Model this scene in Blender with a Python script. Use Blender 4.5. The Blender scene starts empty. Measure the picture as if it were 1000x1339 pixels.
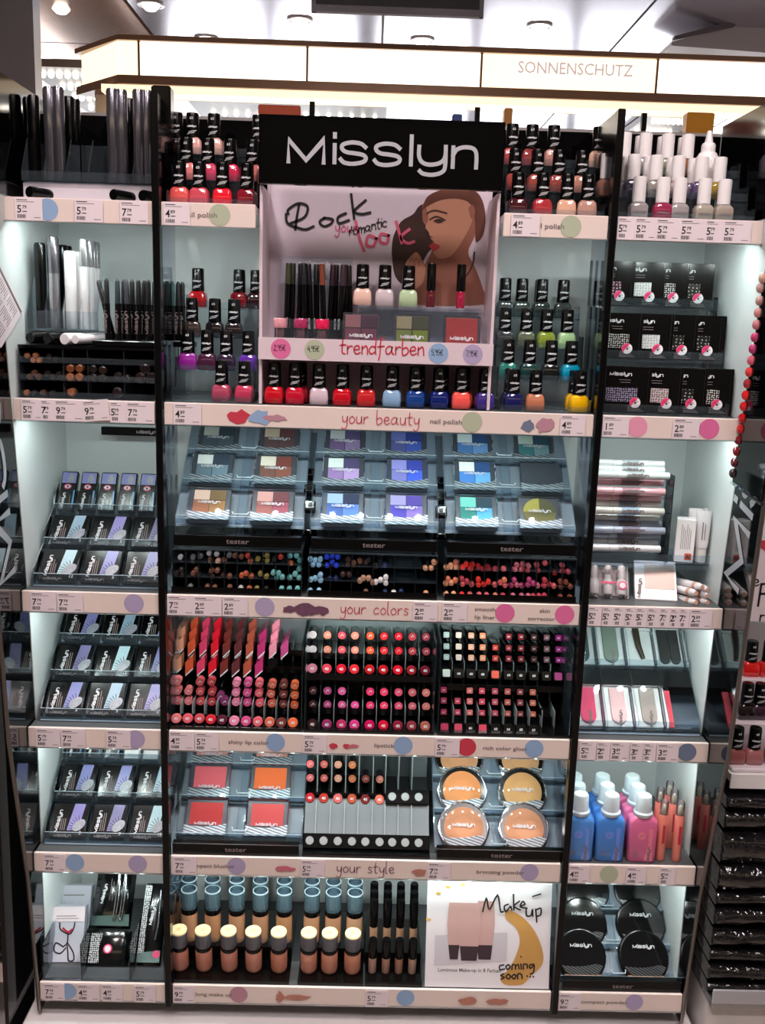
import bpy, math, random
from mathutils import Matrix, Vector
random.seed(7)
SC = bpy.context.scene
COL = SC.collection

# ------------------------------------------------------------------ camera
FPX = 1262.0                       # focal length in pixels of the 1000 x 1339 frame
CAM = Vector((-0.0142, -1.3478, 1.55))
PITCH, YAW, ROLL = math.radians(11.5), math.radians(0.936), math.radians(1.77)
CF = Vector((math.sin(YAW)*math.cos(PITCH), math.cos(YAW)*math.cos(PITCH), -math.sin(PITCH)))
_r0 = Vector((math.cos(YAW), -math.sin(YAW), 0)); _d0 = CF.cross(_r0)
CR = math.cos(ROLL)*_r0 - math.sin(ROLL)*_d0
CD = math.cos(ROLL)*_d0 + math.sin(ROLL)*_r0
cam = bpy.data.cameras.new('camera'); camo = bpy.data.objects.new('camera', cam); COL.objects.link(camo)
camo.matrix_world = Matrix(((CR.x, -CD.x, -CF.x, CAM.x), (CR.y, -CD.y, -CF.y, CAM.y), (CR.z, -CD.z, -CF.z, CAM.z), (0, 0, 0, 1)))
cam.sensor_fit = 'VERTICAL'; cam.sensor_height = 24; cam.lens = FPX/1339*24; cam.clip_start = .02; cam.clip_end = 100
SC.camera = camo

# ------------------------------------------------------------------ world, exposure, shop lights
w = bpy.data.worlds.new('world'); SC.world = w; w.use_nodes = True
w.node_tree.nodes['Background'].inputs[0].default_value = (1.0, .93, .92, 1)
w.node_tree.nodes['Background'].inputs[1].default_value = .30
SC.view_settings.view_transform = 'Standard'; SC.view_settings.look = 'None'
SC.view_settings.gamma = 1; SC.view_settings.use_curve_mapping = False
SC.view_settings.exposure = .38
SC.cycles.transparent_max_bounces = 32; SC.cycles.max_bounces = 8

def led_light(loc, power, color, target, parent):
    l = _LEDD.get(round(power, 5))
    if l is None:
        l = bpy.data.lights.new('led_light', 'AREA'); l.shape = 'DISK'; l.size = .009; l.energy = power; l.color = color; l.spread = math.radians(175); _LEDD[round(power, 5)] = l
    o = bpy.data.objects.new('led_light', l); COL.objects.link(o); o.parent = parent
    d = Vector(target) - Vector(loc); o.rotation_euler = d.to_track_quat('-Z', 'Y').to_euler(); o.location = loc
_LEDD = {}
def area_light(name, loc, sx, sy, power, color, target, parent=None, spread=180):
    l = bpy.data.lights.new(name, 'AREA'); l.shape = 'RECTANGLE'; l.size = sx; l.size_y = sy
    l.energy = power; l.color = color; l.spread = math.radians(spread)
    o = bpy.data.objects.new(name, l); COL.objects.link(o)
    d = Vector(target) - Vector(loc)
    o.rotation_euler = d.to_track_quat('-Z', 'Y').to_euler(); o.location = loc
    if parent: o.parent = parent
    return o
# shop ceiling luminaires over the aisle in front of the shelves (their housings are built further down)
LEDP = [1.1, .9, .9, .9, .9]
LUM = [(-.55, -.9), (.55, -.9), (-.55, -1.75), (.55, -1.75)]
for (lx, ly) in LUM:
    area_light('ceiling_lamp_light', (lx, ly, 3.27), .3, .3, 18, (1.0, .87, .86), (lx*.6, ly+.55, 0))

# ------------------------------------------------------------------ pixel <-> place helpers
def atX(px, Y, Z, ax='x'):
    k = (px-500)/FPX; G = CR - k*CF
    v0 = Vector((-CAM.x, Y-CAM.y, Z-CAM.z))
    return -(v0.dot(G))/G.x
def at(px, py, Y):
    d = CF + CR*((px-500)/FPX) + CD*((py-669.5)/FPX)
    t = (Y-CAM.y)/d.y; p = CAM + d*t
    return p.x, p.z
def atXplane(px, py, X):
    d = CF + CR*((px-500)/FPX) + CD*((py-669.5)/FPX)
    t = (X-CAM.x)/d.x; p = CAM + d*t
    return p.y, p.z

# ------------------------------------------------------------------ materials
def lin(c):
    if max(c) > 1.0001: c = [v/255 for v in c]
    return tuple(((v/12.92) if v <= .04045 else ((v+.055)/1.055)**2.4) for v in c[:3]) + (1,)
_M = {}
def mat(name, color=None, rough=.5, metal=0, noise=0, nscale=60, bump=0, coat=0, emit=None, estr=0, objcol=False, spec=.5, alpha=1, trans=0):
    if name in _M: return _M[name]
    m = bpy.data.materials.new(name); m.use_nodes = True; nt = m.node_tree; b = nt.nodes['Principled BSDF']
    b.inputs['Roughness'].default_value = rough; b.inputs['Metallic'].default_value = metal
    b.inputs['Specular IOR Level'].default_value = spec
    if coat: b.inputs['Coat Weight'].default_value = coat; b.inputs['Coat Roughness'].default_value = .06
    if trans: b.inputs['Transmission Weight'].default_value = trans
    src = None
    if objcol:
        oi = nt.nodes.new('ShaderNodeObjectInfo'); src = oi.outputs['Color']
    elif color is not None:
        b.inputs['Base Color'].default_value = lin(color)
    if noise or bump:
        tc = nt.nodes.new('ShaderNodeTexCoord'); n = nt.nodes.new('ShaderNodeTexNoise'); n.inputs['Scale'].default_value = nscale
        n.inputs['Detail'].default_value = 4
        nt.links.new(tc.outputs['Object'], n.inputs['Vector'])
        if noise:
            mx = nt.nodes.new('ShaderNodeMix'); mx.data_type = 'RGBA'; mx.blend_type = 'MULTIPLY'; mx.inputs['Factor'].default_value = noise
            if src is not None: nt.links.new(src, mx.inputs['A'])
            else: mx.inputs['A'].default_value = lin(color)
            nt.links.new(n.outputs['Fac'], mx.inputs['B']); src = mx.outputs['Result']
        if bump:
            bp = nt.nodes.new('ShaderNodeBump'); bp.inputs['Strength'].default_value = bump; bp.inputs['Distance'].default_value = .002
            nt.links.new(n.outputs['Fac'], bp.inputs['Height']); nt.links.new(bp.outputs['Normal'], b.inputs['Normal'])
    if src is not None: nt.links.new(src, b.inputs['Base Color'])
    if emit is not None:
        b.inputs['Emission Color'].default_value = lin(emit); b.inputs['Emission Strength'].default_value = estr
    _M[name] = m; return m
def clear(name, tint=(.93, .97, .98), rough=.04, ior=1.35, body=0.0, bcol=(150, 165, 175)):
    """thin clear plastic: what passes, a gloss by angle, a little haze of its own"""
    if name in _M: return _M[name]
    m = bpy.data.materials.new(name); m.use_nodes = True; nt = m.node_tree; nt.nodes.clear()
    out = nt.nodes.new('ShaderNodeOutputMaterial'); tr = nt.nodes.new('ShaderNodeBsdfTransparent'); gl = nt.nodes.new('ShaderNodeBsdfGlossy')
    df = nt.nodes.new('ShaderNodeBsdfDiffuse'); mx = nt.nodes.new('ShaderNodeMixShader'); m2 = nt.nodes.new('ShaderNodeMixShader'); fr = nt.nodes.new('ShaderNodeFresnel')
    nz = nt.nodes.new('ShaderNodeTexNoise'); nz.inputs['Scale'].default_value = 25
    mm = nt.nodes.new('ShaderNodeMath'); mm.operation = 'MULTIPLY'; mm.inputs[1].default_value = 2*body
    nt.links.new(nz.outputs['Fac'], mm.inputs[0])
    fr.inputs[0].default_value = ior; tr.inputs[0].default_value = (*tint, 1); gl.inputs[0].default_value = (.95, .97, 1, 1); gl.inputs['Roughness'].default_value = rough
    df.inputs[0].default_value = lin(bcol)
    nt.links.new(mm.outputs[0], m2.inputs[0])
    nt.links.new(tr.outputs[0], m2.inputs[1]); nt.links.new(df.outputs[0], m2.inputs[2])
    nt.links.new(fr.outputs[0], mx.inputs[0]); nt.links.new(m2.outputs[0], mx.inputs[1]); nt.links.new(gl.outputs[0], mx.inputs[2])
    nt.links.new(mx.outputs[0], out.inputs[0]); _M[name] = m; return m
def stripes(name, c1, c2, scale, rough=.25, metal=0, rot=(0, 0, 0), dist=0):
    if name in _M: return _M[name]
    m = mat(name, c1, rough, metal); nt = m.node_tree; b = nt.nodes['Principled BSDF']
    tc = nt.nodes.new('ShaderNodeTexCoord'); mp = nt.nodes.new('ShaderNodeMapping'); wv = nt.nodes.new('ShaderNodeTexWave'); cr = nt.nodes.new('ShaderNodeMix'); cr.data_type = 'RGBA'
    mp.inputs['Rotation'].default_value = rot; wv.inputs['Scale'].default_value = scale; wv.inputs['Distortion'].default_value = dist
    nt.links.new(tc.outputs['Object'], mp.inputs[0]); nt.links.new(mp.outputs[0], wv.inputs[0]); nt.links.new(wv.outputs['Fac'], cr.inputs['Factor'])
    cr.inputs['A'].default_value = lin(c1); cr.inputs['B'].default_value = lin(c2); nt.links.new(cr.outputs['Result'], b.inputs['Base Color'])
    return m
def dots(name, c1, c2, scale, thr=.35, rough=.3):
    if name in _M: return _M[name]
    m = mat(name, c1, rough); nt = m.node_tree; b = nt.nodes['Principled BSDF']
    tc = nt.nodes.new('ShaderNodeTexCoord'); v = nt.nodes.new('ShaderNodeTexVoronoi'); v.voronoi_dimensions = '2D'; v.inputs['Scale'].default_value = scale; v.inputs['Randomness'].default_value = .35
    sx = nt.nodes.new('ShaderNodeSeparateXYZ'); cx = nt.nodes.new('ShaderNodeCombineXYZ'); nt.links.new(tc.outputs['Object'], sx.inputs[0]); nt.links.new(sx.outputs[0], cx.inputs[0]); nt.links.new(sx.outputs[2], cx.inputs[1])
    g = nt.nodes.new('ShaderNodeMath'); g.operation = 'LESS_THAN'; g.inputs[1].default_value = thr
    cr = nt.nodes.new('ShaderNodeMix'); cr.data_type = 'RGBA'; cr.inputs['A'].default_value = lin(c1); cr.inputs['B'].default_value = lin(c2)
    nt.links.new(cx.outputs[0], v.inputs['Vector']); nt.links.new(v.outputs['Distance'], g.inputs[0]); nt.links.new(g.outputs[0], cr.inputs['Factor'])
    nt.links.new(cr.outputs['Result'], b.inputs['Base Color']); return m

WHITE = mat('white_laminate', (232, 226, 226), .35, noise=.06, nscale=40)
WHITEP = mat('white_plastic', (236, 232, 232), .3, noise=.03)
CARD = mat('paper_card', (236, 222, 228), .6, noise=.04, nscale=90)
RAILM = mat('rail_insert', (240, 222, 214), .3, coat=.3, noise=.06, nscale=18)
BLACK = mat('black_acrylic', (4, 4, 5), .06, noise=.05, spec=.4)
BLACKP = mat('black_plastic', (6, 6, 7), .2, noise=.1, spec=.35)
BLACKM = mat('black_matte', (10, 9, 10), .55, noise=.1, spec=.25)
INK = mat('ink_print', (30, 28, 30), .6)
GREYINK = mat('grey_print', (125, 112, 112), .6)
WINK = mat('white_print', (215, 215, 220), .45)
SILVERINK = mat('silver_lettering', (190, 192, 200), .3, metal=.2)
CHROME = mat('chrome', (205, 210, 215), .12, metal=1)
GREYPL = mat('grey_tray_plastic', (122, 136, 150), .4, noise=.12, nscale=20)
GREYPLATE = mat('brushed_grey_plate', (120, 128, 132), .35, metal=.3, noise=.15, nscale=30)
ACR = clear('clear_acrylic', (.92, .96, .97), body=.05)
ACR2 = clear('frosted_acrylic', (.86, .91, .94), rough=.08, body=.06, bcol=(150, 170, 185))
ACE = mat('acrylic_edge_glint', (186, 204, 214), .15, coat=.3)  # pale opaque colour stands in for glints on clear edges and rims
SMOKE = clear('smoked_acrylic', (.80, .80, .82), rough=.03, ior=1.3)
OBJ = mat('tinted_plastic', objcol=True, rough=.3, noise=.06, coat=.2)
OBJGLOSS = mat('glossy_lacquer', objcol=True, rough=.1, noise=.1, nscale=120, coat=.6)
OBJMET = mat('metallic_tint', objcol=True, rough=.25, metal=.5, noise=.06)
OBJMATTE = mat('pressed_powder', objcol=True, rough=.75, noise=.12, nscale=400, bump=.1)
LED = mat('led_lens', (240, 255, 250), .4, emit=(225, 255, 245), estr=25)
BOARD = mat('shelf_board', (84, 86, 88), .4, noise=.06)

# ------------------------------------------------------------------ mesh building
_txt = {}
def text_geo(s):
    if s not in _txt:
        cu = bpy.data.curves.new('t', 'FONT'); cu.body = s; cu.size = 1; cu.resolution_u = 2; cu.offset = .014; cu.align_x = 'CENTER'
        o = bpy.data.objects.new('t', cu); me = bpy.data.meshes.new_from_object(o)
        _txt[s] = ([tuple(v.co) for v in me.vertices], [tuple(p.vertices) for p in me.polygons])
        bpy.data.meshes.remove(me); bpy.data.objects.remove(o); bpy.data.curves.remove(cu)
    return _txt[s]
def catmull(pts, n):
    if n < 2 or len(pts) < 3: return [Vector((p[0], p[1])) for p in pts]
    out = []; P = [Vector((p[0], p[1])) for p in pts]
    for i in range(len(P)-1):
        p0 = P[max(i-1, 0)]; p1 = P[i]; p2 = P[i+1]; p3 = P[min(i+2, len(P)-1)]
        for k in range(n):
            t = k/n
            out.append(.5*((2*p1)+(p2-p0)*t+(2*p0-5*p1+4*p2-p3)*t*t+(3*p1-p0-3*p2+p3)*t**3))
    out.append(P[-1]); return out
T = Matrix.Translation
def RX(a): return Matrix.Rotation(math.radians(a), 4, 'X')
def RY(a): return Matrix.Rotation(math.radians(a), 4, 'Y')
def RZ(a): return Matrix.Rotation(math.radians(a), 4, 'Z')
class B:
    def __init__(s): s.v = []; s.f = []; s.mi = []; s.sm = []; s.mats = []
    def add(s, vs, fs, m, M=None, smooth=False):
        if m not in s.mats: s.mats.append(m)
        k = s.mats.index(m); o = len(s.v)
        for p in vs:
            p = Vector(p); s.v.append((M @ p) if M is not None else p)
        for f in fs: s.f.append([o+i for i in f]); s.mi.append(k); s.sm.append(smooth)
        return s
    def box(s, x0, x1, y0, y1, z0, z1, m, M=None):
        v = [(x0, y0, z0), (x1, y0, z0), (x1, y1, z0), (x0, y1, z0), (x0, y0, z1), (x1, y0, z1), (x1, y1, z1), (x0, y1, z1)]
        return s.add(v, [(0, 3, 2, 1), (4, 5, 6, 7), (0, 1, 5, 4), (1, 2, 6, 5), (2, 3, 7, 6), (3, 0, 4, 7)], m, M)
    def bbox(s, x0, x1, y0, y1, z0, z1, m, r=.001, M=None):
        """box with chamfered upright and level edges"""
        cx, cy = (x0+x1)/2, (y0+y1)/2; hx, hy = (x1-x0)/2, (y1-y0)/2
        def ring(z, d):
            a, b = hx-d, hy-d; q = r
            return [(cx-a+q, cy-b, z), (cx+a-q, cy-b, z), (cx+a, cy-b+q, z), (cx+a, cy+b-q, z), (cx+a-q, cy+b, z), (cx-a+q, cy+b, z), (cx-a, cy+b-q, z), (cx-a, cy-b+q, z)]
        return s.loft([ring(z0, r), ring(z0+r, 0), ring(z1-r, 0), ring(z1, r)], m, M=M, smooth=False)
    def loft(s, rings, m, M=None, caps=True, smooth=True):
        n = len(rings[0]); vs = [p for r in rings for p in r]; fs = []
        for i in range(len(rings)-1):
            for j in range(n):
                k = (j+1) % n; fs.append((i*n+j, i*n+k, (i+1)*n+k, (i+1)*n+j))
        s.add(vs, fs, m, M, smooth)
        if caps:
            s.add(rings[0], [tuple(reversed(range(n)))], m, M); s.add(rings[-1], [tuple(range(n))], m, M)
        return s
    def lathe(s, prof, n, m, M=None, caps=True, phase=0):
        """prof = [(r, z) ...] from the bottom up; sharp corners are split"""
        def ring(r, z): return [(r*math.cos(2*math.pi*j/n+phase), r*math.sin(2*math.pi*j/n+phase), z) for j in range(n)]
        run = [prof[0]]
        def flush():
            if len(run) > 1: s.loft([ring(*p) for p in run], m, M, caps=False, smooth=True)
        for i in range(1, len(prof)):
            run.append(prof[i])
            if i < len(prof)-1:
                a = Vector((prof[i][0]-prof[i-1][0], prof[i][1]-prof[i-1][1])); b = Vector((prof[i+1][0]-prof[i][0], prof[i+1][1]-prof[i][1]))
                if a.length > 1e-7 and b.length > 1e-7 and abs(a.angle(b)) > math.radians(42): flush(); run = [prof[i]]
        flush()
        if caps:
            if prof[0][0] > 1e-6: s.add(ring(*prof[0]), [tuple(reversed(range(n)))], m, M)
            if prof[-1][0] > 1e-6: s.add(ring(*prof[-1]), [tuple(range(n))], m, M)
        return s
    def rrect(s, secs, m, M=None, k=3, caps=True, smooth=True):
        """secs = [(z, half_x, half_y, corner_radius)]; a None splits the shading"""
        def ring(z, a, b, r):
            out = []
            for (sx, sy, a0) in ((1, -1, -90), (1, 1, 0), (-1, 1, 90), (-1, -1, 180)):
                for i in range(k+1):
                    t = math.radians(a0+90*i/k); out.append((sx*(a-r)+r*math.cos(t), sy*(b-r)+r*math.sin(t), z))
            return out
        run = []; first = None; last = None
        for q in list(secs)+[None]:
            if q is None:
                if len(run) > 1: s.loft(run, m, M, caps=False, smooth=smooth)
                run = [run[-1]] if run else []
            else:
                rg = ring(*q); first = first or rg; last = rg; run.append(rg)
        if caps:
            n = len(first); s.add(first, [tuple(reversed(range(n)))], m, M); s.add(last, [tuple(range(n))], m, M)
        return s
    def prism(s, pts, y0, y1, m, M=None):
        """outline in XZ (anticlockwise seen from the front), pushed from y0 (front) to y1"""
        n = len(pts); vs = [(p[0], y0, p[1]) for p in pts]+[(p[0], y1, p[1]) for p in pts]
        fs = [tuple(range(n)), tuple(reversed(range(n, 2*n)))]+[(j, j+n, (j+1) % n+n, (j+1) % n) for j in range(n)]
        return s.add(vs, fs, m, M)
    def tube(s, path, r, m, n=6, M=None, caps=True):
        P = [Vector(p) for p in path]; rings = []
        for i, p in enumerate(P):
            d = (P[min(i+1, len(P)-1)]-P[max(i-1, 0)]).normalized()
            u = d.orthogonal().normalized() if i == 0 else (u-d*u.dot(d)).normalized()
            v = d.cross(u); rr = r[i] if isinstance(r, (list, tuple)) else r
            rings.append([p+u*rr*math.cos(2*math.pi*j/n)+v*rr*math.sin(2*math.pi*j/n) for j in range(n)])
        return s.loft(rings, m, M, caps=caps)
    def disc(s, x, y, z, r, m, n=16, M=None, rz=None):
        rz = rz or r
        return s.add([(x+r*math.cos(2*math.pi*j/n), y, z+rz*math.sin(2*math.pi*j/n)) for j in range(n)], [tuple(range(n))], m, M)
    def quad(s, x0, x1, z0, z1, y, m, M=None): return s.add([(x0, y, z0), (x1, y, z0), (x1, y, z1), (x0, y, z1)], [(0, 1, 2, 3)], m, M)
    def poly(s, pts, y, m, M=None): return s.add([(p[0], y, p[1]) for p in pts], [tuple(range(len(pts)))], m, M)
    def text(s, t, x, y, z, size, m, M=None, sx=1.0, bend=0, align='C'):
        vs, fs = text_geo(t); w = 0
        if align == 'L': x = x - min(p[0] for p in vs)*size*sx
        out = []
        for p in vs:
            q = x+p[0]*size*sx
            if bend: out.append((bend*math.sin(q/bend), -bend*math.cos(q/bend)+y, z+p[1]*size))
            else: out.append((q, y, z+p[1]*size))
        return s.add(out, fs, m, M)
    def stroke(s, pts, wd, y, m, M=None, sub=3, bend=0):
        C = catmull(pts, sub); L = []; R = []
        for i, p in enumerate(C):
            d = C[min(i+1, len(C)-1)]-C[max(i-1, 0)]
            d = d.normalized() if d.length > 1e-9 else Vector((1, 0)); nrm = Vector((-d.y, d.x))*wd/2
            if 0 < i < len(C)-1 and (C[i+1]-C[i]).length > 1e-9:
                ca = abs(d.dot((C[i+1]-C[i]).normalized())); nrm = nrm/max(ca, .45)
            if i == 0: p = p-d*wd*.4
            if i == len(C)-1: p = p+d*wd*.4
            L.append(p+nrm); R.append(p-nrm)
        n = len(C); vs = [(p.x, y, p.y) for p in L]+[(p.x, y, p.y) for p in R]
        if bend: vs = [(bend*math.sin(v[0]/bend), -bend*math.cos(v[0]/bend)+y, v[2]) for v in vs]
        return s.add(vs, [(n+i, n+i+1, i+1, i) for i in range(n-1)], m, M)
    def logo(s, x, y, z, width, m, M=None, sub=3, wd=.028, bend=0):
        for k, (st, cur) in enumerate(LOGO):
            s.stroke([(x+(p[0]-.5)*width, z+p[1]*width) for p in st], wd*width, y-k*4e-5, m, M, sub if cur else 1, bend)
        return s
    def hand(s, t, x, y, z, size, wd, m, M=None, slope=0, sub=3, gap=.12):
        cx = x
        for ch in t:
            if ch == ' ': cx += size*.45; continue
            g = HAND[ch]; wmax = max(p[0] for st in g for p in st)
            for st in g:
                s.stroke([(cx+p[0]*size, z+(cx-x)*slope+p[1]*size) for p in st], wd, y, m, M, sub)
            cx += size*(wmax+gap)
        return s
    def mesh(s, name):
        me = bpy.data.meshes.new(name); me.from_pydata([tuple(v) for v in s.v], [], s.f)
        for m in s.mats: me.materials.append(m)
        me.polygons.foreach_set('material_index', s.mi); me.polygons.foreach_set('use_smooth', s.sm); me.update(); return me
def _lg(pts): return [((p[0]-140)/700, -(p[1]-607-.029*(p[0]-140))/700) for p in pts]
_S = [(424, 556), (405, 543), (370, 539), (340, 547), (338, 562), (355, 573), (385, 577), (415, 583), (426, 595), (414, 608), (375, 614), (345, 609), (332, 597)]
LOGO = [(_lg([(140, 607), (140, 530), (205, 601), (270, 530), (270, 611)]), 0), (_lg([(310, 610), (310, 547)]), 0), (_lg([(310, 509), (310, 520)]), 0),
        (_lg(_S), 1), (_lg([(p[0]+126, p[1]+4) for p in _S]), 1), (_lg([(593, 617), (593, 516)]), 0),
        (_lg([(622, 552), (622, 585), (634, 607), (660, 616), (695, 612), (715, 598), (720, 578)]), 1), (_lg([(720, 552), (720, 622), (708, 643), (675, 652), (640, 648), (626, 638)]), 1),
        (_lg([(748, 625), (748, 554)]), 0), (_lg([(748, 584), (760, 564), (785, 555), (815, 557), (830, 568), (835, 590), (835, 627)]), 1)]
# a hand-lettered stroke alphabet, x-height .5
HAND = {'a': [[(.4, .45), (.2, .5), (.02, .3), (.08, .04), (.28, .1), (.4, .42)], [(.4, .46), (.38, .15), (.5, .02)]], 'b': [[(.05, .95), (.05, .05), (.25, 0), (.42, .2), (.3, .45), (.08, .35)]],
 'c': [[(.38, .42), (.2, .5), (.03, .25), (.15, .02), (.4, .1)]], 'd': [[(.4, .4), (.2, .48), (.02, .25), (.15, .02), (.4, .15)], [(.44, .95), (.4, .3), (.44, 0)]],
 'e': [[(.05, .25), (.35, .3), (.3, .5), (.1, .45), (.03, .2), (.2, 0), (.42, .1)]], 'f': [[(.45, .9), (.3, 1), (.2, .75), (.18, 0), (.1, -.35)], [(.02, .45), (.42, .5)]],
 'g': [[(.4, .42), (.2, .5), (.03, .3), (.15, .08), (.38, .3)], [(.42, .48), (.4, -.2), (.2, -.42), (.02, -.3)]], 'h': [[(.05, 1), (.05, 0)], [(.05, .3), (.25, .5), (.38, .35), (.4, 0)]],
 'i': [[(.05, .48), (.05, 0)], [(.06, .7), (.08, .73)]], 'k': [[(.05, 1.0), (.05, 0)], [(.38, .52), (.08, .25), (.42, 0)]], 'l': [[(.05, 1), (.04, .1), (.15, 0)]],
 'm': [[(.04, .48), (.04, 0)], [(.04, .3), (.2, .5), (.28, .35), (.28, 0)], [(.28, .3), (.46, .5), (.54, .35), (.56, 0)]], 'n': [[(.04, .48), (.04, 0)], [(.04, .3), (.25, .5), (.36, .35), (.38, 0)]],
 'o': [[(.22, .5), (.03, .3), (.12, .02), (.34, .08), (.4, .32), (.22, .5)]], 'p': [[(.05, .48), (.05, -.4)], [(.05, .35), (.28, .5), (.4, .28), (.25, .02), (.06, .1)]],
 'r': [[(.05, .48), (.05, 0)], [(.05, .28), (.2, .47), (.34, .45)]], 's': [[(.32, .45), (.12, .5), (.08, .32), (.28, .2), (.25, .02), (.03, .04)]], 't': [[(.18, .85), (.15, .1), (.32, 0)], [(.02, .5), (.36, .54)]],
 'u': [[(.04, .48), (.06, .08), (.24, .02), (.36, .2), (.38, .48)], [(.38, .48), (.4, 0)]], 'v': [[(.02, .48), (.18, 0), (.36, .5)]], 'y': [[(.04, .48), (.08, .15), (.3, .15), (.38, .48)], [(.38, .48), (.34, -.2), (.15, -.42), (0, -.3)]],
 'R': [[(.15, .95), (.1, .5), (0, 0)], [(-.1, .75), (.3, 1.05), (.55, .85), (.35, .55), (.12, .48)], [(.2, .5), (.45, .2), (.75, -.02)]], 'M': [[(.02, 0), (.12, .95), (.32, .3), (.6, 1.0), (.72, .1), (.9, 0)]],
 'F': [[(.1, 1), (.06, 0)], [(.1, 1), (.6, 1.05)], [(.08, .55), (.45, .58)]], '.': [[(.03, .02), (.07, .05)]], '-': [[(.02, .35), (.35, .4)]],
 '0': [[(.2, .9), (.02, .5), (.15, 0), (.36, .4), (.2, .9)]], '2': [[(.02, .7), (.2, .9), (.34, .65), (.02, 0), (.4, .02)]], '4': [[(.25, .9), (.02, .35), (.4, .35)], [(.3, .6), (.28, -.05)]],
 '5': [[(.38, .9), (.1, .88), (.06, .5), (.3, .52), (.34, .15), (.02, 0)]], '7': [[(.02, .88), (.4, .9), (.15, 0)]], '9': [[(.35, .75), (.15, .9), (.04, .6), (.3, .55), (.36, .8), (.3, 0)]], ',': [[(.06, .08), (.0, -.1)]],
 'E': [[(.45, .8), (.2, .9), (.08, .45), (.2, .02), (.45, .1)], [(-.02, .55), (.35, .58)], [(-.02, .35), (.32, .36)]]}

# ------------------------------------------------------------------ objects
def obj(name, data, parent=None, color=None, loc=None, rot=None, scale=None):
    if isinstance(data, B): data = data.mesh(name)
    o = bpy.data.objects.new(name, data); COL.objects.link(o)
    if parent is not None: o.parent = parent
    if color is not None: o.color = lin(color)
    if loc is not None: o.location = loc
    if rot is not None: o.rotation_euler = [math.radians(a) for a in rot]
    if scale is not None: o.scale = scale if hasattr(scale, '__len__') else (scale,)*3
    return o
def tag(o, label, cat, group=None):
    o['label'] = label; o['category'] = cat
    if group: o['group'] = group
    return o
def struct(o): o['kind'] = 'structure'; return o
def thing(name, label, cat, loc=(0, 0, 0), rot=None, group=None, scale=None):
    return tag(obj(name, None, None, None, loc, rot, scale), label, cat, group)
def put(name, label, cat, parts, loc, rot=None, group=None, scale=None):
    """parts = [(part name, shared mesh, colour, [sub-parts...])]"""
    if len(parts) == 1 and len(parts[0]) < 4:
        return tag(obj(name, parts[0][1], None, parts[0][2], loc, rot, scale), label, cat, group)
    t = thing(name, label, cat, loc, rot, group, scale)
    for p in parts:
        o = obj(p[0], p[1], t, p[2])
        if p[0] == 'fine_print': o['kind'] = 'stuff'
        for q in (p[3] if len(p) > 3 else []): obj(q[0], q[1], o, q[2])
    return t
def kid(t, n): return next(c for c in t.children if c.name.split('.')[0] == n)
ORD = ['first', 'second', 'third', 'fourth', 'fifth', 'sixth', 'seventh', 'eighth', 'ninth', 'tenth', 'eleventh', 'twelfth', 'thirteenth', 'fourteenth', 'fifteenth',
       'sixteenth', 'seventeenth', 'eighteenth', 'nineteenth', 'twentieth', 'twenty-first', 'twenty-second', 'twenty-third', 'twenty-fourth', 'twenty-fifth', 'twenty-sixth', 'twenty-seventh', 'twenty-eighth']
# ================================================================== the shop around
FLOOR = mat('floor_tile', (176, 162, 150), .35, noise=.2, nscale=3)
b = B(); b.box(-9, 9, -6, 14, -.1, 0, FLOOR); struct(obj('floor', b))
CEILS = mat('polished_ceiling', (206, 200, 212), .16, metal=.75, noise=.12, nscale=2, bump=.12)
CEILB = mat('copper_ceiling', (166, 112, 74), .25, metal=.75, noise=.3, nscale=5, bump=.3)
JOINT = mat('ceiling_joint', (120, 112, 118), .5, noise=.1)
CZ = 3.3
b = B(); b.box(-9, 9, -6, 14, CZ+.02, CZ+.2, JOINT); ceil = struct(obj('ceiling', b))
for i in range(6):
    for j in range(7):
        x0 = -1.5+i*1.5; y0 = 1.2+j*1.5
        b = B(); b.box(x0+.008, x0+1.492, y0+.008, y0+1.492, CZ, CZ+.02, CEILS); obj('ceiling_panel', b, ceil)
for i in range(3):
    for j in range(7):
        x0 = -6+i*1.5; y0 = 1.2+j*1.5
        b = B(); b.box(x0+.008, x0+1.492, y0+.008, y0+1.492, CZ-.01, CZ+.02, CEILB); obj('ceiling_panel', b, ceil)
# aisle luminaires (their light is set at the top of the script)
LAMPG = mat('lamp_diffuser', (255, 240, 230), .4, emit=(255, 238, 228), estr=4)
for k, (lx, ly) in enumerate(LUM):
    t = thing('ceiling_lamp', 'square flush ceiling lamp above the aisle, %s of four' % ORD[k], 'lamp', (lx, ly, CZ+.02), group='aisle ceiling lamps')
    b = B(); b.box(-.19, .19, -.19, .19, -.03, 0, CHROME); obj('housing', b, t)
    b = B(); b.box(-.16, .16, -.16, .16, -.036, -.03, LAMPG); obj('diffuser', b, t)
# recessed halogen downlights in the polished ceiling
HAL = mat('halogen_glow', (255, 250, 240), .3, emit=(255, 246, 232), estr=14)
RINGM = mat('brass_ring', (206, 196, 196), .25, metal=.8)
for k, (px, py) in enumerate([(197, 8), (270, 52), (392, 28), (552, 54), (705, 36), (60, 78), (80, 12)]):
    d = CF + CR*((px-500)/FPX) + CD*((py-669.5)/FPX); tt = (CZ-.012-CAM.z)/d.z; p = CAM + d*tt
    t = thing('downlight', 'small recessed halogen downlight in the shiny ceiling, %s of seven' % ORD[k], 'lamp', (p.x, p.y, CZ-.004), group='halogen downlights')
    b = B(); b.lathe([(.07, -.006), (.08, -.004), (.08, .012), (.05, .012), (.048, -.002), (.07, -.006)], 20, RINGM, caps=False); obj('trim_ring', b, t)
    b = B(); b.lathe([(.0, -.035), (.03, -.03), (.05, -.01), (.05, .01)], 14, HAL); obj('bulb', b, t)

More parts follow.
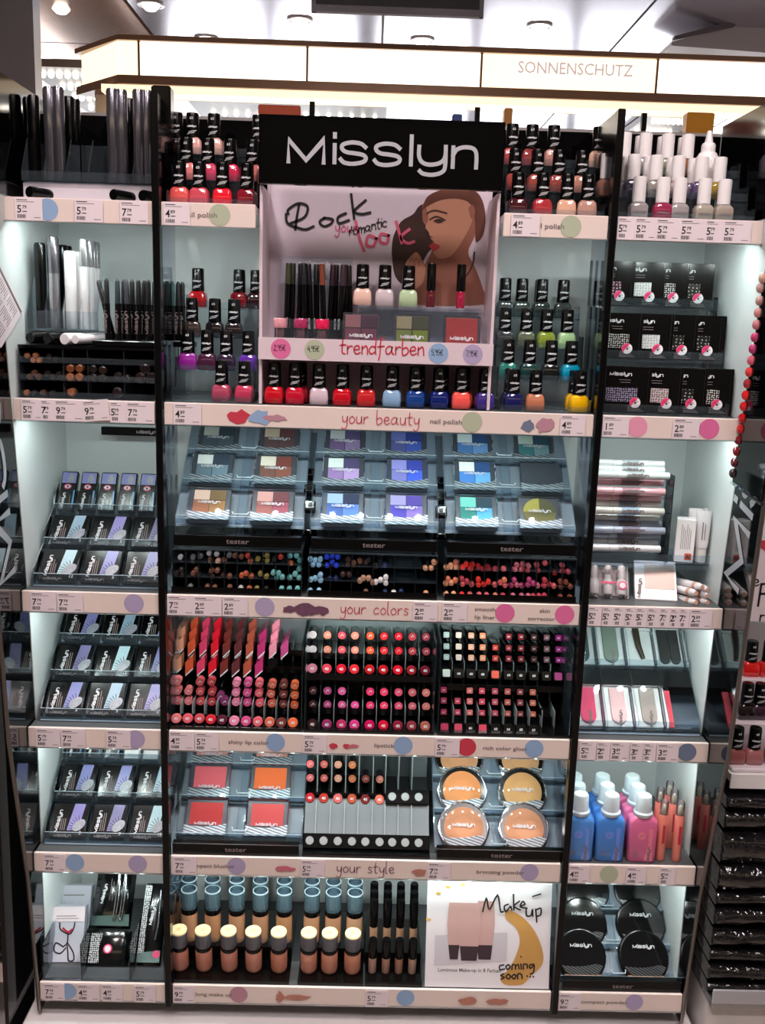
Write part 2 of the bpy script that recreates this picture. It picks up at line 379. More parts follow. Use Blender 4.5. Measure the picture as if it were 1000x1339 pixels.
# lit canopy band with the sun-care lettering
YC = 4.3
WOODT = mat('bronze_trim', (150, 112, 84), .3, metal=.3, noise=.25, nscale=12)
GLOWB = mat('lit_panel', (255, 244, 225), .4, emit=(255, 243, 226), estr=1.5)
GLOWS = mat('lit_panel_warm', (255, 236, 205), .4, emit=(255, 230, 190), estr=1.25)
SOFFIT = mat('canopy_soffit', (236, 214, 188), .4, noise=.08, nscale=6)
can = thing('light_canopy', 'long illuminated canopy band with bronze trim and sun care lettering', 'light box', (0, YC, 0))
zt, zb = 2.965, 2.79
x0 = -1.43; edges = [x0, -1.32, -.407, .542, 1.505, 2.46, 3.4]
b = B(); b.box(x0, 3.4, .06, .5, zb-.02, zt+.05, SOFFIT); obj('core', b, can)
for i in range(6):
    b = B(); b.bbox(edges[i]+.006, edges[i+1]-.006, -.01, .05, zb, zt, GLOWB if i not in (0, 3) else GLOWS, .004); p = obj('lit_panel', b, can)
    if i == 3:
        b = B(); tx, tz = at(752, 90, YC-.012)
        b.text('SONNENSCHUTZ', tx, -.014, tz-.03, .085, mat('backlit_lettering', (176, 160, 160), .5, emit=(214, 196, 196), estr=.55), sx=.93); obj('lettering', b, p)  # letters given their own glow to stand in for the backlight
for x in edges[1:-1]:
    b = B(); b.box(x-.006, x+.006, -.012, .05, zb, zt, WOODT); obj('divider', b, can)
b = B(); b.add([(x0, -.01, zb), (x0, -.01, zt), (x0-.30, .34, zt), (x0-.30, .34, zb), (x0+.03, .05, zb), (x0+.03, .05, zt), (x0-.24, .36, zt), (x0-.24, .36, zb)],
      [(0, 1, 2, 3), (4, 7, 6, 5), (0, 4, 5, 1), (3, 2, 6, 7), (1, 5, 6, 2), (0, 3, 7, 4)], GLOWS); obj('corner_panel', b, can)
for (za, zc, dy, nm) in ((zt, zt+.026, -.03, 'top_trim'), (zb-.045, zb, -.02, 'bottom_trim')):
    b = B(); b.prism([(x0, za), (3.4, za), (3.4, zc), (x0, zc)], dy, .06, WOODT)
    b.add([(x0, dy, za), (x0, dy, zc), (x0-.33, .34+dy, zc), (x0-.33, .34+dy, za), (x0+.03, .06, za), (x0+.03, .06, zc), (x0-.24, .38, zc), (x0-.24, .38, za)],
          [(0, 1, 2, 3), (4, 7, 6, 5), (0, 4, 5, 1), (3, 2, 6, 7), (1, 5, 6, 2), (0, 3, 7, 4)], WOODT); obj(nm, b, can)
b = B(); b.box(x0-.1, 3.4, .0, .16, zb-.085, zb-.046, mat('lit_soffit', (255, 236, 205), .4, emit=(255, 228, 190), estr=.95)); obj('soffit', b, can)
area_light('canopy_light', (.9, YC+.45, zb-.12), 4.4, .3, 30, (1, .9, .76), (.9, YC+.4, 0), None)
xx = atX(134, YC+.3, 2.6); b = B(); b.box(xx-.035, xx+.035, .28, .33, 0, zb-.04, SOFFIT); obj('corner_post', b, can)
for px in (408, 623, 840):
    xx = atX(px, YC+.02, 2.6)
    b = B(); b.box(xx-.014, xx+.014, .0, .03, 0, zb-.1, BLACKM); obj('post', b, can)
# framed poster hanging over the canopy
px0, pz0 = at(407, 14, 3.4); px1, pz1 = at(632, 20, 3.4)
t = thing('hanging_poster', 'dark framed poster hanging high under the shiny ceiling', 'poster', ((px0+px1)/2, 3.4, (pz0+pz1)/2-.005))
wd = (px1-px0)/2
b = B(); b.box(-wd, wd, 0, .03, 0, .03, CHROME); b.box(-wd, -wd+.02, 0, .03, .03, .35, CHROME); b.box(wd-.02, wd, 0, .03, .03, .35, CHROME); obj('frame', b, t)
b = B(); b.box(-wd+.02, wd-.02, .01, .025, .03, .35, mat('poster_print', (44, 40, 46), .3, noise=.8, nscale=9)); obj('print', b, t)
# brushed metal canopy side at the upper left, soffit at the upper right
STEEL = mat('brushed_steel', (118, 112, 116), .32, metal=.7, noise=.2, nscale=14)
(ax, az), (bx, bz), (cx_, cz_) = at(-60, -20, 1.6), at(43, 16, 1.6), at(47, 132, 1.6)
dx, dz = at(-60, 30, 1.6)
b = B(); b.prism([(dx-.3, dz+.02), (cx_, cz_), (bx, bz), (bx-.0, bz+.35), (dx-.3, bz+.35)], 1.6, 1.66, STEEL)
tag(obj('canopy_panel', b), 'slanted brushed steel canopy end panel under the copper ceiling', 'canopy')
SOFW = mat('white_soffit', (214, 206, 210), .4, noise=.06, nscale=6)
b = B(); q = [at(868, 66, 5.0), at(1040, 12, 5.0), at(1040, 74, 5.0)]
b.prism([(q[0][0], q[0][1]-.01), (q[2][0]+.5, q[2][1]-.05), (q[1][0]+.5, q[1][1]+.08), (q[0][0], q[0][1]+.012)], 4.85, 5.3, SOFW)
b.prism([(q[0][0], q[0][1]+.013), (q[1][0]+.5, q[1][1]+.081), (q[1][0]+.5, q[1][1]+.13), (q[0][0], q[0][1]+.03)], 4.8, 4.84, JOINT); tag(obj('soffit_bulkhead', b), 'white sloping bulkhead with dark edge above the lit canopy', 'bulkhead')

# far end of the shop: daylight windows between dark piers, low ceiling with rows of bulbs
DAY = mat('daylight_pane', (255, 255, 255), .3, emit=(246, 250, 255), estr=4.2)
PIER = mat('dark_pier', (92, 82, 84), .5, noise=.2, nscale=4)
PIERL = mat('pale_pier', (188, 180, 188), .5, noise=.2, nscale=4)
b = B(); b.box(-9, 9, 13.0, 13.1, 0, 1.0, PIERL); struct(obj('wall_back', b))
xs = [-9, -7.6, -7.2, -5.4, -5.1, -3.4, -2.9, -1.6, -1.45, -.35, -.05, 1.2, 1.4, 2.6, 2.75, 4.0, 4.5, 6.0, 6.2, 7.6, 9]
for i in range(len(xs)-1):
    b = B()
    if i % 2 == 0:
        b.box(xs[i], xs[i+1], 13.0, 13.04, 1.0, 3.3, DAY); win = struct(obj('window_%d' % (i//2+1), b))
        b = B(); b.box(xs[i], xs[i+1], 12.96, 13.0, 2.2, 2.24, PIERL); obj('window_bar', b, win)
    else:
        b.box(xs[i], xs[i+1], 12.85, 13.05, 1.0, 3.3, PIER if i % 4 == 1 else PIERL); struct(obj('trim_%d' % (i//2+1), b))
BULB = mat('bulb_glow', (255, 250, 235), .3, emit=(255, 246, 228), estr=9)
PANB = mat('bulb_ceiling', (122, 106, 98), .4, noise=.2, nscale=4)
for k, (pxa, pxb, pya, pyb, Y0, Y1, nx, ny, lb) in enumerate([(40, 132, 92, 118, 5.4, 7.5, 8, 6, 'low brown ceiling set with small bulbs beside the steel canopy'), (240, 498, 124, 142, 6.6, 9.5, 15, 5, 'low brown ceiling set with small bulbs behind the header sign'),
                                      (880, 940, 138, 160, 6.6, 8.5, 8, 4, 'low brown ceiling set with small bulbs above the white caps')]):
    (xa, z0), (xb, z1) = at(pxa, pyb, Y0), at(pxb, pyb, Y0)
    zz = at((pxa+pxb)/2, pya-4, Y0)[1]
    t = thing('bulb_ceiling', lb, 'ceiling panel', ((xa+xb)/2, Y0, zz), group='bulb ceilings'); hw = (xb-xa)/2
    b = B(); b.box(-hw-.05, hw+.05, 0, Y1-Y0, 0, .05, PANB); obj('panel', b, t)
    b = B()
    for i in range(nx):
        for j in range(ny):
            M = T((-hw+(i+.5+.4*(j % 2))*2*hw/(nx+.4), (j+.5)*(Y1-Y0)/ny, -.012)); b.lathe([(0, -.02), (.015, -.014), (.02, 0), (.014, .012)], 6, BULB, M)
    o = obj('bulb', b, t); o['kind'] = 'stuff'
# distant goods showing over the shelf tops
ZFC = at(620, 167, 2.6)[1]
for (px, py, wpx, hpx, Y, col, lb) in [(365, 146, 52, 16, 2.6, (235, 92, 40), 'row of orange packs standing on a far shelf left of the header sign'), (916, 158, 34, 20, 2.6, (245, 165, 40), 'yellow orange card standing on a far shelf over the white caps'),
                                   (598, 152, 12, 6, 2.6, (60, 90, 170), 'small blue pack on a far shelf behind the header sign'), (665, 146, 10, 9, 2.6, (226, 150, 70), 'orange tan pack on a far shelf behind the back row bottles')]:
    X, Z = at(px, py, Y); s = (Y+1.35)/FPX
    b = B(); b.bbox(X-wpx*s/2, X+wpx*s/2, Y, Y+.06, ZFC, Z+hpx*s/2, mat('pack_%d' % px, col, .5, noise=.15), .004)
    tag(obj('far_pack', b), lb, 'package')
b = B(); b.box(-1.2, 2.6, 2.57, 3.0, 0, ZFC-.001, PIERL); b.box(-1.2, 2.6, 2.55, 2.57, 0, ZFC-.001, WHITE); tag(obj('far_counter', b), 'long pale shelving unit standing behind the display', 'shelving')

# the shelving across the aisle, behind the photographer
t = thing('aisle_shelving', 'brown shelving across the aisle with a lit canopy band', 'shelving', (0, -3.7, 0))
WB_ = mat('brown_veneer', (84, 58, 46), .35, noise=.3, nscale=8)
b = B(); b.box(-3.2, 3.2, -.5, 0, 0, 2.62, WB_); obj('body', b, t)
for k in range(4):
    b = B(); b.box(-3.2, 3.2, 0, .28, .35+.42*k, .375+.42*k, WHITEP); obj('shelf', b, t)
b = B(); b.box(-3.2, 3.2, -.5, .32, 2.62, 2.69, WOODT); obj('cornice', b, t)
for k in range(6):
    b = B(); b.box(-3.2+k*1.067+.02, -3.2+(k+1)*1.067-.02, .3, .33, 2.69, 2.89, GLOWS); obj('lit_panel', b, t)
b = B(); b.box(-3.2, 3.2, -.5, .34, 2.89, 2.94, WOODT); obj('top_trim', b, t)
# ================================================================== the display cabinet
ZR = [1.658, 1.393, 1.118, .909, .7055, .483]       # undersides of the price rails
ZS = [z+.030 for z in ZR]                          # shelf tops
BACK = .215
WALLIN = mat('cabinet_interior', (220, 226, 226), .45, noise=.05, nscale=30)
cab = thing('display_cabinet', 'white make-up display cabinet with lit shelf bays', 'cabinet')
b = B(); b.box(-.505, .505, BACK, BACK+.02, .44, 1.69, WALLIN); obj('back_panel', b, cab)
b = B(); b.box(-.505, .505, .19, .215, 1.69, 1.83, BLACK); obj('top_back_panel', b, cab)
prof = [(.44, .02), (.889, .027), (1.12, .016), (1.40, -.014), (1.69, -.046)]
for s in (-1, 1):
    b = B(); xa, xb = s*.505, s*.525
    pts = [(y, z) for z, y in prof]+[(BACK+.02, 1.69), (BACK+.02, .44)]
    n = len(pts); vs = [(xa, p[0], p[1]) for p in pts]+[(xb, p[0], p[1]) for p in pts]
    fs = [tuple(range(n)), tuple(reversed(range(n, 2*n)))]+[(j, j+n, (j+1) % n+n, (j+1) % n) for j in range(n)]
    b.add(vs, fs, WALLIN); obj('side_panel', b, cab)
b = B(); b.bbox(-.53, .53, -.035, BACK+.02, 0, .452, WHITE, .003); obj('base', b, cab)
b = B(); b.box(-.53, .53, -.037, -.034, .41, .414, mat('joint_line', (150, 132, 128), .6)); obj('base_joint', b, cab)
for s in (-1, 1):       # divider blades: smoked glass with black front edge
    X = -.304 if s < 0 else .303
    t = thing('divider_blade', 'tall smoked divider blade with black edge, beside the %s' % ('lash boxes' if s < 0 else 'nail sticker cards'), 'divider', (X, 0, 0), group='divider blades')
    b = B(); b.box(-.002, .002, .0, .10, .48, 1.822, SMOKE); obj('pane', b, t)
    b = B(); b.bbox(-.005, .005, -.018, .0, .478, 1.823, BLACKP, .001); obj('edge_profile', b, t)
    b = B(); b.add([(-.003, 0, 1.765), (-.003, .19, 1.80), (-.003, .19, 1.823), (-.003, 0, 1.823), (.003, 0, 1.765), (.003, .19, 1.80), (.003, .19, 1.823), (.003, 0, 1.823)], [(0, 3, 2, 1), (4, 5, 6, 7), (0, 1, 5, 4), (1, 2, 6, 5), (2, 3, 7, 6), (3, 0, 4, 7)], BLACKP); obj('top_reflection', b, t)  # black wedge stands in for the header sign's reflection in the pane
    if s < 0: b = B(); b.bbox(-.012, .014, .02, .045, 1.79, 1.84, BLACKP, .002); obj('bracket', b, t)
for s in (-1, 1):       # black mirror-polished wings with the upright name
    t = thing('side_wing', 'black glossy side wing with upright silver lettering, beside %s' % ('the lash box shelves' if s < 0 else 'the nail file trays'), 'panel', (s*.506, 0, 0), group='side wings')
    fr = [(-.008, .46), (-.030, .70), (-.078, .95), (-.105, 1.33), (-.13, 1.69)]
    bk = [(-.046, 1.69), (-.012, 1.40), (.018, 1.12), (.029, .889), (.022, .46)]
    pts = fr+bk; n = len(pts); xa, xb = 0, s*.006
    vs = [(xa, p[0], p[1]) for p in pts]+[(xb, p[0], p[1]) for p in pts]
    fs = [tuple(range(n)), tuple(reversed(range(n, 2*n)))]+[(j, j+n, (j+1) % n+n, (j+1) % n) for j in range(n)]
    b = B(); b.add(vs, fs, mat('black_mirror', (4, 4, 5), .04, coat=.3, noise=.05)); obj('panel', b, t)
    b = B(); b.tube([(s*.002, p[0]-.001, p[1]) for p in fr], .003, mat('dark_steel_edge', (120, 112, 106), .3, metal=.8)); obj('edge_strip', b, t)
    b = B(); b.box(min(0, s*.006), max(0, s*.006), -.13, .19, 1.692, 1.845, BLACK); obj('top_panel', b, t)
    LT = (atXplane(18, 745, -.506), atXplane(8, 640, -.506)); RT = (atXplane(965, 772, .506), atXplane(981, 690, .506))
    # lettering reads upward along the wing
    b = B()
    if s < 0: p0, p1 = LT
    else: p0, p1 = RT
    L = .46; ang = math.degrees(math.atan2(p1[1]-p0[1], p1[0]-p0[0]))
    # local text x -> up along (Y,Z) line, text up -> towards the back (left wing) or front (right wing)
    u = Vector((0, p1[0]-p0[0], p1[1]-p0[1])).normalized(); nrm = Vector((-s, 0, 0)); v = nrm.cross(u)
    M = Matrix(((u.x, -nrm.x, v.x, -s*.0008), (u.y, -nrm.y, v.y, p0[0]), (u.z, -nrm.z, v.z, p0[1]), (0, 0, 0, 1)))
    b.logo(L/2, 0, 0, L, SILVERINK, M, sub=4, wd=.022); obj('lettering', b, t)

# ------------------------------------------------------------------ shelves
BAYS = {'left': (-.505, -.309), 'mid': (-.298, .297), 'right': (.308, .505)}
CLR = dict(blue=(146, 176, 212), lav=(178, 164, 198), green=(182, 190, 164), pink=(236, 156, 184), hot=(226, 112, 164), ink=(205, 110, 130), rose=(190, 140, 155), slate=(112, 124, 150), red=(205, 60, 80))
PRN = {k: mat('print_'+k, v, .5, noise=.05) for k, v in CLR.items()}
RAILY = -.0125
def smudge(b, pxs, zc, w, h, m, seed):
    rnd = random.Random(seed); X = atX(pxs, RAILY, zc); n = 14
    b.poly([(X+w*math.cos(2*math.pi*i/n)*(.6+.4*rnd.random()), zc+h*math.sin(2*math.pi*i/n)*(.5+.5*rnd.random())) for i in range(n)], RAILY-.0002-.00006*seed, m)
DK = mat('print_plum', (128, 84, 110), .5, noise=.5, nscale=150); SKIN = mat('print_skin', (206, 140, 120), .5, noise=.4, nscale=90)
RAIL = {  # (row, bay): (label, circles, print)
 (0, 'left'): ('mascara tubes', [(62, 'blue')], []), (0, 'mid'): ('stepped polish bottles flanking the header sign', [(287, 'green'), (746, 'green')], [('t', 'nail polish', 262, .009), ('t', 'nail polish', 716, .009)]),
 (0, 'right'): ('white-capped nail care bottles', [], []), (1, 'left'): ('eyeliner pens and mascara', [], []),
 (1, 'mid'): ('the trend display and dark polish bottles', [(617, 'green')], [('h', 'your beauty', 447, .02, 'ink'), ('t', 'nail polish', 583, .009), ('s', 312, .020, .013, 'red', 1), ('s', 340, .018, .014, 'blue', 2), ('s', 360, .02, .006, 'rose', 3), ('s', 690, .012, .010, 'slate', 4), ('s', 712, .016, .014, 'rose', 5)]),
 (1, 'right'): ('nail sticker cards', [(833, 'pink'), (927, 'hot')], []), (2, 'left'): ('upper lash boxes', [(175, 'lav')], []),
 (2, 'mid'): ('eyeshadow palettes and pencils', [(346, 'lav'), (660, 'hot'), (738, 'hot')], [('h', 'your colors', 445, .02, 'ink'), ('t', 'smooth', 634, .008, .006), ('t', 'lip liner', 634, .008, -.006), ('t', 'skin', 712, .008, .006), ('t', 'corrector', 708, .008, -.006), ('s', 400, .022, .012, 'plum', 6), ('s', 378, .012, .008, 'plum', 7), ('s', 420, .016, .009, 'plum', 8)]),
 (2, 'right'): ('stacked nail tubes', [], []), (3, 'left'): ('middle lash boxes', [(177, 'lav')], []),
 (3, 'mid'): ('lipsticks and lip glosses', [(360, 'blue'), (527, 'blue'), (610, 'red'), (698, 'blue')], [('t', 'shiny lip color', 325, .0085), ('t', 'lipstick', 502, .0085), ('t', 'rich color gloss', 660, .0085), ('s', 436, .008, .006, 'red', 9), ('s', 453, .006, .005, 'red', 10), ('s', 462, .010, .004, 'ink', 11)]),
 (3, 'right'): ('nail files', [(898, 'slate')], []), (4, 'left'): ('lower lash boxes', [(98, 'blue'), (180, 'lav')], []),
 (4, 'mid'): ('blushers, lipsticks and bronzers', [(309, 'lav'), (692, 'lav')], [('h', 'your style', 440, .02, 'ink2'), ('t', 'compact blusher', 276, .0085), ('t', 'bronzing powder', 654, .0085), ('s', 372, .022, .006, 'ink', 12), ('s', 548, .014, .008, 'skin', 13)]),
 (4, 'right'): ('blue and pink bottles', [(796, 'green')], []), (5, 'left'): ('lash curler box and black pouches', [(88, 'blue')], []),
 (5, 'mid'): ('foundation bottles', [(312, 'rose'), (530, 'blue')], [('t', 'day long make up', 272, .0085), ('s', 388, .03, .006, 'skin', 14), ('s', 366, .008, .012, 'skin', 15), ('s', 612, .018, .010, 'skin', 16), ('s', 650, .02, .008, 'skin', 17)]),
 (5, 'right'): ('round compact powders', [(829, 'lav')], [('t', 'compact powder', 790, .0085)])}
LEDC = (.88, 1.0, .97)
BAYW = {'left': 'by the lettered wing on the lash side', 'mid': 'between the two blades', 'right': 'by the sticker card side wing'}
for (r, bay), (lb, circ, prn) in RAIL.items():
    x0, x1 = BAYS[bay]; z = ZR[r]
    t = thing('shelf', 'white display shelf carrying %s' % lb, 'shelf', (0, 0, 0), group='display shelves')
    segs = [(x0, x1)]
    if (r, bay) == (0, 'mid'): segs = [(x0, -.173), (.157, x1)]
    for (xa, xb) in segs:
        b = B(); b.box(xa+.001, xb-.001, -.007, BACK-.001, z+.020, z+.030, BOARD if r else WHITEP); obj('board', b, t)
    for (xa, xb) in segs:
        b = B(); b.bbox(xa, xb, -.012, -.0072, z, z+.031, RAILM, .0008)
        b.box(xa, xb, -.0135, -.0072, z-.001, z+.0015, ACR); rail = obj('price_rail', b, t)
    zc = z+.0155
    for (px, c) in circ:
        b = B(); b.disc(atX(px, RAILY, zc), RAILY, zc+.0006, .0142, PRN[c], 24); obj('colour_dot', b, rail)
    for q in prn:
        b = B()
        if q[0] == 't':
            b.text(q[1], atX(q[2], RAILY, zc), RAILY-.0001, zc-.003+(q[4] if len(q) > 4 else 0), q[3], GREYINK, sx=1.25)
        elif q[0] == 'h':
            b.hand(q[1], atX(q[2], RAILY, zc), RAILY-.0004, zc-.006, q[3], .0012, mat('ink_'+q[4], (200, 70, 100) if q[4] == 'ink' else (110, 50, 90), .5), gap=.1)
        else: smudge(b, q[1], zc-.002, q[2], q[3], {'plum': DK, 'skin': SKIN}.get(q[4]) or PRN[q[4]], q[5])
        obj({'t': 'rail_text', 'h': 'handwriting', 's': 'colour_smear'}[q[0]], b, rail)
    if r == 5: continue
    for (x0, x1) in segs:
        b = B(); b.box(x0+.012, x1-.012, .006, .018, z+.013, z+.0195, BLACKP); bar = obj('led_bar', b, t)
        n = max(2, round((x1-x0)/.05))
        for k in range(n):
            X = x0+.02+(x1-x0-.04)*(k+.5)/n
            b = B(); b.lathe([(.0045, 0), (.0045, .0015)], 10, LED, T((X, .012, z+.0116))); obj('led', b, bar)
            led_light((X, .012, z+.0108), LEDP[r]*(x1-x0)/n, LEDC, (X, .05, z-.16), t)
# ------------------------------------------------------------------ price labels
_pm = {}
def price_mesh(p, w):
    k = (p, round(w, 3))
    if k in _pm: return _pm[k]
    b = B(); h = .029; b.box(-w/2, w/2, 0, .0006, 0, h, CARD); y = -.0002
    b.quad(-w*.44, -w*.05, h-.0034, h-.0025, y, INK); b.quad(-w*.44, w*.2, h-.0056, h-.0050, y, GREYINK)
    a, c = p.split('.')
    d = min(1.0, w/.03)
    b.text(a, -w/2+.0055*d, y, .0098, .0135, INK, sx=.95); b.text(c, -w/2+.0122*d, y, .0148, .0062, INK)
    b.quad(-w/2+.0095*d, -w/2+.0155*d, .0108, .0119, y, INK)
    rnd = random.Random(int(a)*7+int(c)); x = -w/2+.0025
    while x < -w/2+.0135*d:
        q = rnd.choice((.0004, .0007, .001)); b.quad(x, x+q, .0028, .0075, y, INK); x += q+.0005
    if w > .025: b.quad(w*.18, w*.42, .0035, .0043, y, GREYINK)
    _pm[k] = b.mesh('price_label'); return _pm[k]
TAGS = [(0, 'left', 'the mascara shelf rail', [(20, '5.79', 33), (98, '5.79', 34), (157, '7.79', 34)]), (0, 'mid', 'the header sign shelf rail', [(214, '4.89', 32), (668, '4.89', 35)]),
 (0, 'right', 'the white cap bottle shelf rail', [(806, '5.79', 22), (829, '5.79', 27), (857, '5.79', 30), (888, '5.79', 33), (922, '5.79', 21), (944, '5.79', 35)]),
 (1, 'left', 'the eyeliner shelf rail', [(28, '5.79', 26), (54, '7.79', 17), (71, '9.79', 38), (110, '9.79', 33), (144, '5.79', 20), (165, '7.79', 36)]), (1, 'mid', 'the trend display shelf rail', [(227, '4.89', 35), (732, '4.89', 32)]),
 (1, 'right', 'the sticker card shelf rail', [(785, '1.89', 34), (879, '2.89', 34)]), (2, 'left', 'the upper lash box shelf rail', [(40, '7.79', 34), (75, '7.79', 34)]),
 (2, 'mid', 'the eyeshadow shelf rail', [(218, '7.79', 35), (253, '2.89', 37), (291, '2.89', 33), (540, '2.89', 32), (578, '2.89', 33)]),
 (2, 'right', 'the stacked tube shelf rail', [(768, '5.79', 18), (787, '5.79', 15), (802, '5.79', 15), (817, '5.79', 14), (831, '5.79', 15), (846, '5.79', 16), (862, '7.79', 14), (876, '2.89', 12), (888, '7.79', 13), (901, '2.89', 30)]),
 (3, 'left', 'the middle lash box shelf rail', [(47, '5.79', 33), (80, '7.79', 33), (139, '5.79', 33)]), (3, 'mid', 'the lipstick shelf rail', [(221, '4.89', 34), (255, '5.79', 32), (396, '5.79', 32), (569, '5.79', 33)]),
 (3, 'right', 'the nail file shelf rail', [(758, '5.79', 22), (780, '2.89', 18), (798, '3.89', 25), (824, '3.89', 17), (841, '3.89', 17), (858, '3.89', 30)]), (4, 'left', 'the lower lash box shelf rail', [(57, '7.79', 31)]),
 (4, 'mid', 'the blusher shelf rail', [(227, '7.79', 32), (393, '5.79', 33), (559, '7.79', 32)]), (4, 'right', 'the blue bottle shelf rail', [(735, '4.89', 30), (818, '4.89', 28), (862, '5.79', 22)]),
 (5, 'left', 'the lash curler shelf rail', [(57, '7.79', 30), (101, '4.89', 32), (133, '4.89', 30), (176, '5.79', 30)]), (5, 'mid', 'the foundation shelf rail', [(217, '9.79', 31), (478, '5.79', 32)]), (5, 'right', 'the compact powder shelf rail', [(720, '9.79', 32)])]
for (r, bay, lb, ts) in TAGS:
    z = ZR[r]+.0012
    for i, (px, p, wpx) in enumerate(ts):
        w = wpx*1.09e-3; X = atX(px, -.0135, z+.014)+w/2
        X = max(X, BAYS[bay][0]+w/2+.001); X = min(X, BAYS[bay][1]-w/2-.001)
        rot = (0, -6, 0) if (r, i) == (1, 3) and bay == 'left' else (0, 0, 0)
        put('price_label', 'price label reading %s, %s along %s' % (p, ORD[i], lb), 'price label', [('card', price_mesh(p, w), None)], (X, -.0142-.0007*(i % 2), z+(.0015 if rot[1] else 0)), rot, 'price labels')
# ================================================================== nail polish bottles
def _polish_body():
    b = B(); b.rrect([(0, .0118, .0092, .004), (.0012, .0130, .0104, .004), (.010, .0133, .0107, .004), (.0195, .0122, .0098, .004), (.0228, .0098, .0082, .004), (.0245, .0072, .0066, .004)], OBJGLOSS, k=3)
    return b.mesh('bottle')
def _cap(h, r, band=True):
    b = B(); b.lathe([(r*1.02, 0), (r*1.02, .002), (r, .0035), (r*.95, h-.0025), (r*.88, h-.0006), (r*.5, h)], 18, BLACKP)
    rr = r*1.015
    b.logo(0, 0, .0135, r*1.45, WINK, sub=1, wd=.06, bend=rr)
    b.text('%d0' % (3+int(h*1000) % 5), 0, 0, .0235, .005, WINK, bend=rr)
    for i, z in enumerate((.0035, .0052, .0068)): b.stroke([(-.007+.0015*i+k*.0014, z+.0003*k) for k in range(9)], .0006, 0, WINK, sub=1, bend=r*1.03)
    return b.mesh('cap')
PB = _polish_body(); PC = _cap(.0335, .0094)
def polish(px, Y, Z, col, label, group, rz=0, cap=None):
    X = atX(px, Y, Z+.03)
    t = put('nail_polish', label, 'nail polish', [('bottle', PB, col), ('cap', cap or PC, None)], (X, Y, Z), (0, 0, rz), group)
    kid(t, 'cap').location = (0, 0, .0240); return t
def steps(name, label, x0, x1, lv, m=None, depth=.04, cat='riser', lip=.008, side=True):
    """stepped clear riser; lv = [(Y of the tread front, Z of the tread)]"""
    m = m or ACR; t = thing(name, label, cat, ((x0+x1)/2, lv[0][0], lv[0][1]), group='clear risers'); ox, oy, oz = (x0+x1)/2, lv[0][0], lv[0][1]
    for i, (y, z) in enumerate(lv):
        y1 = lv[i+1][0] if i+1 < len(lv) else y+depth
        b = B(); b.box(x0-ox, x1-ox, y-oy, y1-oy, z-.0025-oz, z-.0005-oz, m)
        if lip: b.box(x0-ox, x1-ox, y-.002-oy, y-oy, z-.0025-oz, z+lip-oz, m)
        obj('tread', b, t)
        if i:
            b = B(); b.box(x0-ox, x1-ox, y-oy, y+.0015-oy, lv[i-1][1]-oz, z-.0025-oz, m); obj('riser_face', b, t)
    if side:
        for X in (x0, x1):
            pts = [(lv[0][0], lv[0][1])]
            for i, (y, z) in enumerate(lv):
                pts += [(y, z+.018)]; y1 = lv[i+1][0] if i+1 < len(lv) else y+depth
                pts += [(y1-.004, z+.018)]
            pts += [(pts[-1][0], lv[0][1])]
            n = len(pts); vs = [(X-ox-.001, p[0]-oy, p[1]-oz) for p in pts]+[(X-ox+.001, p[0]-oy, p[1]-oz) for p in pts]
            b = B(); b.add(vs, [tuple(range(n)), tuple(reversed(range(n, 2*n)))]+[(j, j+n, (j+1) % n+n, (j+1) % n) for j in range(n)], m); obj('side_plate', b, t)
    return t
Z1, Z2 = ZS[0], ZS[1]
steps('bottle_riser', 'clear stepped riser under coral bottles beside header sign', -.295, -.178, [(.012, Z1+.001), (.05, Z1+.038), (.09, Z1+.078)])
steps('bottle_riser', 'clear stepped riser under brown red bottles beside header sign', .165, .296, [(.012, Z1+.001), (.05, Z1+.038), (.09, Z1+.078)])
steps('bottle_riser', 'clear stepped riser under violet and black bottles', -.293, -.180, [(.012, Z2+.001), (.05, Z2+.042), (.09, Z2+.087), (.13, Z2+.131)])
steps('bottle_riser', 'clear stepped riser under green and teal bottles', .168, .296, [(.012, Z2+.001), (.05, Z2+.042), (.09, Z2+.087), (.13, Z2+.131)])
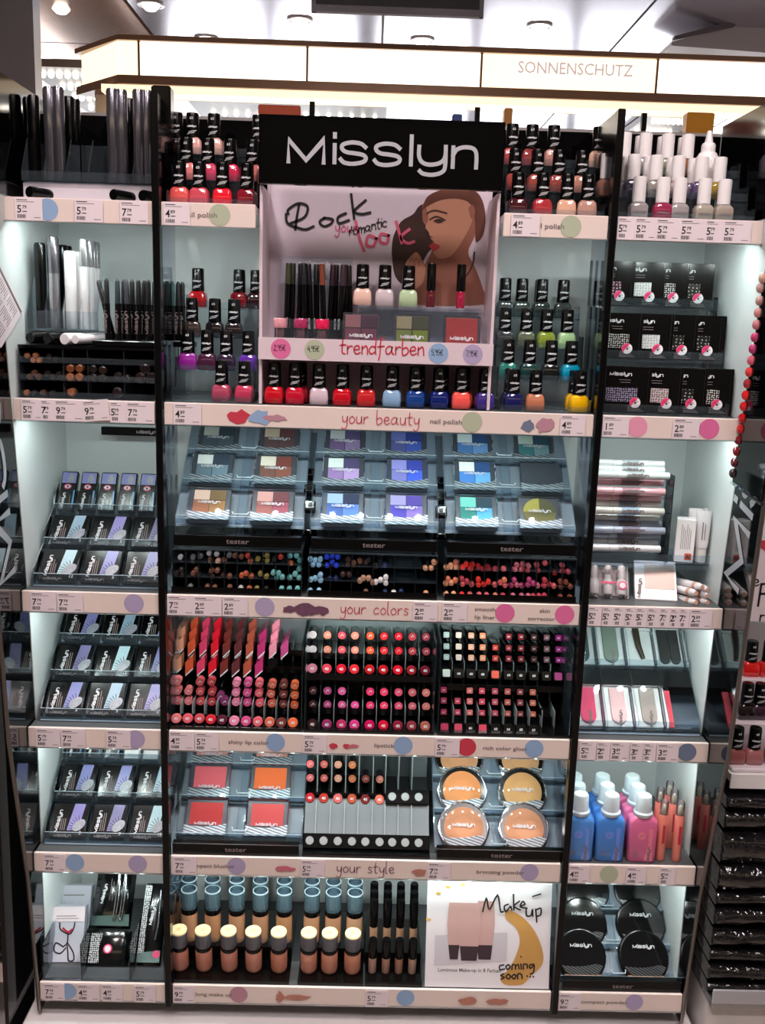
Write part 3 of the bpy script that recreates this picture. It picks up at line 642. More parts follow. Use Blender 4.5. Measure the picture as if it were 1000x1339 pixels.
POL = [
 ('coral group beside header sign, front row', .032, Z1+.001, [(235, (222, 86, 84), 'coral red'), (261, (206, 76, 92), 'coral pink'), (291, (226, 26, 44), 'bright red'), (323, (132, 22, 40), 'dark red')]),
 ('coral group beside header sign, middle step', .07, Z1+.038, [(244, (222, 130, 128), 'pale coral'), (272, (206, 66, 100), 'pink red'), (301, (204, 44, 80), 'raspberry'), (330, (206, 118, 112), 'dusty coral')]),
 ('coral group beside header sign, top step', .11, Z1+.078, [(231, (50, 36, 40), 'near black'), (252, (222, 170, 160), 'nude pink'), (280, (226, 176, 164), 'pale nude'), (338, (216, 160, 150), 'rosy nude')]),
 ('brown group beside header sign, front row', .032, Z1+.001, [(677, (70, 22, 30), 'dark wine'), (709, (172, 52, 58), 'brick red'), (741, (222, 172, 146), 'beige'), (768, (186, 142, 128), 'taupe')]),
 ('brown group beside header sign, middle step', .07, Z1+.038, [(673, (160, 70, 62), 'rust'), (702, (152, 72, 62), 'brown'), (730, (142, 66, 58), 'dark brown'), (760, (176, 122, 106), 'sand')]),
 ('brown group beside header sign, top step', .11, Z1+.078, [(669, (172, 66, 70), 'red brown'), (695, (140, 54, 58), 'maroon'), (723, (184, 132, 122), 'pale brown'), (782, (216, 172, 152), 'light beige')]),
 ('riser left of trend display, back step', .15, Z2+.131, [(259, (198, 22, 32), 'red'), (313, (140, 18, 32), 'deep red'), (335, (58, 22, 32), 'black cherry')]),
 ('riser left of trend display, third step', .11, Z2+.087, [(251, (64, 48, 46), 'glitter brown'), (281, (28, 22, 26), 'black'), (306, (40, 30, 32), 'brown black')]),
 ('riser left of trend display, second step', .07, Z2+.042, [(246, (142, 34, 142), 'purple'), (271, (66, 26, 52), 'plum'), (296, (44, 28, 52), 'dark plum'), (325, (98, 44, 160), 'violet')]),
 ('riser left of trend display, front row', .03, Z2+.001, [(290, (172, 70, 96), 'dusty rose'), (320, (192, 56, 88), 'rose red')]),
 ('riser beside sticker cards, back step', .15, Z2+.131, [(660, (72, 80, 84), 'slate'), (682, (62, 74, 72), 'grey green'), (708, (40, 52, 52), 'dark green'), (736, (50, 58, 58), 'charcoal')]),
 ('riser beside sticker cards, third step', .11, Z2+.087, [(660, (62, 66, 68), 'dark grey'), (688, (92, 98, 78), 'olive grey'), (714, (132, 146, 52), 'yellow green'), (741, (170, 202, 150), 'light green')]),
 ('riser beside sticker cards, second step', .07, Z2+.042, [(664, (42, 122, 108), 'teal green'), (692, (24, 56, 54), 'bottle green'), (720, (18, 22, 22), 'black'), (746, (0, 134, 168), 'turquoise')]),
 ('riser beside sticker cards, front row', .03, Z2+.001, [(671, (26, 26, 84), 'navy'), (700, (192, 118, 88), 'copper'), (757, (242, 184, 8), 'yellow')]),
 ('front row under the trend tray', .024, Z2+.001, [(359, (206, 14, 34), 'red'), (386, (200, 16, 50), 'crimson'), (417, (216, 194, 206), 'pearl'), (448, (208, 10, 36), 'scarlet'), (479, (206, 38, 42), 'orange red'), (513, (140, 178, 214), 'light blue'), (543, (22, 66, 142), 'royal blue'), (574, (14, 34, 110), 'dark blue'), (603, (250, 92, 84), 'coral'), (634, (64, 46, 134), 'indigo')]),
 ('second row under the trend tray', .052, Z2+.001, [(393, (190, 16, 44), 'red'), (547, (20, 60, 132), 'blue'), (578, (14, 34, 110), 'navy'), (606, (240, 88, 80), 'coral')])]
for (place, Y, Z, L) in POL:
    for i, (px, c, nm) in enumerate(L):
        polish(px, Y, Z, c, '%s nail polish with black cap, %s' % (nm, place), 'black-capped nail polish bottles', rz=random.uniform(-8, 8))
for (px, Y, Z, c, lb) in [(751, .056, Z2+.001, (232, 176, 10), 'second yellow nail polish with black cap, just behind the front yellow one'), (706, .178, Z2+.131, (40, 50, 50), 'dark nail polish hidden behind the back step green one'), (667, .056, Z2+.001, (26, 26, 84), 'second navy nail polish with black cap behind the front navy one')]:
    polish(px, Y, Z, c, lb, 'black-capped nail polish bottles')
# ------------------------------------------------------------------ white-capped nail care bottles
CLEARB = mat('clear_care_glass', objcol=True, rough=.08, trans=.55, coat=.3)
b = B(); b.rrect([(0, .0110, .0095, .003), (.0012, .0122, .0105, .003), (.018, .0122, .0105, .003), (.022, .010, .009, .004), (.024, .007, .0066, .004)], CLEARB, k=3); b.logo(0, -.0108, .009, .017, mat('grey_bottle_print', (120, 112, 116), .5), sub=1, wd=.05); WB = b.mesh('bottle')
b = B(); b.lathe([(.0090, 0), (.0090, .031), (.0086, .0328), (.006, .0335)], 18, WHITEP); WC = b.mesh('cap')
steps('bottle_riser', 'clear stepped riser under white-capped care bottles', .312, .50, [(.012, Z1+.001), (.045, Z1+.034), (.085, Z1+.07)])
for (place, Y, Z, L) in [('front row', .03, Z1+.001, [(835, (206, 196, 196), 'clear'), (866, (206, 66, 112), 'pink'), (888, (212, 204, 204), 'colourless'), (920, (222, 212, 196), 'cream'), (946, (216, 202, 186), 'ivory')]),
                         ('middle step', .058, Z1+.034, [(793, (216, 150, 130), 'peach'), (828, (90, 82, 110), 'grey violet'), (857, (200, 196, 188), 'pale grey'), (886, (222, 190, 190), 'blush'), (916, (120, 100, 150), 'lilac'), (940, (204, 172, 60), 'amber')]),
                         ('middle step, behind the first line', .076, Z1+.034, [(820, (150, 140, 150), 'grey'), (848, (210, 206, 196), 'milky'), (878, (216, 200, 196), 'beige'), (906, (170, 150, 180), 'mauve'), (930, (206, 180, 110), 'honey')]),
                         ('back step', .10, Z1+.07, [(816, (120, 70, 80), 'dark rose'), (843, (210, 210, 206), 'clear'), (872, (190, 200, 160), 'pale green'), (898, (206, 130, 90), 'orange')]),
                         ('back step, behind the first line', .122, Z1+.07, [(837, (200, 196, 196), 'pale'), (866, (196, 196, 170), 'straw'), (893, (196, 130, 96), 'tan')])]:
    for i, (px, c, nm) in enumerate(L):
        t = put('nail_care_bottle', '%s nail care bottle with white cap, %s by the wing' % (nm, place), 'nail care', [('bottle', WB, c), ('cap', WC, None)], (atX(px, Y, Z+.03), Y, Z), (0, 0, 0), 'white-capped nail care bottles')
        kid(t, 'cap').location = (0, 0, .0238)
t = thing('dropper_bottle', 'white squeeze bottle with pointed nozzle on the back step', 'bottle', (atX(925, .105, Z1+.1), .105, Z1+.07))
b = B(); b.lathe([(.015, 0), (.0165, .003), (.0165, .026), (.012, .034)], 20, WHITEP); obj('body', b, t)
b = B(); b.lathe([(.010, .034), (.010, .044), (.0085, .047), (.006, .048), (.0035, .062), (.003, .064)], 16, WHITEP); obj('nozzle', b, t)

# ================================================================== centre header and trend display
X0, X1 = -.170, .154
t = thing('header_sign', 'black glossy header sign with wide silver brand lettering', 'sign', ((X0+X1)/2, 0, 1.717)); W = (X1-X0)/2
b = B(); b.bbox(-W, W, -.004, .008, 0, .087, BLACK, .001); obj('board', b, t)
lx0, lz0 = at(377, 212, -.005); lx1, lz1 = at(624, 219, -.005)
b = B(); b.logo((lx0+lx1)/2-(X0+X1)/2, -.0048, (lz0+lz1)/2-1.717, (lx1-lx0), SILVERINK, sub=6, wd=.021); obj('lettering', b, t)
# the box of the trend display
PINKW = mat('trend_board', (226, 208, 216), .35, noise=.04)
td = thing('trend_display', 'pale pink counter display with model poster and tester tray', 'display', ((X0+X1)/2, 0, Z2+.001)); zb0 = Z2+.001
cx0 = (X0+X1)/2
b = B(); b.box(-W, W, .105, .112, 0, 1.738-zb0, PINKW); obj('back_board', b, td)
for s in (-1, 1):
    b = B(); b.box(min(s*W, s*(W-.004)), max(s*W, s*(W-.004)), .010, .105, 0, 1.716-zb0, PINKW); obj('side_board', b, td)
ZT = 1.511-zb0
b = B(); b.box(-W+.004, W-.004, .004, .104, ZT-.005, ZT, PINKW); obj('tray', b, td)
b = B(); b.box(-W, W, .001, .004, ZT-.025, ZT+.005, PINKW); fp = obj('tray_front', b, td)
TM = T((-cx0, 0, -zb0))
for (px, c, s) in [(367, 'hot', '2,95E'), (411, 'green', '4,95E'), (573, 'blue', '5,95E'), (618, 'lav', '7,95E')]:
    zc = zb0+ZT-.010; b = B(); xx = atX(px, .0, zc)-cx0
    b.disc(xx, .0006, ZT-.010, .0138, PRN[c], 22)
    b.hand(s, xx-.0095, .0003, ZT-.0125, .0085, .0007, INK, gap=.06, sub=2); obj('price_dot', b, fp)
b = B(); b.hand('trendfarben', atX(444, 0, 1.5)-cx0, .0003, ZT-.014, .0225, .0017, mat('trend_red', (202, 40, 66), .5), gap=.07, slope=.01); obj('handwriting', b, fp)
# poster print: hand lettering and the face
YP = .1045; b = B(); pw = W-.006
b.quad(-pw, pw, ZT+.002, 1.736-zb0, YP, mat('poster_lilac', (228, 214, 226), .35, noise=.05)); post = obj('poster', b, td)
def pp(px, py): x, z = at(px, py, YP); return (x-cx0, z-zb0)
HAIR = mat('print_hair', (72, 46, 42), .5, noise=.4, nscale=40); FACE = mat('print_face', (206, 146, 120), .5, noise=.12, nscale=30); FACED = mat('print_face_shade', (164, 104, 86), .5, noise=.15, nscale=30)
def shape(name, pts, m, dy, par=post, sub=4):
    C = catmull([pp(*p) for p in pts]+[pp(*pts[0])], sub)[:-1]
    b = B(); b.poly([(p.x, p.y) for p in C][::-1] if sum((C[i].x*C[(i+1) % len(C)].y-C[(i+1) % len(C)].x*C[i].y) for i in range(len(C))) < 0 else [(p.x, p.y) for p in C], YP-dy, m); return obj(name, b, par)
shape('hair', [(512, 330), (514, 310), (524, 290), (540, 280), (550, 268), (575, 262), (592, 262), (588, 300), (560, 330), (548, 352), (530, 372), (516, 360)], HAIR, .0003)
shape('figure', [(552, 268), (560, 262), (590, 258), (618, 262), (626, 285), (620, 310), (612, 330), (622, 352), (632, 380), (634, 398), (540, 398), (532, 380), (545, 350), (556, 345), (566, 320), (562, 300), (553, 290)], FACED, .0006)
shape('face', [(556, 268), (585, 259), (612, 264), (618, 285), (606, 312), (590, 334), (574, 338), (566, 328), (568, 318), (563, 312), (560, 303), (556, 297), (560, 286)], FACE, .0009)
shape('hair_top', [(552, 274), (558, 258), (575, 249), (600, 246), (624, 252), (634, 276), (632, 304), (622, 316), (621, 290), (616, 268), (600, 260), (575, 262)], mat('print_hair_red', (110, 62, 48), .5, noise=.3, nscale=40), .0011)
shape('eye', [(566, 289), (573, 286), (580, 289), (573, 292)], HAIR, .0012)
shape('hand', [(528, 365), (530, 345), (538, 334), (545, 330), (552, 340), (556, 352), (552, 370), (540, 378)], FACE, .0009)
shape('lips', [(560, 322), (566, 318), (575, 322), (568, 328)], mat('print_lips', (190, 60, 70), .5), .0012)
shape('ear', [(612, 272), (618, 268), (621, 278), (616, 286)], FACED, .0012)
b = B()
for pts, wd in (([(562, 287), (571, 283), (582, 288)], .0016), ([(558, 279), (568, 275), (584, 279)], .0018), ([(557, 300), (560, 308), (565, 310)], .001), ([(620, 330), (618, 345), (610, 360), (600, 368)], .0022)):
    b = B(); b.stroke([pp(*p) for p in pts], wd, YP-.0015, HAIR); obj('face_line', b, post)
for i in range(3): b = B(); b.stroke([pp(534+6*i, 350), pp(538+6*i, 338), pp(543+6*i, 348)], .0008, YP-.0015, FACED); obj('finger_line', b, post)
b = B(); p = pp(386, 300); HS = .0295
for st in ([(377, 280), (377, 274), (390, 266), (402, 270), (398, 284), (380, 292)], [(391, 268), (388, 285), (386, 300)], [(374, 280), (376, 292), (390, 298), (400, 300), (410, 296)]): b.stroke([pp(*q) for q in st], .0036, YP-.001, INK, sub=4)
for st in ([(424, 285), (418, 290), (423, 296), (432, 293), (435, 287), (424, 285)], [(452, 279), (442, 284), (443, 292), (456, 288)], [(459, 254), (461, 270), (463, 286)], [(478, 262), (463, 276), (472, 280), (484, 278)]): b.stroke([pp(*q) for q in st], .0036, YP-.001, INK, sub=4)
obj('handwriting', b, post)
b = B(); q = pp(438, 303); b.hand('your', q[0], YP-.001, q[1], .017, .0016, mat('print_pink_ink', (222, 110, 150), .5)); obj('handwriting', b, post)
b = B(); q = pp(456, 308); b.hand('romantic', q[0], YP-.001, q[1], .0165, .0015, INK, slope=.28, gap=.04); obj('handwriting', b, post)
b = B(); PINKI = mat('print_rose_ink', (224, 100, 130), .5)
for st in ([(465, 290), (470, 312), (476, 328)], [(492, 312), (482, 308), (479, 320), (488, 322), (492, 312)], [(508, 308), (498, 306), (497, 316), (506, 318), (508, 308)], [(518, 290), (522, 305), (525, 318)], [(535, 300), (524, 310), (532, 318), (541, 316)]): b.stroke([pp(*s_) for s_ in st], .0042, YP-.001, PINKI, sub=4)
obj('handwriting', b, post)
# acrylic stand with pencils behind the tray
ZTA = 1.5115
t = thing('pencil_stand', 'clear acrylic pencil stand with name plate on the trend tray', 'stand', (atX(412, .07, 1.56), .070, ZTA))
b = B(); b.box(-.052, .052, .018, .020, 0, .118, ACR); obj('back_plate', b, t)
b = B(); b.box(-.052, .052, -.012, -.010, 0, .03, ACR); obj('front_plate', b, t)
b = B(); b.box(-.052, .052, -.012, .020, 0, .0015, ACR); obj('foot', b, t)
b = B(); b.logo(.006, .0178, .103, .062, WINK, sub=3, wd=.04); obj('lettering', b, t)
def _pencil(L, r, tipc=True):
    b = B(); b.lathe([(r*.9, 0), (r, .002), (r, L*.72)], 10, BLACKP, caps=True); b.lathe([(r*1.02, L*.72), (r*1.02, L-.002), (r*.8, L)], 10, OBJ)
    b.text('MISSLYN', 0, 0, 0, .004, WINK, T((0, -r-.0003, L*.2)) @ RY(-90)); return b.mesh('cosmetic_pencil')
PENU = _pencil(.105, .0042)
for i, (px, top, c, nm) in enumerate([(374, 332, (60, 66, 40), 'olive'), (381, 334, (40, 44, 34), 'dark olive'), (391, 334, (26, 26, 28), 'black'), (399, 336, (30, 34, 40), 'blue black'), (407, 332, (22, 26, 28), 'charcoal'), (415, 330, (34, 44, 48), 'petrol'), (424, 336, (134, 66, 46), 'rust brown'), (431, 334, (52, 30, 38), 'plum'), (438, 336, (40, 26, 34), 'dark plum'), (445, 335, (60, 44, 54), 'mauve'), (452, 338, (36, 26, 32), 'aubergine'), (459, 330, (44, 34, 36), 'brown')]):
    Yp = .068+.006*(i % 3); z = ZTA+.003
    put('eye_pencil', '%s eye pencil, %s in the clear stand on the trend tray' % (nm, ORD[i]), 'pencil', [('body', PENU, c)], (atX(px, Yp, 1.56), Yp, z), (random.uniform(-2, 2), random.uniform(-3, 3), random.uniform(-30, 30)), 'pencils in the trend display stand')
# mini lipsticks on the tray
b = B(); b.lathe([(.0065, 0), (.0078, .002), (.0078, .016), (.0074, .018)], 16, clear('clear_tube', (.9, .88, .9), body=.1, bcol=(210, 190, 200))); MLB = b.mesh('tube')
b = B(); b.lathe([(.0095, 0), (.0098, .001), (.0098, .011), (.0085, .013), (.006, .0133)], 18, OBJGLOSS); MLC = b.mesh('cap')
b = B(); b.lathe([(.0046, 0), (.0046, .015)], 12, OBJ); MLI = b.mesh('wand')
for px, c, nm in ((366, (220, 150, 160), 'pale pink'), (393, (168, 44, 92), 'berry'), (421, (226, 24, 80), 'hot pink')):
    t = put('lip_gloss_pot', '%s capped mini lip gloss standing on the trend tray edge' % nm, 'lip gloss', [('tube', MLB, None), ('cap', MLC, c), ('wand', MLI, (110, 70, 76))], (atX(px, .016, 1.52), .016, 1.5115), None, 'mini lip glosses')
    kid(t, 'cap').location = (0, 0, .018); kid(t, 'wand').location = (0, 0, .002)
# testers on a clear shelf of the trend display
t = thing('tester_riser', 'clear riser behind the palettes on the trend tray', 'riser', (atX(548, .06, 1.53), .054, 1.5115))
b = B(); b.box(-.088, .088, 0, .045, .050, .052, ACR); obj('top_plate', b, t); b = B(); b.box(-.088, .088, 0, .0015, 0, .05, ACR); obj('front_plate', b, t); b = B(); b.box(-.088, .088, .0435, .045, 0, .05, ACR); obj('rear_plate', b, t)
for px, c, nm in ((474, (236, 196, 180), 'pearl nude'), (503, (206, 190, 196), 'pearl grey'), (534, (184, 208, 166), 'mint green')):
    polish(px, .070, 1.5635, c, '%s nail polish with black cap on the trend tray riser' % nm, 'trend tray nail polishes')
b = B(); b.lathe([(.0058, 0), (.0062, .001), (.0062, .022), (.005, .024)], 14, OBJGLOSS); GLB = b.mesh('tube')
b = B(); b.lathe([(.0066, 0), (.0066, .036), (.006, .0375)], 14, BLACKP); GLC = b.mesh('cap')
for px, c, nm in ((563, (98, 26, 40), 'dark berry'), (602, (168, 30, 66), 'raspberry')):
    t = put('lip_gloss', '%s lip gloss tube with tall black cap in front of the poster' % nm, 'lip gloss', [('tube', GLB, c), ('cap', GLC, None)], (atX(px, .072, 1.58), .072, 1.5635), None, 'trend display lip glosses'); kid(t, 'cap').location = (0, 0, .024)
# small palettes in clear cases
CASE = clear('clear_case', (.88, .9, .92), body=.06, bcol=(190, 190, 195))
def palette_parts(w, h, cols, frame, logo=True, round_=False):
    """upright case, front at y=0"""
    parts = []
    b = B(); b.bbox(-w/2, w/2, -.001, .010, 0, h, CASE, .0012); parts.append(('case', b.mesh('case'), None))
    b = B(); b.box(-w/2+.002, w/2-.002, .002, .009, .002, h-.002, frame); parts.append(('base', b.mesh('base'), None))
    g = .0008; m = .0035; n = len(cols)
    if n == 4: rc = [(-w/2+m, -g, h/2+g, h-m), (g, w/2-m, h/2+g, h-m), (-w/2+m, -g, m, h/2-g), (g, w/2-m, m, h/2-g)]
    else: rc = [(-w/2+m, w/2-m, m, h-m)]
    for q, c in zip(rc, cols):
        b = B(); b.box(q[0], q[1], .0012, .0025, q[2], q[3], OBJMATTE); parts.append(('powder_pan', b.mesh('powder_pan'), c))
    if logo:
        b = B(); b.logo(0, -.0013, h*.2, w*.62, WINK, sub=2, wd=.034); parts.append(('lettering', b.mesh('lettering'), None))
    return parts
DKB = mat('dark_case_base', (60, 50, 54), .4)
for px, cols, nm in ((472, [(206, 142, 150), (98, 56, 86), (156, 84, 116), (150, 80, 110)], 'mauve quad eyeshadow palette'), (539, [(206, 200, 160), (92, 102, 70), (156, 178, 92), (160, 190, 60)], 'green quad eyeshadow palette'), (604, [(222, 74, 78)], 'coral blusher')):
    put('make_up_palette', '%s in a clear case leaning on the trend tray' % nm, 'palette', palette_parts(.051, .042, cols, DKB), (atX(px, .022, 1.535), .022, 1.5115), (-8, 0, 0), 'trend tray palettes')
# ================================================================== side bay by the lash boxes
# ---- row 1: mascara tubes in a clear bin, testers lying in front
def _mascara(L, r, m1, m2, split=.55, ring=None):
    b = B(); b.lathe([(r*.9, 0), (r, .002), (r, L*split)], 16, m1); ba = b.mesh('tube')
    b = B(); b.lathe([(r*1.03, 0), (r*1.03, L*(1-split)-.003), (r*.85, L*(1-split))], 16, m2)
    if ring: b.lathe([(r*1.06, 0), (r*1.06, .004)], 16, ring)
    ca = b.mesh('cap'); return ba, ca, L*split
GUN = mat('gunmetal', (128, 126, 134), .2, metal=.85); SILV = mat('satin_silver', (186, 186, 190), .22, metal=.8); PEARLW = mat('pearl_white', (226, 222, 224), .3, coat=.3, noise=.04)
def mascara(kind, px, Y, Z, label, group, rot=(0, 0, 0), zt=.05):
    ba, ca, h = kind; t = put('mascara', label, 'mascara', [('tube', ba, None), ('cap', ca, None)], (atX(px, Y, Z+zt), Y, Z), rot, group)
    kid(t, 'cap').location = (0, 0, h); return t
MK1 = _mascara(.122, .0078, GUN, GUN); MK2 = _mascara(.118, .0078, BLACKP, BLACKP); MK3 = _mascara(.128, .0082, SILV, GUN, .6); MKW = _mascara(.108, .0082, PEARLW, PEARLW, .55); MKT = _mascara(.125, .0066, PEARLW, SILV, .7)
def bin_(name, label, x0, x1, y0, y1, z, hf, hb, n, group, m=None):
    m = m or ACR; t = thing(name, label, 'holder', ((x0+x1)/2, y0, z), group=group); w = (x1-x0)/2; d = y1-y0
    for nm, q in (('floor_plate', (-w, w, 0, d, 0, .002)), ('front_lip', (-w, w, 0, .002, .002, hf)), ('rear_plate', (-w, w, d-.002, d, .002, hb))):
        b = B(); b.box(*q, m); obj(nm, b, t)
    for i in range(n+1):
        X = -w+2*w*i/n; b = B()
        vs = [(X-.0008, .002, .002), (X-.0008, d-.002, .002), (X-.0008, d-.002, hb), (X-.0008, .03 if d > .05 else .01, hb*.97), (X-.0008, .002, hf)]
        n5 = 5; vv = vs+[(v[0]+.0016, v[1], v[2]) for v in vs]
        b.add(vv, [tuple(range(n5)), tuple(reversed(range(n5, 10)))]+[(j, j+n5, (j+1) % n5+n5, (j+1) % n5) for j in range(n5)], m); obj('divider', b, t)
    return t
zf = Z1+.026
bin_('mascara_bin', 'clear divided bin of mascara on the top shelf', -.495, -.315, .030, .12, zf, .014, .062, 6, 'clear holders')
b = B(); b.bbox(-.495, -.315, .034, .12, Z1+.0005, zf-.0005, mat('pale_riser', (206, 198, 206), .4, noise=.05), .001); tag(obj('bin_riser', b), 'pale block under the clear mascara bin on the top shelf', 'riser')
for i, (px, k, Y) in enumerate([(66, MK1, .048), (78, MK1, .046), (92, MK2, .085), (99, MK2, .10), (148, MK1, .046), (160, MK1, .05), (170, MK2, .085), (182, MK1, .046), (193, MK1, .05), (38, MK2, .10), (46, MK2, .085)]):
    mascara(k, px, Y, zf+.0025, '%s mascara tube, %s standing in the top shelf bin' % ('gunmetal' if k is MK1 else 'black', ORD[i]), 'top shelf mascaras')
for i, px in enumerate((38, 148, 186)):
    mascara(MK2, px, .006, Z1+.0095, 'black mascara tester lying under the top bin, %s from the wing' % ORD[i], 'lying mascara testers', (-90, 0, -28), zt=0)
# ---- row 2: drawers of pencils, mascara bin, eyeliners
zd = at(120, 453, .01)[1]
t = thing('pencil_drawer_unit', 'low clear drawer unit of pencils under the eyeliners', 'drawer unit', (-.407, .004, Z2+.001)); H = zd-Z2-.001
b = B(); b.box(-.094, .094, 0, .17, H-.004, H, BLACKP); obj('top_plate', b, t)
b = B(); b.box(-.094, .094, .16, .17, 0, H-.004, BLACKM); obj('rear_plate', b, t)
for i in range(3):
    b = B(); b.box(-.094, .094, 0, .16, i*H/3, i*H/3+.0015, ACR2); b.box(-.094, .094, 0, .0015, i*H/3+.0015, i*H/3+.008, ACR); obj('drawer', b, t)
for X in (-.094, -.034, .0, .05, .0925):
    b = B(); b.box(X, X+.0015, .002, .16, .0015, H-.004, ACR); obj('divider', b, t)
def _penl(L, r, m=None, n=8, tip=.007, ringm=None):
    b = B(); M = RX(-90); b.lathe([(r*.75, 0), (r, .0012), (r, tip)], n, OBJ, M); b.lathe([(r*.98, tip), (r*.98, L)], n, m or BLACKP, M)
    if ringm: b.lathe([(r*1.1, .003), (r*1.1, .006)], n, ringm, M)
    return b.mesh('cosmetic_pencil')
PEN = _penl(.12, .0042); PENB = _penl(.12, .0058, tip=.012); PENR = _penl(.11, .0066, ringm=CHROME, n=12)
COP = (176, 112, 78); DK0 = (40, 34, 32); BRN = (96, 62, 46)
k = 0
for (zx, zy, c, ms, nm) in [(145, 772, COP, PEN, 'copper'), (190, 770, COP, PEN, 'copper'), (178, 796, COP, PEN, 'copper'), (210, 796, COP, PEN, 'copper'), (265, 775, DK0, PEN, 'black'), (300, 792, DK0, PEN, 'black'),
    (158, 886, BRN, PEN, 'brown'), (182, 866, BRN, PEN, 'brown'), (205, 886, BRN, PEN, 'brown'), (255, 870, DK0, PEN, 'black'), (285, 886, DK0, PEN, 'black'), (318, 872, DK0, PEN, 'black'), (335, 890, DK0, PEN, 'black'),
    (380, 842, (160, 92, 52), PENB, 'orange brown'), (430, 842, (160, 92, 52), PENB, 'orange brown'), (380, 888, (160, 92, 52), PENB, 'orange brown'), (430, 888, (160, 92, 52), PENB, 'orange brown'),
    (503, 845, DK0, PENB, 'dark'), (557, 850, (60, 36, 30), PENB, 'dark brown'), (505, 890, DK0, PENB, 'dark'), (552, 894, DK0, PENB, 'dark'), (640, 884, DK0, PENB, 'black'), (685, 896, DK0, PENB, 'black'),
    (787, 843, (44, 22, 26), PENR, 'silver ringed'), (762, 892, (44, 22, 26), PENR, 'silver ringed'), (822, 892, (44, 22, 26), PENR, 'silver ringed'),
    (140, 974, COP, PEN, 'copper'), (182, 976, DK0, PEN, 'black'), (230, 974, BRN, PEN, 'brown'), (282, 976, DK0, PEN, 'black'), (385, 972, (170, 104, 66), PENB, 'copper ringed'), (638, 972, (44, 22, 26), PENR, 'silver ringed')]:
    px, py = zx/4.167, 280+zy/4.167; X, Z = at(px, py, .012); tier = 'top' if zy < 810 else 'middle' if zy < 930 else 'bottom'
    put('cosmetic_pencil', '%s pencil end in the %s drawer under the eyeliners, %s in the unit' % (nm, tier, ORD[k] if k < 28 else ORD[k-28]+' last'), 'pencil', [('body', ms, c)], (X, .012, Z), (2, 0, random.uniform(-3, 3)), 'pencils in the drawer unit'); k += 1
zt2 = zd+.0005
bx0, bx1 = atX(37, .045, zt2), atX(128, .045, zt2)
bin_('mascara_bin', 'clear bin of black and white mascaras above the pencil drawers', bx0, bx1, .045, .14, zt2+.018, .028, .075, 4, 'clear holders')
for (px, kd, Y, nm) in [(54, MK2, .062, 'black'), (71, MK3, .062, 'silver bodied'), (83, MK2, .095, 'black'), (89, MK2, .115, 'black'), (93, MKW, .060, 'white'), (105, MKW, .075, 'white'), (111, MKT, .064, 'slim white'), (118, MKT, .085, 'slim silver capped'), (122, MKT, .105, 'slim silver capped'), (126, MKT, .12, 'slim silver capped')]:
    mascara(kd, px, Y, zt2+.021, '%s mascara standing at depth %s in the bin over the pencil drawers' % (nm, {.062: 'front', .060: 'front', .064: 'front', .075: 'second', .095: 'second', .085: 'second', .115: 'back', .105: 'third', .12: 'last'}[Y]), 'mascaras over the drawers')
for i, (px, kd, nm) in enumerate([(39, MK2, 'black'), (62, MK2, 'black'), (84, MKW, 'white'), (98, MKT, 'slim white')]):
    mascara(kd, px, .012, zt2+.0085, '%s mascara tester lying on the drawer unit, %s from the wing' % (nm, ORD[i]), 'lying mascara testers', (-90, 0, -20), zt=0)
bl = atX(124, .03, zt2)
b = B(); b.bbox(bl, -.3075, .016, .10, zt2, zt2+.008, BLACKP, .001); tag(obj('eyeliner_block', b), 'black base block holding standing eyeliner pens', 'holder')
b = B(); r = .0042; b.lathe([(r, 0), (r, .05)], 10, BLACKP); b.logo(0, 0, 0, .03, GREYINK, T((0, -r-.0003, .025)) @ RY(-90), sub=1, wd=.03); EY1 = b.mesh('barrel'); b = B(); b.lathe([(r*.96, 0), (r*.8, .030), (r*.35, .034)], 10, OBJ); EY2 = b.mesh('cap')
for i, (px, top, tilt, c) in enumerate([(141, 360, 0, (20, 22, 24)), (149, 350, -14, (24, 24, 26)), (155, 355, 0, (40, 50, 54)), (162, 356, 1, (20, 20, 22)), (169, 362, -2, (50, 54, 60)), (174, 360, 0, (22, 20, 22)), (181, 358, 1, (20, 20, 20)), (187, 345, 2, (20, 20, 22)), (195, 357, 0, (22, 22, 22)), (202, 355, 1, (20, 22, 24))]):
    Y = .03+.02*(i % 2); t = put('eyeliner_pen', 'black eyeliner pen, %s from the mascara bin on the black base' % ORD[i], 'eyeliner', [('barrel', EY1, None), ('cap', EY2, c)], (atX(px, Y, zt2+.01), Y, zt2+.0085), (0, tilt, 0), 'standing eyeliner pens')
    kid(t, 'cap').location = (0, 0, .05)
for i, (px, c) in enumerate([(219, (60, 66, 70)), (224, (30, 70, 66)), (231, (24, 26, 28)), (236, (22, 22, 24))]):
    t = put('eyeliner_pen', 'eyeliner pen past the divider blade, %s from the blade' % ORD[i], 'eyeliner', [('barrel', EY1, None), ('cap', EY2, c)], (atX(px, .075, zt2+.01), .075+.004*i, zt2+.0085), (0, 1, 0), 'standing eyeliner pens')
    kid(t, 'cap').location = (0, 0, .05)
b = B(); b.bbox(-.3005, -.272, .066, .100, zt2, zt2+.0075, BLACKP, .001); b.box(-.3005, -.272, .066, .1, Z2+.045, zt2, ACR); tag(obj('eyeliner_block', b), 'small dark base for eyeliners past the divider blade', 'holder')

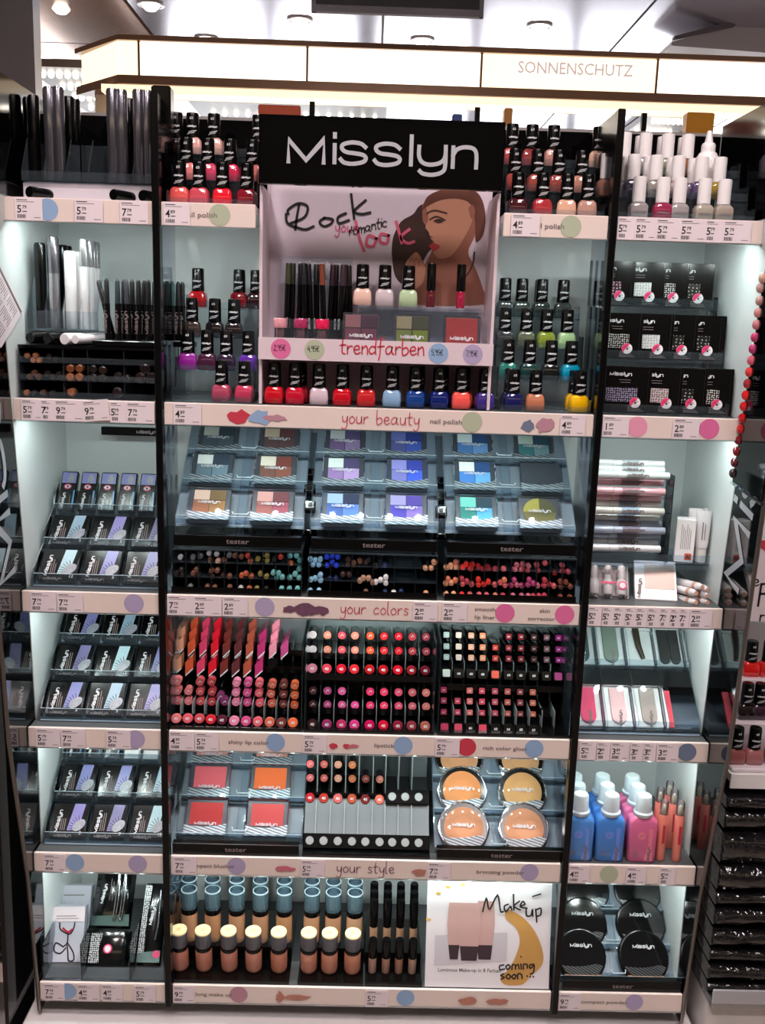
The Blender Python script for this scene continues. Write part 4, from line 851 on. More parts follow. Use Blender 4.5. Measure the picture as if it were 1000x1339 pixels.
# ---- rows 3 to 5: false lash boxes on sloped clear racks
LAV = [mat('lash_window_%d' % i, c, .3, noise=.1, nscale=50) for i, c in enumerate([(132, 134, 190), (150, 176, 196), (142, 134, 196), (120, 116, 160), (176, 206, 216)])]
LID = mat('lash_lid_print', (176, 178, 190), .35, noise=.6, nscale=300)
HOLO = [mat('lash_holo_%d' % i, c, .3) for i, c in enumerate([(90, 150, 200), (210, 160, 60), (120, 180, 120)])]
def _lash(win, seed):
    rnd = random.Random(seed); b = B(); w, h, d = .055, .054, .010
    b.bbox(-w/2, w/2, 0, d, 0, h, BLACKP, .0012); parts = [('box', b.mesh('box'), None)]
    b = B(); b.poly([(-.001, .012), (.016, .012), (.022, h-.001), (.005, h-.001)], -.0003, LAV[win]); parts.append(('window', b.mesh('window'), None))
    b = B()
    M = T((-.016, -.0004, .008)) @ RY(-84); b.logo(.018, 0, 0, .034, WINK, M, sub=2, wd=.034)
    for i in range(3): b.quad(-.012+.003*i, -.0108+.003*i, .012, .012+rnd.choice((.018, .024, .028)), -.0003, GREYINK)
    b.logo(-.006, -.0003, .0022, .026, GREYINK, sub=1, wd=.05); b.text('%d' % rnd.choice((8, 9, 5, 12)), .020, -.0003, .006, .007, WINK); parts.append(('lettering', b.mesh('lettering'), None))
    b = B(); b.poly([(.0165+.0095*math.cos(a), .020+.0085*math.sin(a)+.004*math.cos(a)) for a in [2*math.pi*i/14 for i in range(14)]], -.0005, LID); parts.append(('eyelid_print', b.mesh('eyelid_print'), None))
    b = B()
    for i in range(8):
        a = math.radians(95+i*17); c0 = (.0165+.0095*math.cos(a), .020+.0085*math.sin(a)+.004*math.cos(a)); b.stroke([c0, (c0[0]+.006*math.cos(a+.25), c0[1]+.007*math.sin(a+.25))], .0009, -.0007, INK, sub=1)
    parts.append(('lashes', b.mesh('lashes'), None)); return parts
LASH = [_lash(i % 5, i) for i in range(6)]
b = B(); b.bbox(-.0125, .0125, 0, .010, 0, .066, BLACKP, .001); NB = b.mesh('box')
b = B(); b.disc(-.001, -.0003, .040, .006, mat('eye_icon_pink', (216, 60, 110), .4), 14, rz=.0045); b.disc(-.001, -.0005, .040, .0045, WINK, 12, rz=.0028); b.disc(-.001, -.0007, .040, .0018, INK, 8); NE = b.mesh('eye_icon')
b = B(); b.logo(0, 0, 0, .026, WINK, T((-.004, -.0004, .016)) @ RY(-86), sub=1, wd=.05); b.quad(.004, .0048, .006, .026, -.0003, GREYINK); b.poly([(.008, .004), (.011, .012), (.011, .034), (.0085, .034)], -.0003, HOLO[0]); NL = b.mesh('lettering')
b = B(); b.quad(-.011, .011, .046, .064, -.0003, LAV[0]); b.disc(.003, -.0005, .054, .005, LID, 10, rz=.008); NW = b.mesh('window')
def lash_rack(row, name, ntier, top_narrow):
    zs = ZS[row]; x0, x1 = -.497, -.312
    if row == 3: x0 = -.495
    t = thing('lash_rack', 'clear sloped rack holding the %s lash boxes' % name, 'rack', ((x0+x1)/2, .012, zs+.001), group='lash box racks'); cx = (x0+x1)/2; w = (x1-x0)/2
    for k in range(3):
        y, z = .004+.05*k, .006+.042*k
        b = B(); b.box(-w, w, y, y+.0015, z-.004, z+.012, ACR2); b.box(-w, w, y, y+.024, z-.0055, z-.004, ACR2); b.tube([(-w, y+.0007, z+.0124), (w, y+.0007, z+.0124)], .0006, ACE, 5); obj('ledge', b, t)  # thin pale tube paints the glint along the lip
    for k in range(4):
        X = -w+2*w*k/3; b = B(); vs = [(0, 0), (.15, 0), (.15, .13), (.13, .13), (.104, .11), (.1, .095), (.054, .07), (.05, .052), (.004, .026)]
        n = len(vs); vv = [(X-.0008, v[0], v[1]) for v in vs]+[(X+.0008, v[0], v[1]) for v in vs]
        b.add(vv, [tuple(range(n)), tuple(reversed(range(n, 2*n)))]+[(j, j+n, (j+1) % n+n, (j+1) % n) for j in range(n)], ACR2); obj('divider', b, t)
    b = B(); b.box(-w, w, 0, .15, 0, .001, GREYPL); obj('foot_plate', b, t)
    for k in range(3):
        Y, Z = .020+.05*k, zs+.0075+.042*k
        if k == 2 and top_narrow: continue
        for c in range(3):
            X = cx-w+2*w*(c+.5)/3
            put('lash_box', 'black false lash box with window, %s from the wing on the %s tier, %s rack' % (ORD[c], ['lower', 'middle', 'upper'][k], name), 'lash box', LASH[(k*3+c+row*2) % 6], (X, Y, Z), (-45, 0, 0), 'false lash boxes')
    if top_narrow:
        for c in range(6):
            X = cx-w+2*w*(c+.5)/6
            if top_narrow == 2 and c >= 3:
                put('lash_pack', 'white lash glue box, %s of three on the %s rack top' % (ORD[c-3], name), 'package', [('box', GLUEB, None), ('lettering', NL2, None)], (X, .124, zs+.0915), (-35, 0, 0), 'white glue boxes')
            else:
                put('lash_pack', 'narrow black lash pack, %s from the wing on the %s rack top' % (ORD[c], name), 'package', [('box', NB, None), ('lettering', NL, None), ('eye_icon', NE, None), ('window', NW, None)], (X, .122, zs+.0915), (-32, 0, 0), 'narrow lash packs')
b = B(); b.bbox(-.0125, .0125, 0, .012, 0, .06, WHITEP, .001); GLUEB = b.mesh('box')
b = B(); b.quad(-.01, .01, .05, .052, -.0003, GREYINK); b.quad(-.01, .006, .044, .0455, -.0003, GREYINK); b.quad(-.01, .008, .03, .031, -.0003, GREYINK); NL2 = b.mesh('lettering')
lash_rack(2, 'uppermost', 3, 1); lash_rack(3, 'second', 3, 0); lash_rack(4, 'lowest', 3, 2)
b = B(); b.bbox(-.055, .047, 0, .010, 0, .013, BLACKP, .001); b.logo(.016, -.0005, .0045, .03, GREYINK, sub=2, wd=.05)
tag(obj('brow_kit_box', b, None, None, (atX(178, .165, 1.36), .165, at(178, 570, .165)[1])), 'flat black box lying on top behind the narrow lash packs', 'package')
# ---- row 6: curler box, pouches
Z6 = ZS[5]+.001
t = thing('curler_box', 'white boxed lash curler with hanging flap by the wing', 'package', (atX(86, .045, Z6+.04), .035, Z6), (-24, 0, 3))
b = B(); b.bbox(-.027, .027, 0, .025, 0, .085, mat('curler_card', (206, 206, 218), .35, noise=.05), .001); obj('box', b, t)
b = B(); b.box(-.027, .027, -.001, .0, .062, .085, CARD); b.quad(-.018, .014, .070, .0712, -.0012, GREYINK); b.quad(-.018, .018, .0665, .0675, -.0012, GREYINK); obj('flap', b, t)
b = B(); CK = mat('curler_print', (50, 44, 50), .4)
for st in ([(-.012, .06), (-.010, .05), (.004, .043), (.010, .05), (.012, .06)], [(.002, .044), (.002, .030), (-.004, .024)], [(-.004, .024), (-.016, .030), (-.018, .018), (-.008, .014), (.0, .022)], [(.002, .030), (.012, .016), (.014, .004), (.006, .003), (.004, .014), (.002, .026)]): b.stroke(st, .0022, -.0005, CK)
obj('curler_print', b, t)
b = B(); b.stroke([(-.006, .052), (.002, .046), (.008, .05)], .003, -.0008, mat('curler_red', (190, 40, 70), .4)); obj('curler_pad', b, t)
b = B(); b.bbox(-.027, .027, 0, .02, 0, .09, mat('curler_card', None), .001); b.quad(-.018, .016, .074, .0755, -.0004, GREYINK); tag(obj('curler_box', b, None, None, (atX(92, .085, Z6+.06), .085, Z6), (-24, 0, 3)), 'second white lash curler box standing behind the front one', 'package')
DOTP = dots('black_white_dots', (14, 14, 16), (200, 204, 206), 330, .4)
FOILB = mat('black_foil', (14, 15, 16), .16, coat=.4, bump=.25, nscale=45)
FOILS = mat('silver_foil', (120, 150, 146), .2, metal=.7, bump=.4, nscale=40)
def pouch(name, label, px, Y, Z, w, h, tilt, dots_left, silver, extra=None, group='beauty tool pouches', rz=0):
    t = thing(name, label, 'pouch', (atX(px, Y, Z+.03), Y, Z), (tilt, 0, rz), group=group)
    b = B(); n = 8; rings = []
    for i in range(n+1):
        u = i/n; th = .001+.006*math.sin(math.pi*u)**.6; rings.append([(-w/2, .003, h*u), (-w*.3, .003-th, h*u), (w*.3, .003-th, h*u), (w/2, .003, h*u), (w*.3, .003+th*.6, h*u), (-w*.3, .003+th*.6, h*u)])
    b.loft(rings, FOILB); obj('bag', b, t)
    if dots_left: b = B(); b.prism([(-w/2+.0005, .004), (-w*.22, .004), (-w*.26, h*.5), (-w*.2, h-.004), (-w/2+.0005, h-.004)], -.0052, -.0050, DOTP); obj('dot_print', b, t)
    if silver: b = B(); b.prism([(-w*.48, .004), (w*.48, .004), (w*.46, .022), (-w*.46, .018)], -.0058, -.0054, FOILS); obj('silver_band', b, t)
    if extra == 'tweezers':
        b = B(); b.logo(0, 0, 0, .03, WINK, T((-.014, -.006, h*.62)) @ RY(-82), sub=1, wd=.05); b.quad(-.006, -.005, h*.5, h*.9, -.006, GREYINK); b.quad(-.002, -.001, h*.5, h*.85, -.006, GREYINK); obj('lettering', b, t)
        for xx in (.010, .020):
            b = B(); b.tube([(xx-.002, -.008, h*.98), (xx, -.009, h*.5), (xx-.001, -.0085, h*.16), (xx-.004, -.008, h*.13), (xx-.005, -.0085, h*.2), (xx-.004, -.0085, h*.98)], .0013, CHROME, 5); obj('tweezers', b, t)
    if extra == 'dot':
        b = B(); b.disc(-.002, -.0066, h*.48, .007, mat('eye_icon_pink', None), 16); b.disc(-.002, -.0068, h*.48, .005, WINK, 12); obj('eye_icon', b, t)
    if extra == 'brush':
        b = B(); b.logo(0, 0, 0, .03, WINK, T((0, -.006, h*.6)) @ RY(-82), sub=1, wd=.05); obj('lettering', b, t)
        b = B(); b.disc(.012, -.0062, .016, .006, mat('eye_icon_pink', None), 14); obj('eye_icon', b, t)
        b = B(); b.tube([(.008, -.008, h*.9), (.010, -.0085, h*.5), (.008, -.008, h*.3)], [.001, .0016, .002], CHROME, 6); obj('tool', b, t)
    return t
pouch('tool_pouch', 'black tweezers pouch with silver lower band, in the upper pocket', 143, .075, Z6+.035, .065, .085, -38, False, True, 'tweezers')
pouch('tool_pouch', 'black pouch with dotted edge and pink eye badge, in the lower pocket', 140, .025, Z6+.003, .064, .052, -38, True, False, 'dot')
pouch('tool_pouch', 'tall black dotted tool pouch leaning beside the divider blade', 193, .028, Z6+.003, .038, .125, -42, True, True, 'brush')
pouch('tool_pouch', 'slim black pouch standing past the blade beside the foundations', 228, .10, Z6+.002, .024, .10, -20, False, False, 'brush')
t = thing('pouch_tray', 'clear divided tray holding the curler box and pouches', 'tray', (-.407, -.005, Z6), group='clear holders')
b = B(); b.box(-.095, .095, 0, .0015, 0, .022, ACR2); obj('front_lip', b, t)
for X in (-.095, -.036, .04, .0935):
    b = B(); b.box(X, X+.0015, .002, .12, 0, .06, ACR); obj('divider', b, t)

# ================================================================== side bay by the nail files
# ---- row 2: nail sticker cards, three tiers
PAT = [dots('sticker_%d' % i, a, c, s, th) for i, (a, c, s, th) in enumerate([((20, 18, 24), (206, 150, 170), 230, .28), ((206, 206, 206), (110, 110, 110), 260, .22), ((18, 18, 18), (190, 190, 186), 200, .2), ((18, 18, 18), (220, 220, 214), 320, .3), ((190, 176, 176), (40, 34, 36), 300, .3), ((30, 28, 40), (176, 170, 200), 330, .32)])]
def _card(p):
    w, h = .062, .066; b = B(); b.bbox(-w/2, w/2, 0, .0018, 0, h, BLACKP, .0005); parts = [('card', b.mesh('card'), None)]
    b = B(); b.box(-w/2+.004, w/2-.015, -.0012, 0, .016, .036, PAT[p]); parts.append(('sticker_sheet', b.mesh('sticker_sheet'), None))
    b = B(); b.logo(-.008, -.0004, .053, .03, WINK, sub=2, wd=.034); parts.append(('lettering', b.mesh('lettering'), None)); b = B(); b.quad(-.010, .006, .0465, .0472, -.0004, GREYINK); b.quad(-.008, .006, .043, .0437, -.0004, GREYINK)
    for i in range(4): b.quad(.004, .026-.003*i, .0035+.0022*i, .0043+.0022*i, -.0004, GREYINK)
    parts.append(('fine_print', b.mesh('fine_print'), None))
    b = B(); b.disc(.014, -.0016, .0155, .0076, mat('badge_white', (228, 222, 226), .3), 18)
    b.poly([(.014+.0074*math.cos(a), .0155+.0074*math.sin(a)) for a in [math.radians(60+i*15) for i in range(12)]], -.0018, mat('badge_pink', (222, 60, 110), .3))
    b.stroke([(.010, .017), (.014, .0185), (.018, .016)], .0006, -.002, INK); b.disc(.0145, -.002, .015, .0016, INK, 8); parts.append(('badge', b.mesh('badge'), None)); return parts
CARDM = [_card(i) for i in range(6)]
zs = ZS[1]
steps('card_rack', 'clear three tier rack under the nail sticker cards', .312, .492, [(.012, zs+.001), (.055, zs+.075), (.10, zs+.150)], depth=.045, cat='rack', lip=.014, side=True)
for tier, (Y0, Z0, name) in enumerate([(.022, zs+.0015, 'lowest'), (.066, zs+.0755, 'middle'), (.110, zs+.1505, 'top')]):
    for k in range(4):
        X = [.347, .392, .428, .466][k]-(.006*tier)
        for j in range([3, 2, 3, 2][(k+tier) % 4]):
            pt = [[5, 4, 2, 3], [3, 1, 2, 2], [0, 1, 3, 2]][tier][k]
            put('sticker_card', 'black nail sticker card with round badge, %s pack from the blade, %s card, %s tier' % (ORD[k], ['front', 'second', 'third'][j], name), 'sticker card', CARDM[pt], (X+.0055*j, Y0+.0025*k+.0055*j, Z0), (-5, 0, -10-5*(k > 0)), 'nail sticker cards')
# ---- row 3: tubes lying in a stack, boxed cream, pens
zs = ZS[2]
def _htube(c, ringc, L=.118, r=.0058):
    b = B(); M = T((-L/2, 0, 0)) @ RY(90); b.lathe([(r*.86, 0), (r, .0015), (r, L*.34)], 14, c, M); ca = b.mesh('cap')
    b = B(); b.lathe([(r*.97, L*.34+.0006), (r*.97, L-.0012), (r*.85, L)], 14, c, M); b.lathe([(r*1.0, L*.45), (r*1.0, L*.68)], 14, ringc, M); b.logo(.012, -r*1.02, -.001, .03, GREYINK, sub=1, wd=.05); return [('cap', ca, None), ('barrel', b.mesh('barrel'), None)]
TUBC = {'silver white': ((222, 224, 226), (170, 176, 180)), 'pink': ((222, 168, 176), (160, 110, 120)), 'cream': ((226, 222, 216), (150, 170, 190)), 'silver': ((176, 182, 200), (120, 110, 130)), 'white': ((232, 230, 232), (200, 200, 204))}
TUBM = {k: _htube(mat('tube_'+k, c[0], .25, metal=.15, coat=.3), mat('tube_label_'+k, c[1], .4, noise=.3, nscale=120)) for k, c in TUBC.items()}
Xt = .372
k = 0
for (py, kind, Y) in [(606, 'silver white', .085), (614, 'silver white', .075), (621, 'silver white', .065), (630, 'pink', .085), (642, 'pink', .065), (650, 'pink', .080), (659, 'cream', .085), (668, 'cream', .065), (676, 'cream', .08), (684, 'silver', .085), (693, 'silver', .065), (700, 'silver', .080), (708, 'white', .085), (717, 'white', .062)]:
    Z = at(820, py, Y)[1]
    put('nail_pen_tube', '%s nail care tube lying in the stack, %s from the top' % (kind, ORD[k]), 'tube', TUBM[kind], (Xt+random.uniform(-.003, .003), Y, Z), None, 'stacked nail tubes'); k += 1
zsh = at(820, 737, .05)[1]
t = thing('tube_rack', 'clear rack holding lying nail tubes above the lower packs', 'rack', (.405, .05, zsh), group='clear holders')
b = B(); b.box(-.095, .095, 0, .10, 0, .002, ACR2); obj('shelf_plate', b, t)
for zz, y in ((.030, .028), (.056, .028), (.082, .030), (.105, .03)):
    b = B(); b.box(-.092, .03, y, .06, zz-.010, zz-.0085, ACR); obj('ledge', b, t)
for X in (-.094, .031):
    b = B(); b.box(X, X+.0015, .0, .06, .002, .135, ACR); obj('side_plate', b, t)
b = B(); b.box(-.095, .095, -.004, -.0025, -.006, .016, ACR2); obj('front_lip', b, t)
t = thing('remover_box', 'white carton with orange warning square beside the stacked tubes', 'package', (atX(895, .058, zsh+.03), .058, zsh+.0025), (0, 0, -14))
b = B(); b.bbox(-.014, .014, 0, .02, 0, .066, WHITEP, .0008); obj('carton', b, t)
b = B(); b.quad(.001, .011, .004, .014, -.0003, mat('warning_orange', (226, 78, 36), .5)); b.stroke([(.0035, .0065), (.0085, .0115)], .0016, -.0006, INK, sub=1); b.stroke([(.0035, .0115), (.0085, .0065)], .0016, -.0006, INK, sub=1); obj('warning_square', b, t)
b = B(); [b.quad(-.006+.0026*i, -.0052+.0026*i, .02, .058-.004*(i % 3), -.0003, GREYINK) for i in range(6)]; obj('lettering', b, t)
b = B(); rings = []
for (z, a, d) in ((.022, .0085, .0085), (.03, .0095, .0088), (.05, .0105, .007), (.07, .0112, .004), (.078, .011, .0015)): rings.append([(a*math.cos(2*math.pi*i/14), d*math.sin(2*math.pi*i/14), z) for i in range(14)])
b.loft(rings, PEARLW); b.quad(-.003, -.0015, .035, .062, -.0092, GREYINK); b.quad(.001, .002, .035, .06, -.0092, GREYINK); ST1 = b.mesh('tube')
b = B(); b.lathe([(.0078, 0), (.008, .02), (.0075, .022)], 14, mat('frosted_cap', (206, 202, 196), .35)); ST2 = b.mesh('cap')
for i, (px, Y) in enumerate(((918, .066), (907, .085), (926, .09))): put('squeeze_tube', 'white squeeze tube standing on its cap, %s beside the warning carton' % ORD[i], 'tube', [('tube', ST1, None), ('cap', ST2, None)], (atX(px, Y, zsh+.04), Y, zsh+.0025), (0, 0, -8), 'white squeeze tubes')
zs3 = zs+.001
t = thing('manicure_blister', 'clear blister pack of three small white bottles under the tubes', 'blister pack', (atX(796, .03, zs3+.03), .026, zs3), (-28, 0, -4))
b = B(); b.bbox(-.032, .032, .008, .011, 0, .058, mat('blister_card', (222, 204, 208), .4, noise=.05), .001); obj('card', b, t)
for i, X in enumerate((-.020, 0, .020)):
    b = B(); b.lathe([(.0062, .006), (.0075, .008), (.0075, .026), (.005, .030), (.0055, .031), (.0055, .048), (.0045, .05)], 14, PEARLW, T((X, 0, 0))); obj('small_bottle', b, t)
b = B(); b.bbox(-.031, .031, -.008, .008, .002, .056, clear('blister_film', (.97, .98, .98), body=.02), .004); obj('film', b, t)
b = B(); b.logo(0, -.0085, .038, .03, GREYINK, sub=1, wd=.05); obj('lettering', b, t)
b = B(); b.quad(-.012, .010, .021, .024, -.0085, mat('badge_pink', None)); obj('pink_bar', b, t)
b = B(); b.disc(.020, -.0086, .019, .0065, mat('badge_pink', None), 14); b.disc(.020, -.0088, .019, .0045, WINK, 12); obj('badge', b, t)
t = thing('mask_pack', 'flat white and beige pack leaning beside the blister pack', 'package', (atX(858, .03, zs3+.02), .024, zs3), (-38, 0, -6))
b = B(); b.bbox(-.031, .031, 0, .010, 0, .064, PEARLW, .001); obj('box', b, t)
b = B(); b.quad(-.016, .028, .018, .060, -.0004, mat('pack_beige', (212, 186, 176), .4, noise=.1)); b.logo(0, 0, 0, .03, GREYINK, T((-.022, -.0006, .018)) @ RY(-84), sub=1, wd=.05); obj('front_print', b, t)
b = B(); M = RX(-90); r = .0058; b.lathe([(r*.55, -.008), (r*.9, 0), (r, .001), (r, .085)], 12, PEARLW, M); MPB = b.mesh('barrel'); b = B(); b.lathe([(r*.5, -.0085), (r*.62, -.0082), (r*.62, -.008)], 10, mat('pen_tip_skin', (206, 160, 140), .4), M); b.lathe([(r*1.02, .004), (r*1.02, .012)], 12, mat('pen_tip_skin', None), M, caps=False); MPT = b.mesh('tip')
for i, (px, py, Y) in enumerate([(914, 767, .02), (906, 775, .016), (906, 787, .014), (921, 770, .026), (921, 778, .022), (921, 787, .02)]):
    X, Z = at(px, py, Y); put('corrector_pen', 'white corrector pen with beige end, %s in the little pile by the wing' % ORD[i], 'pen', [('barrel', MPB, None), ('tip', MPT, None)], (X, Y, Z), (-8, 0, 14), 'corrector pens')
# ---- row 4: nail files in clear boxes on a slope
zs = ZS[3]
t = thing('file_rack', 'clear sloped rack holding nail files and tweezers', 'rack', (.405, .012, zs+.001), group='clear holders'); w = .094
for k in range(2):
    y, z = .004+.072*k, .008+.072*k
    b = B(); b.box(-w, w, y, y+.0015, z-.004, z+.012, ACR2); b.box(-w, w, y, y+.03, z-.0055, z-.004, ACR2); obj('ledge', b, t)
for k in range(5):
    X = -w+2*w*k/4; b = B(); vs = [(0, 0), (.16, 0), (.16, .155), (.14, .155), (.078, .092), (.074, .078), (.004, .022)]; n = len(vs); vv = [(X-.0008, v[0], v[1]) for v in vs]+[(X+.0008, v[0], v[1]) for v in vs]
    b.add(vv, [tuple(range(n)), tuple(reversed(range(n, 2*n)))]+[(j, j+n, (j+1) % n+n, (j+1) % n) for j in range(n)], ACR); obj('divider', b, t)
b = B(); b.box(-w, w, 0, .16, 0, .001, GREYPL); obj('foot_plate', b, t)
CARDW = mat('file_card', (226, 230, 230), .4, noise=.04)
def file_(label, col, X, k, kind='file'):
    Y, Z = .026+.072*k, zs+.0085+.072*k; h = [.066, .085][k]
    t = thing('nail_file', label, 'nail file', (X, Y, Z), (-45, 0, 0), group='nail files and tools on the clear rack')
    b = B(); b.bbox(-.0205, .0205, .003, .006, 0, h, CARDW, .0008); obj('backing_card', b, t)
    if kind == 'file':
        b = B(); n = 10; a = .0115; pts = [(-a, h-.004), *[(-a*math.cos(math.pi*i/n), .016-a*math.sin(math.pi*i/n)) for i in range(n+1)], (a, h-.004)]
        b.prism(pts, -.001, .003, mat('file_grit_%d_%d_%d' % col, col, .7, noise=.2, nscale=500, bump=.3)); obj('file', b, t)
        b = B(); b.logo(0, 0, 0, .026, WINK if sum(col) < 330 else GREYINK, T((.003, -.0016, .012)) @ RY(-85), sub=1, wd=.05); obj('lettering', b, t)
    elif kind == 'tweezers':
        b = B(); b.box(-.0205, .0205, -.001, .003, h-.024, h, CARDW); obj('header_card', b, t)
        b = B(); b.tube([(-.004, 0, h-.02), (-.002, 0, h*.4), (.003, 0, h*.14)], [.006, .005, .0035], mat('tool_brown', (70, 60, 48), .3, metal=.4), 8); obj('tool', b, t)
    elif kind == 'clipper':
        b = B(); b.box(-.0205, .0205, -.001, .003, h-.022, h, CARDW); obj('header_card', b, t)
        for X2 in (-.0085, .0085):
            b = B(); n = 8; a = .0078; b.prism([(X2-a, h-.02), *[(X2-a*math.cos(math.pi*i/n), .012-a*math.sin(math.pi*i/n)) for i in range(n+1)], (X2+a, h-.02)], -.001, .003, mat('pad_dark', (44, 46, 44), .6, noise=.2, nscale=300)); obj('pad', b, t)
    if kind != 'file':
        b = B(); b.disc(0, -.0014, h-.011, .0085, mat('badge_white', None), 16); b.poly([(.0075*math.cos(a), h-.011+.0075*math.sin(a)) for a in [math.radians(40+i*15) for i in range(10)]], -.0017, mat('badge_pink', None)); obj('badge', b, t)
    b = B(); b.bbox(-.0215, .0215, -.004, .0025, 0, h, clear('file_box', (.97, .98, .98), body=.02), .001); obj('clear_sleeve', b, t)
XS = [.405-.094+.188*(i+.5)/4 for i in range(4)]
file_('dark teal nail file in clear sleeve, upper tier', (44, 70, 76), XS[0], 1); file_('grey green nail file in clear sleeve, upper tier', (122, 140, 128), XS[1], 1); file_('tweezers on white card with round badge, upper tier', (0, 0, 0), XS[2], 1, 'tweezers'); file_('pair of dark nail pads under a badge card, upper tier', (0, 0, 0), XS[3], 1, 'clipper')
file_('hot pink nail file in clear sleeve, lower tier', (232, 80, 126), XS[0], 0); file_('pale pink nail file in clear sleeve, lower tier', (230, 196, 198), XS[1], 0); file_('beige grey nail file in clear sleeve, lower tier', (172, 164, 158), XS[2], 0)
b = B(); b.prism([(-.005, 0), (.005, 0), (.005, .06), (-.005, .06)], 0, .004, mat('file_grit_pinkslip', (226, 70, 90), .6, noise=.1)); tag(obj('buffer_strip', b, None, None, (XS[3]-.016, .026, zs+.0085), (-45, 0, 0)), 'narrow pink red buffer strip in the near empty last slot', 'nail file')
# ---- row 5: remover bottles and coral tubes
zs = ZS[4]+.001
def glassy(name, col): return mat(name, col, .2, trans=.25, coat=.3)
REMC = {'blue': (92, 158, 236), 'bright blue': (80, 148, 232), 'pink': (234, 118, 166)}
b = B(); b.lathe([(.0135, 0), (.0150, .002), (.0150, .006), (.0125, .008), (.0118, .030), (.0105, .033), (.006, .0335)], 18, mat('milky_cap', (214, 226, 232), .35, trans=.2)); RCAP = b.mesh('cap')
def remover(kind, px, Y, label):
    m = glassy('remover_'+kind, REMC[kind]); key = 'rem_'+kind
    if key not in _txt:
        b = B(); b.rrect([(0, .0195, .0125, .005), (.002, .0218, .0135, .005), (.064, .0218, .0135, .005), (.069, .0200, .012, .006), (.073, .014, .0105, .008)], m, k=4); bm = b.mesh('body')
        LM = mat('remover_label_'+kind, [(v+120) / 2 * 1.05 if v < 200 else v for v in REMC[kind]], .4)
        b = B(); b.prism([(.004, .003), (.016, .003), (.014, .030), (.015, .056), (.008, .056), (.009, .03)], -.0140, -.0137, LM); b.disc(-.002, -.0140, .044, .0065, LM, 16); b.stroke([(-.005, .041), (-.002, .046), (.001, .044)], .0008, -.0143, GREYINK); [b.quad(-.014, -.004, .010+.003*i, .0108+.003*i, -.0139, GREYINK) for i in range(3)]
        b.logo(0, 0, 0, .03, GREYINK, T((.012, -.0143, .012)) @ RY(-90), sub=1, wd=.04); _txt[key] = (bm, b.mesh('label_print'))
    bm, lm = _txt[key]
    t = put('remover_bottle', label, 'bottle', [('body', bm, None), ('cap', RCAP, None), ('label_print', lm, None)], (atX(px, Y, zs+.04), Y, zs), (0, 0, -3), 'nail polish remover bottles'); kid(t, 'cap').location = (0, 0, .0725)
remover('blue', 756, .012, 'blue remover bottle with milky cap, front, beside the blade'); remover('bright blue', 796, .012, 'blue remover bottle with milky cap, front, next to the pink one'); remover('pink', 838, .012, 'pink remover bottle with milky cap, front row')
remover('blue', 752, .044, 'blue remover bottle behind the front blue one by the blade'); remover('bright blue', 790, .044, 'blue remover bottle in second row between blue and pink'); remover('pink', 830, .044, 'pink remover bottle in second row')
remover('blue', 748, .076, 'blue remover bottle in third row by the blade'); remover('bright blue', 784, .076, 'blue remover bottle in third row, middle'); remover('pink', 823, .076, 'pink remover bottle in third row')
CORAL = mat('coral_tube', (240, 140, 124), .25, trans=.2, coat=.3); b = B(); b.lathe([(.0066, 0), (.0072, .0015), (.0072, .074), (.006, .076)], 14, CORAL); b.quad(-.0015, .0025, .03, .06, -.0074, mat('tube_red_label', (192, 40, 70), .4)); CT1 = b.mesh('tube')
b = B(); b.lathe([(.0062, 0), (.0064, .020), (.0055, .022)], 14, clear('clear_tube', None) if 'clear_tube' in _M else ACR, caps=True); b.lathe([(.003, 0), (.0035, .012), (.001, .016)], 10, mat('brush_tip', (226, 226, 196), .5)); CT2 = b.mesh('cap')
for i, (px, Y) in enumerate([(865, .010), (886, .008), (860, .05), (878, .045), (872, .072)]):
    t = put('corrector_tube', 'coral tube with clear brush cap, %s of the five by the wing' % ORD[i], 'tube', [('tube', CT1, None), ('cap', CT2, None)], (atX(px, Y, zs+.04), Y, zs), None, 'coral corrector tubes'); kid(t, 'cap').location = (0, 0, .076)
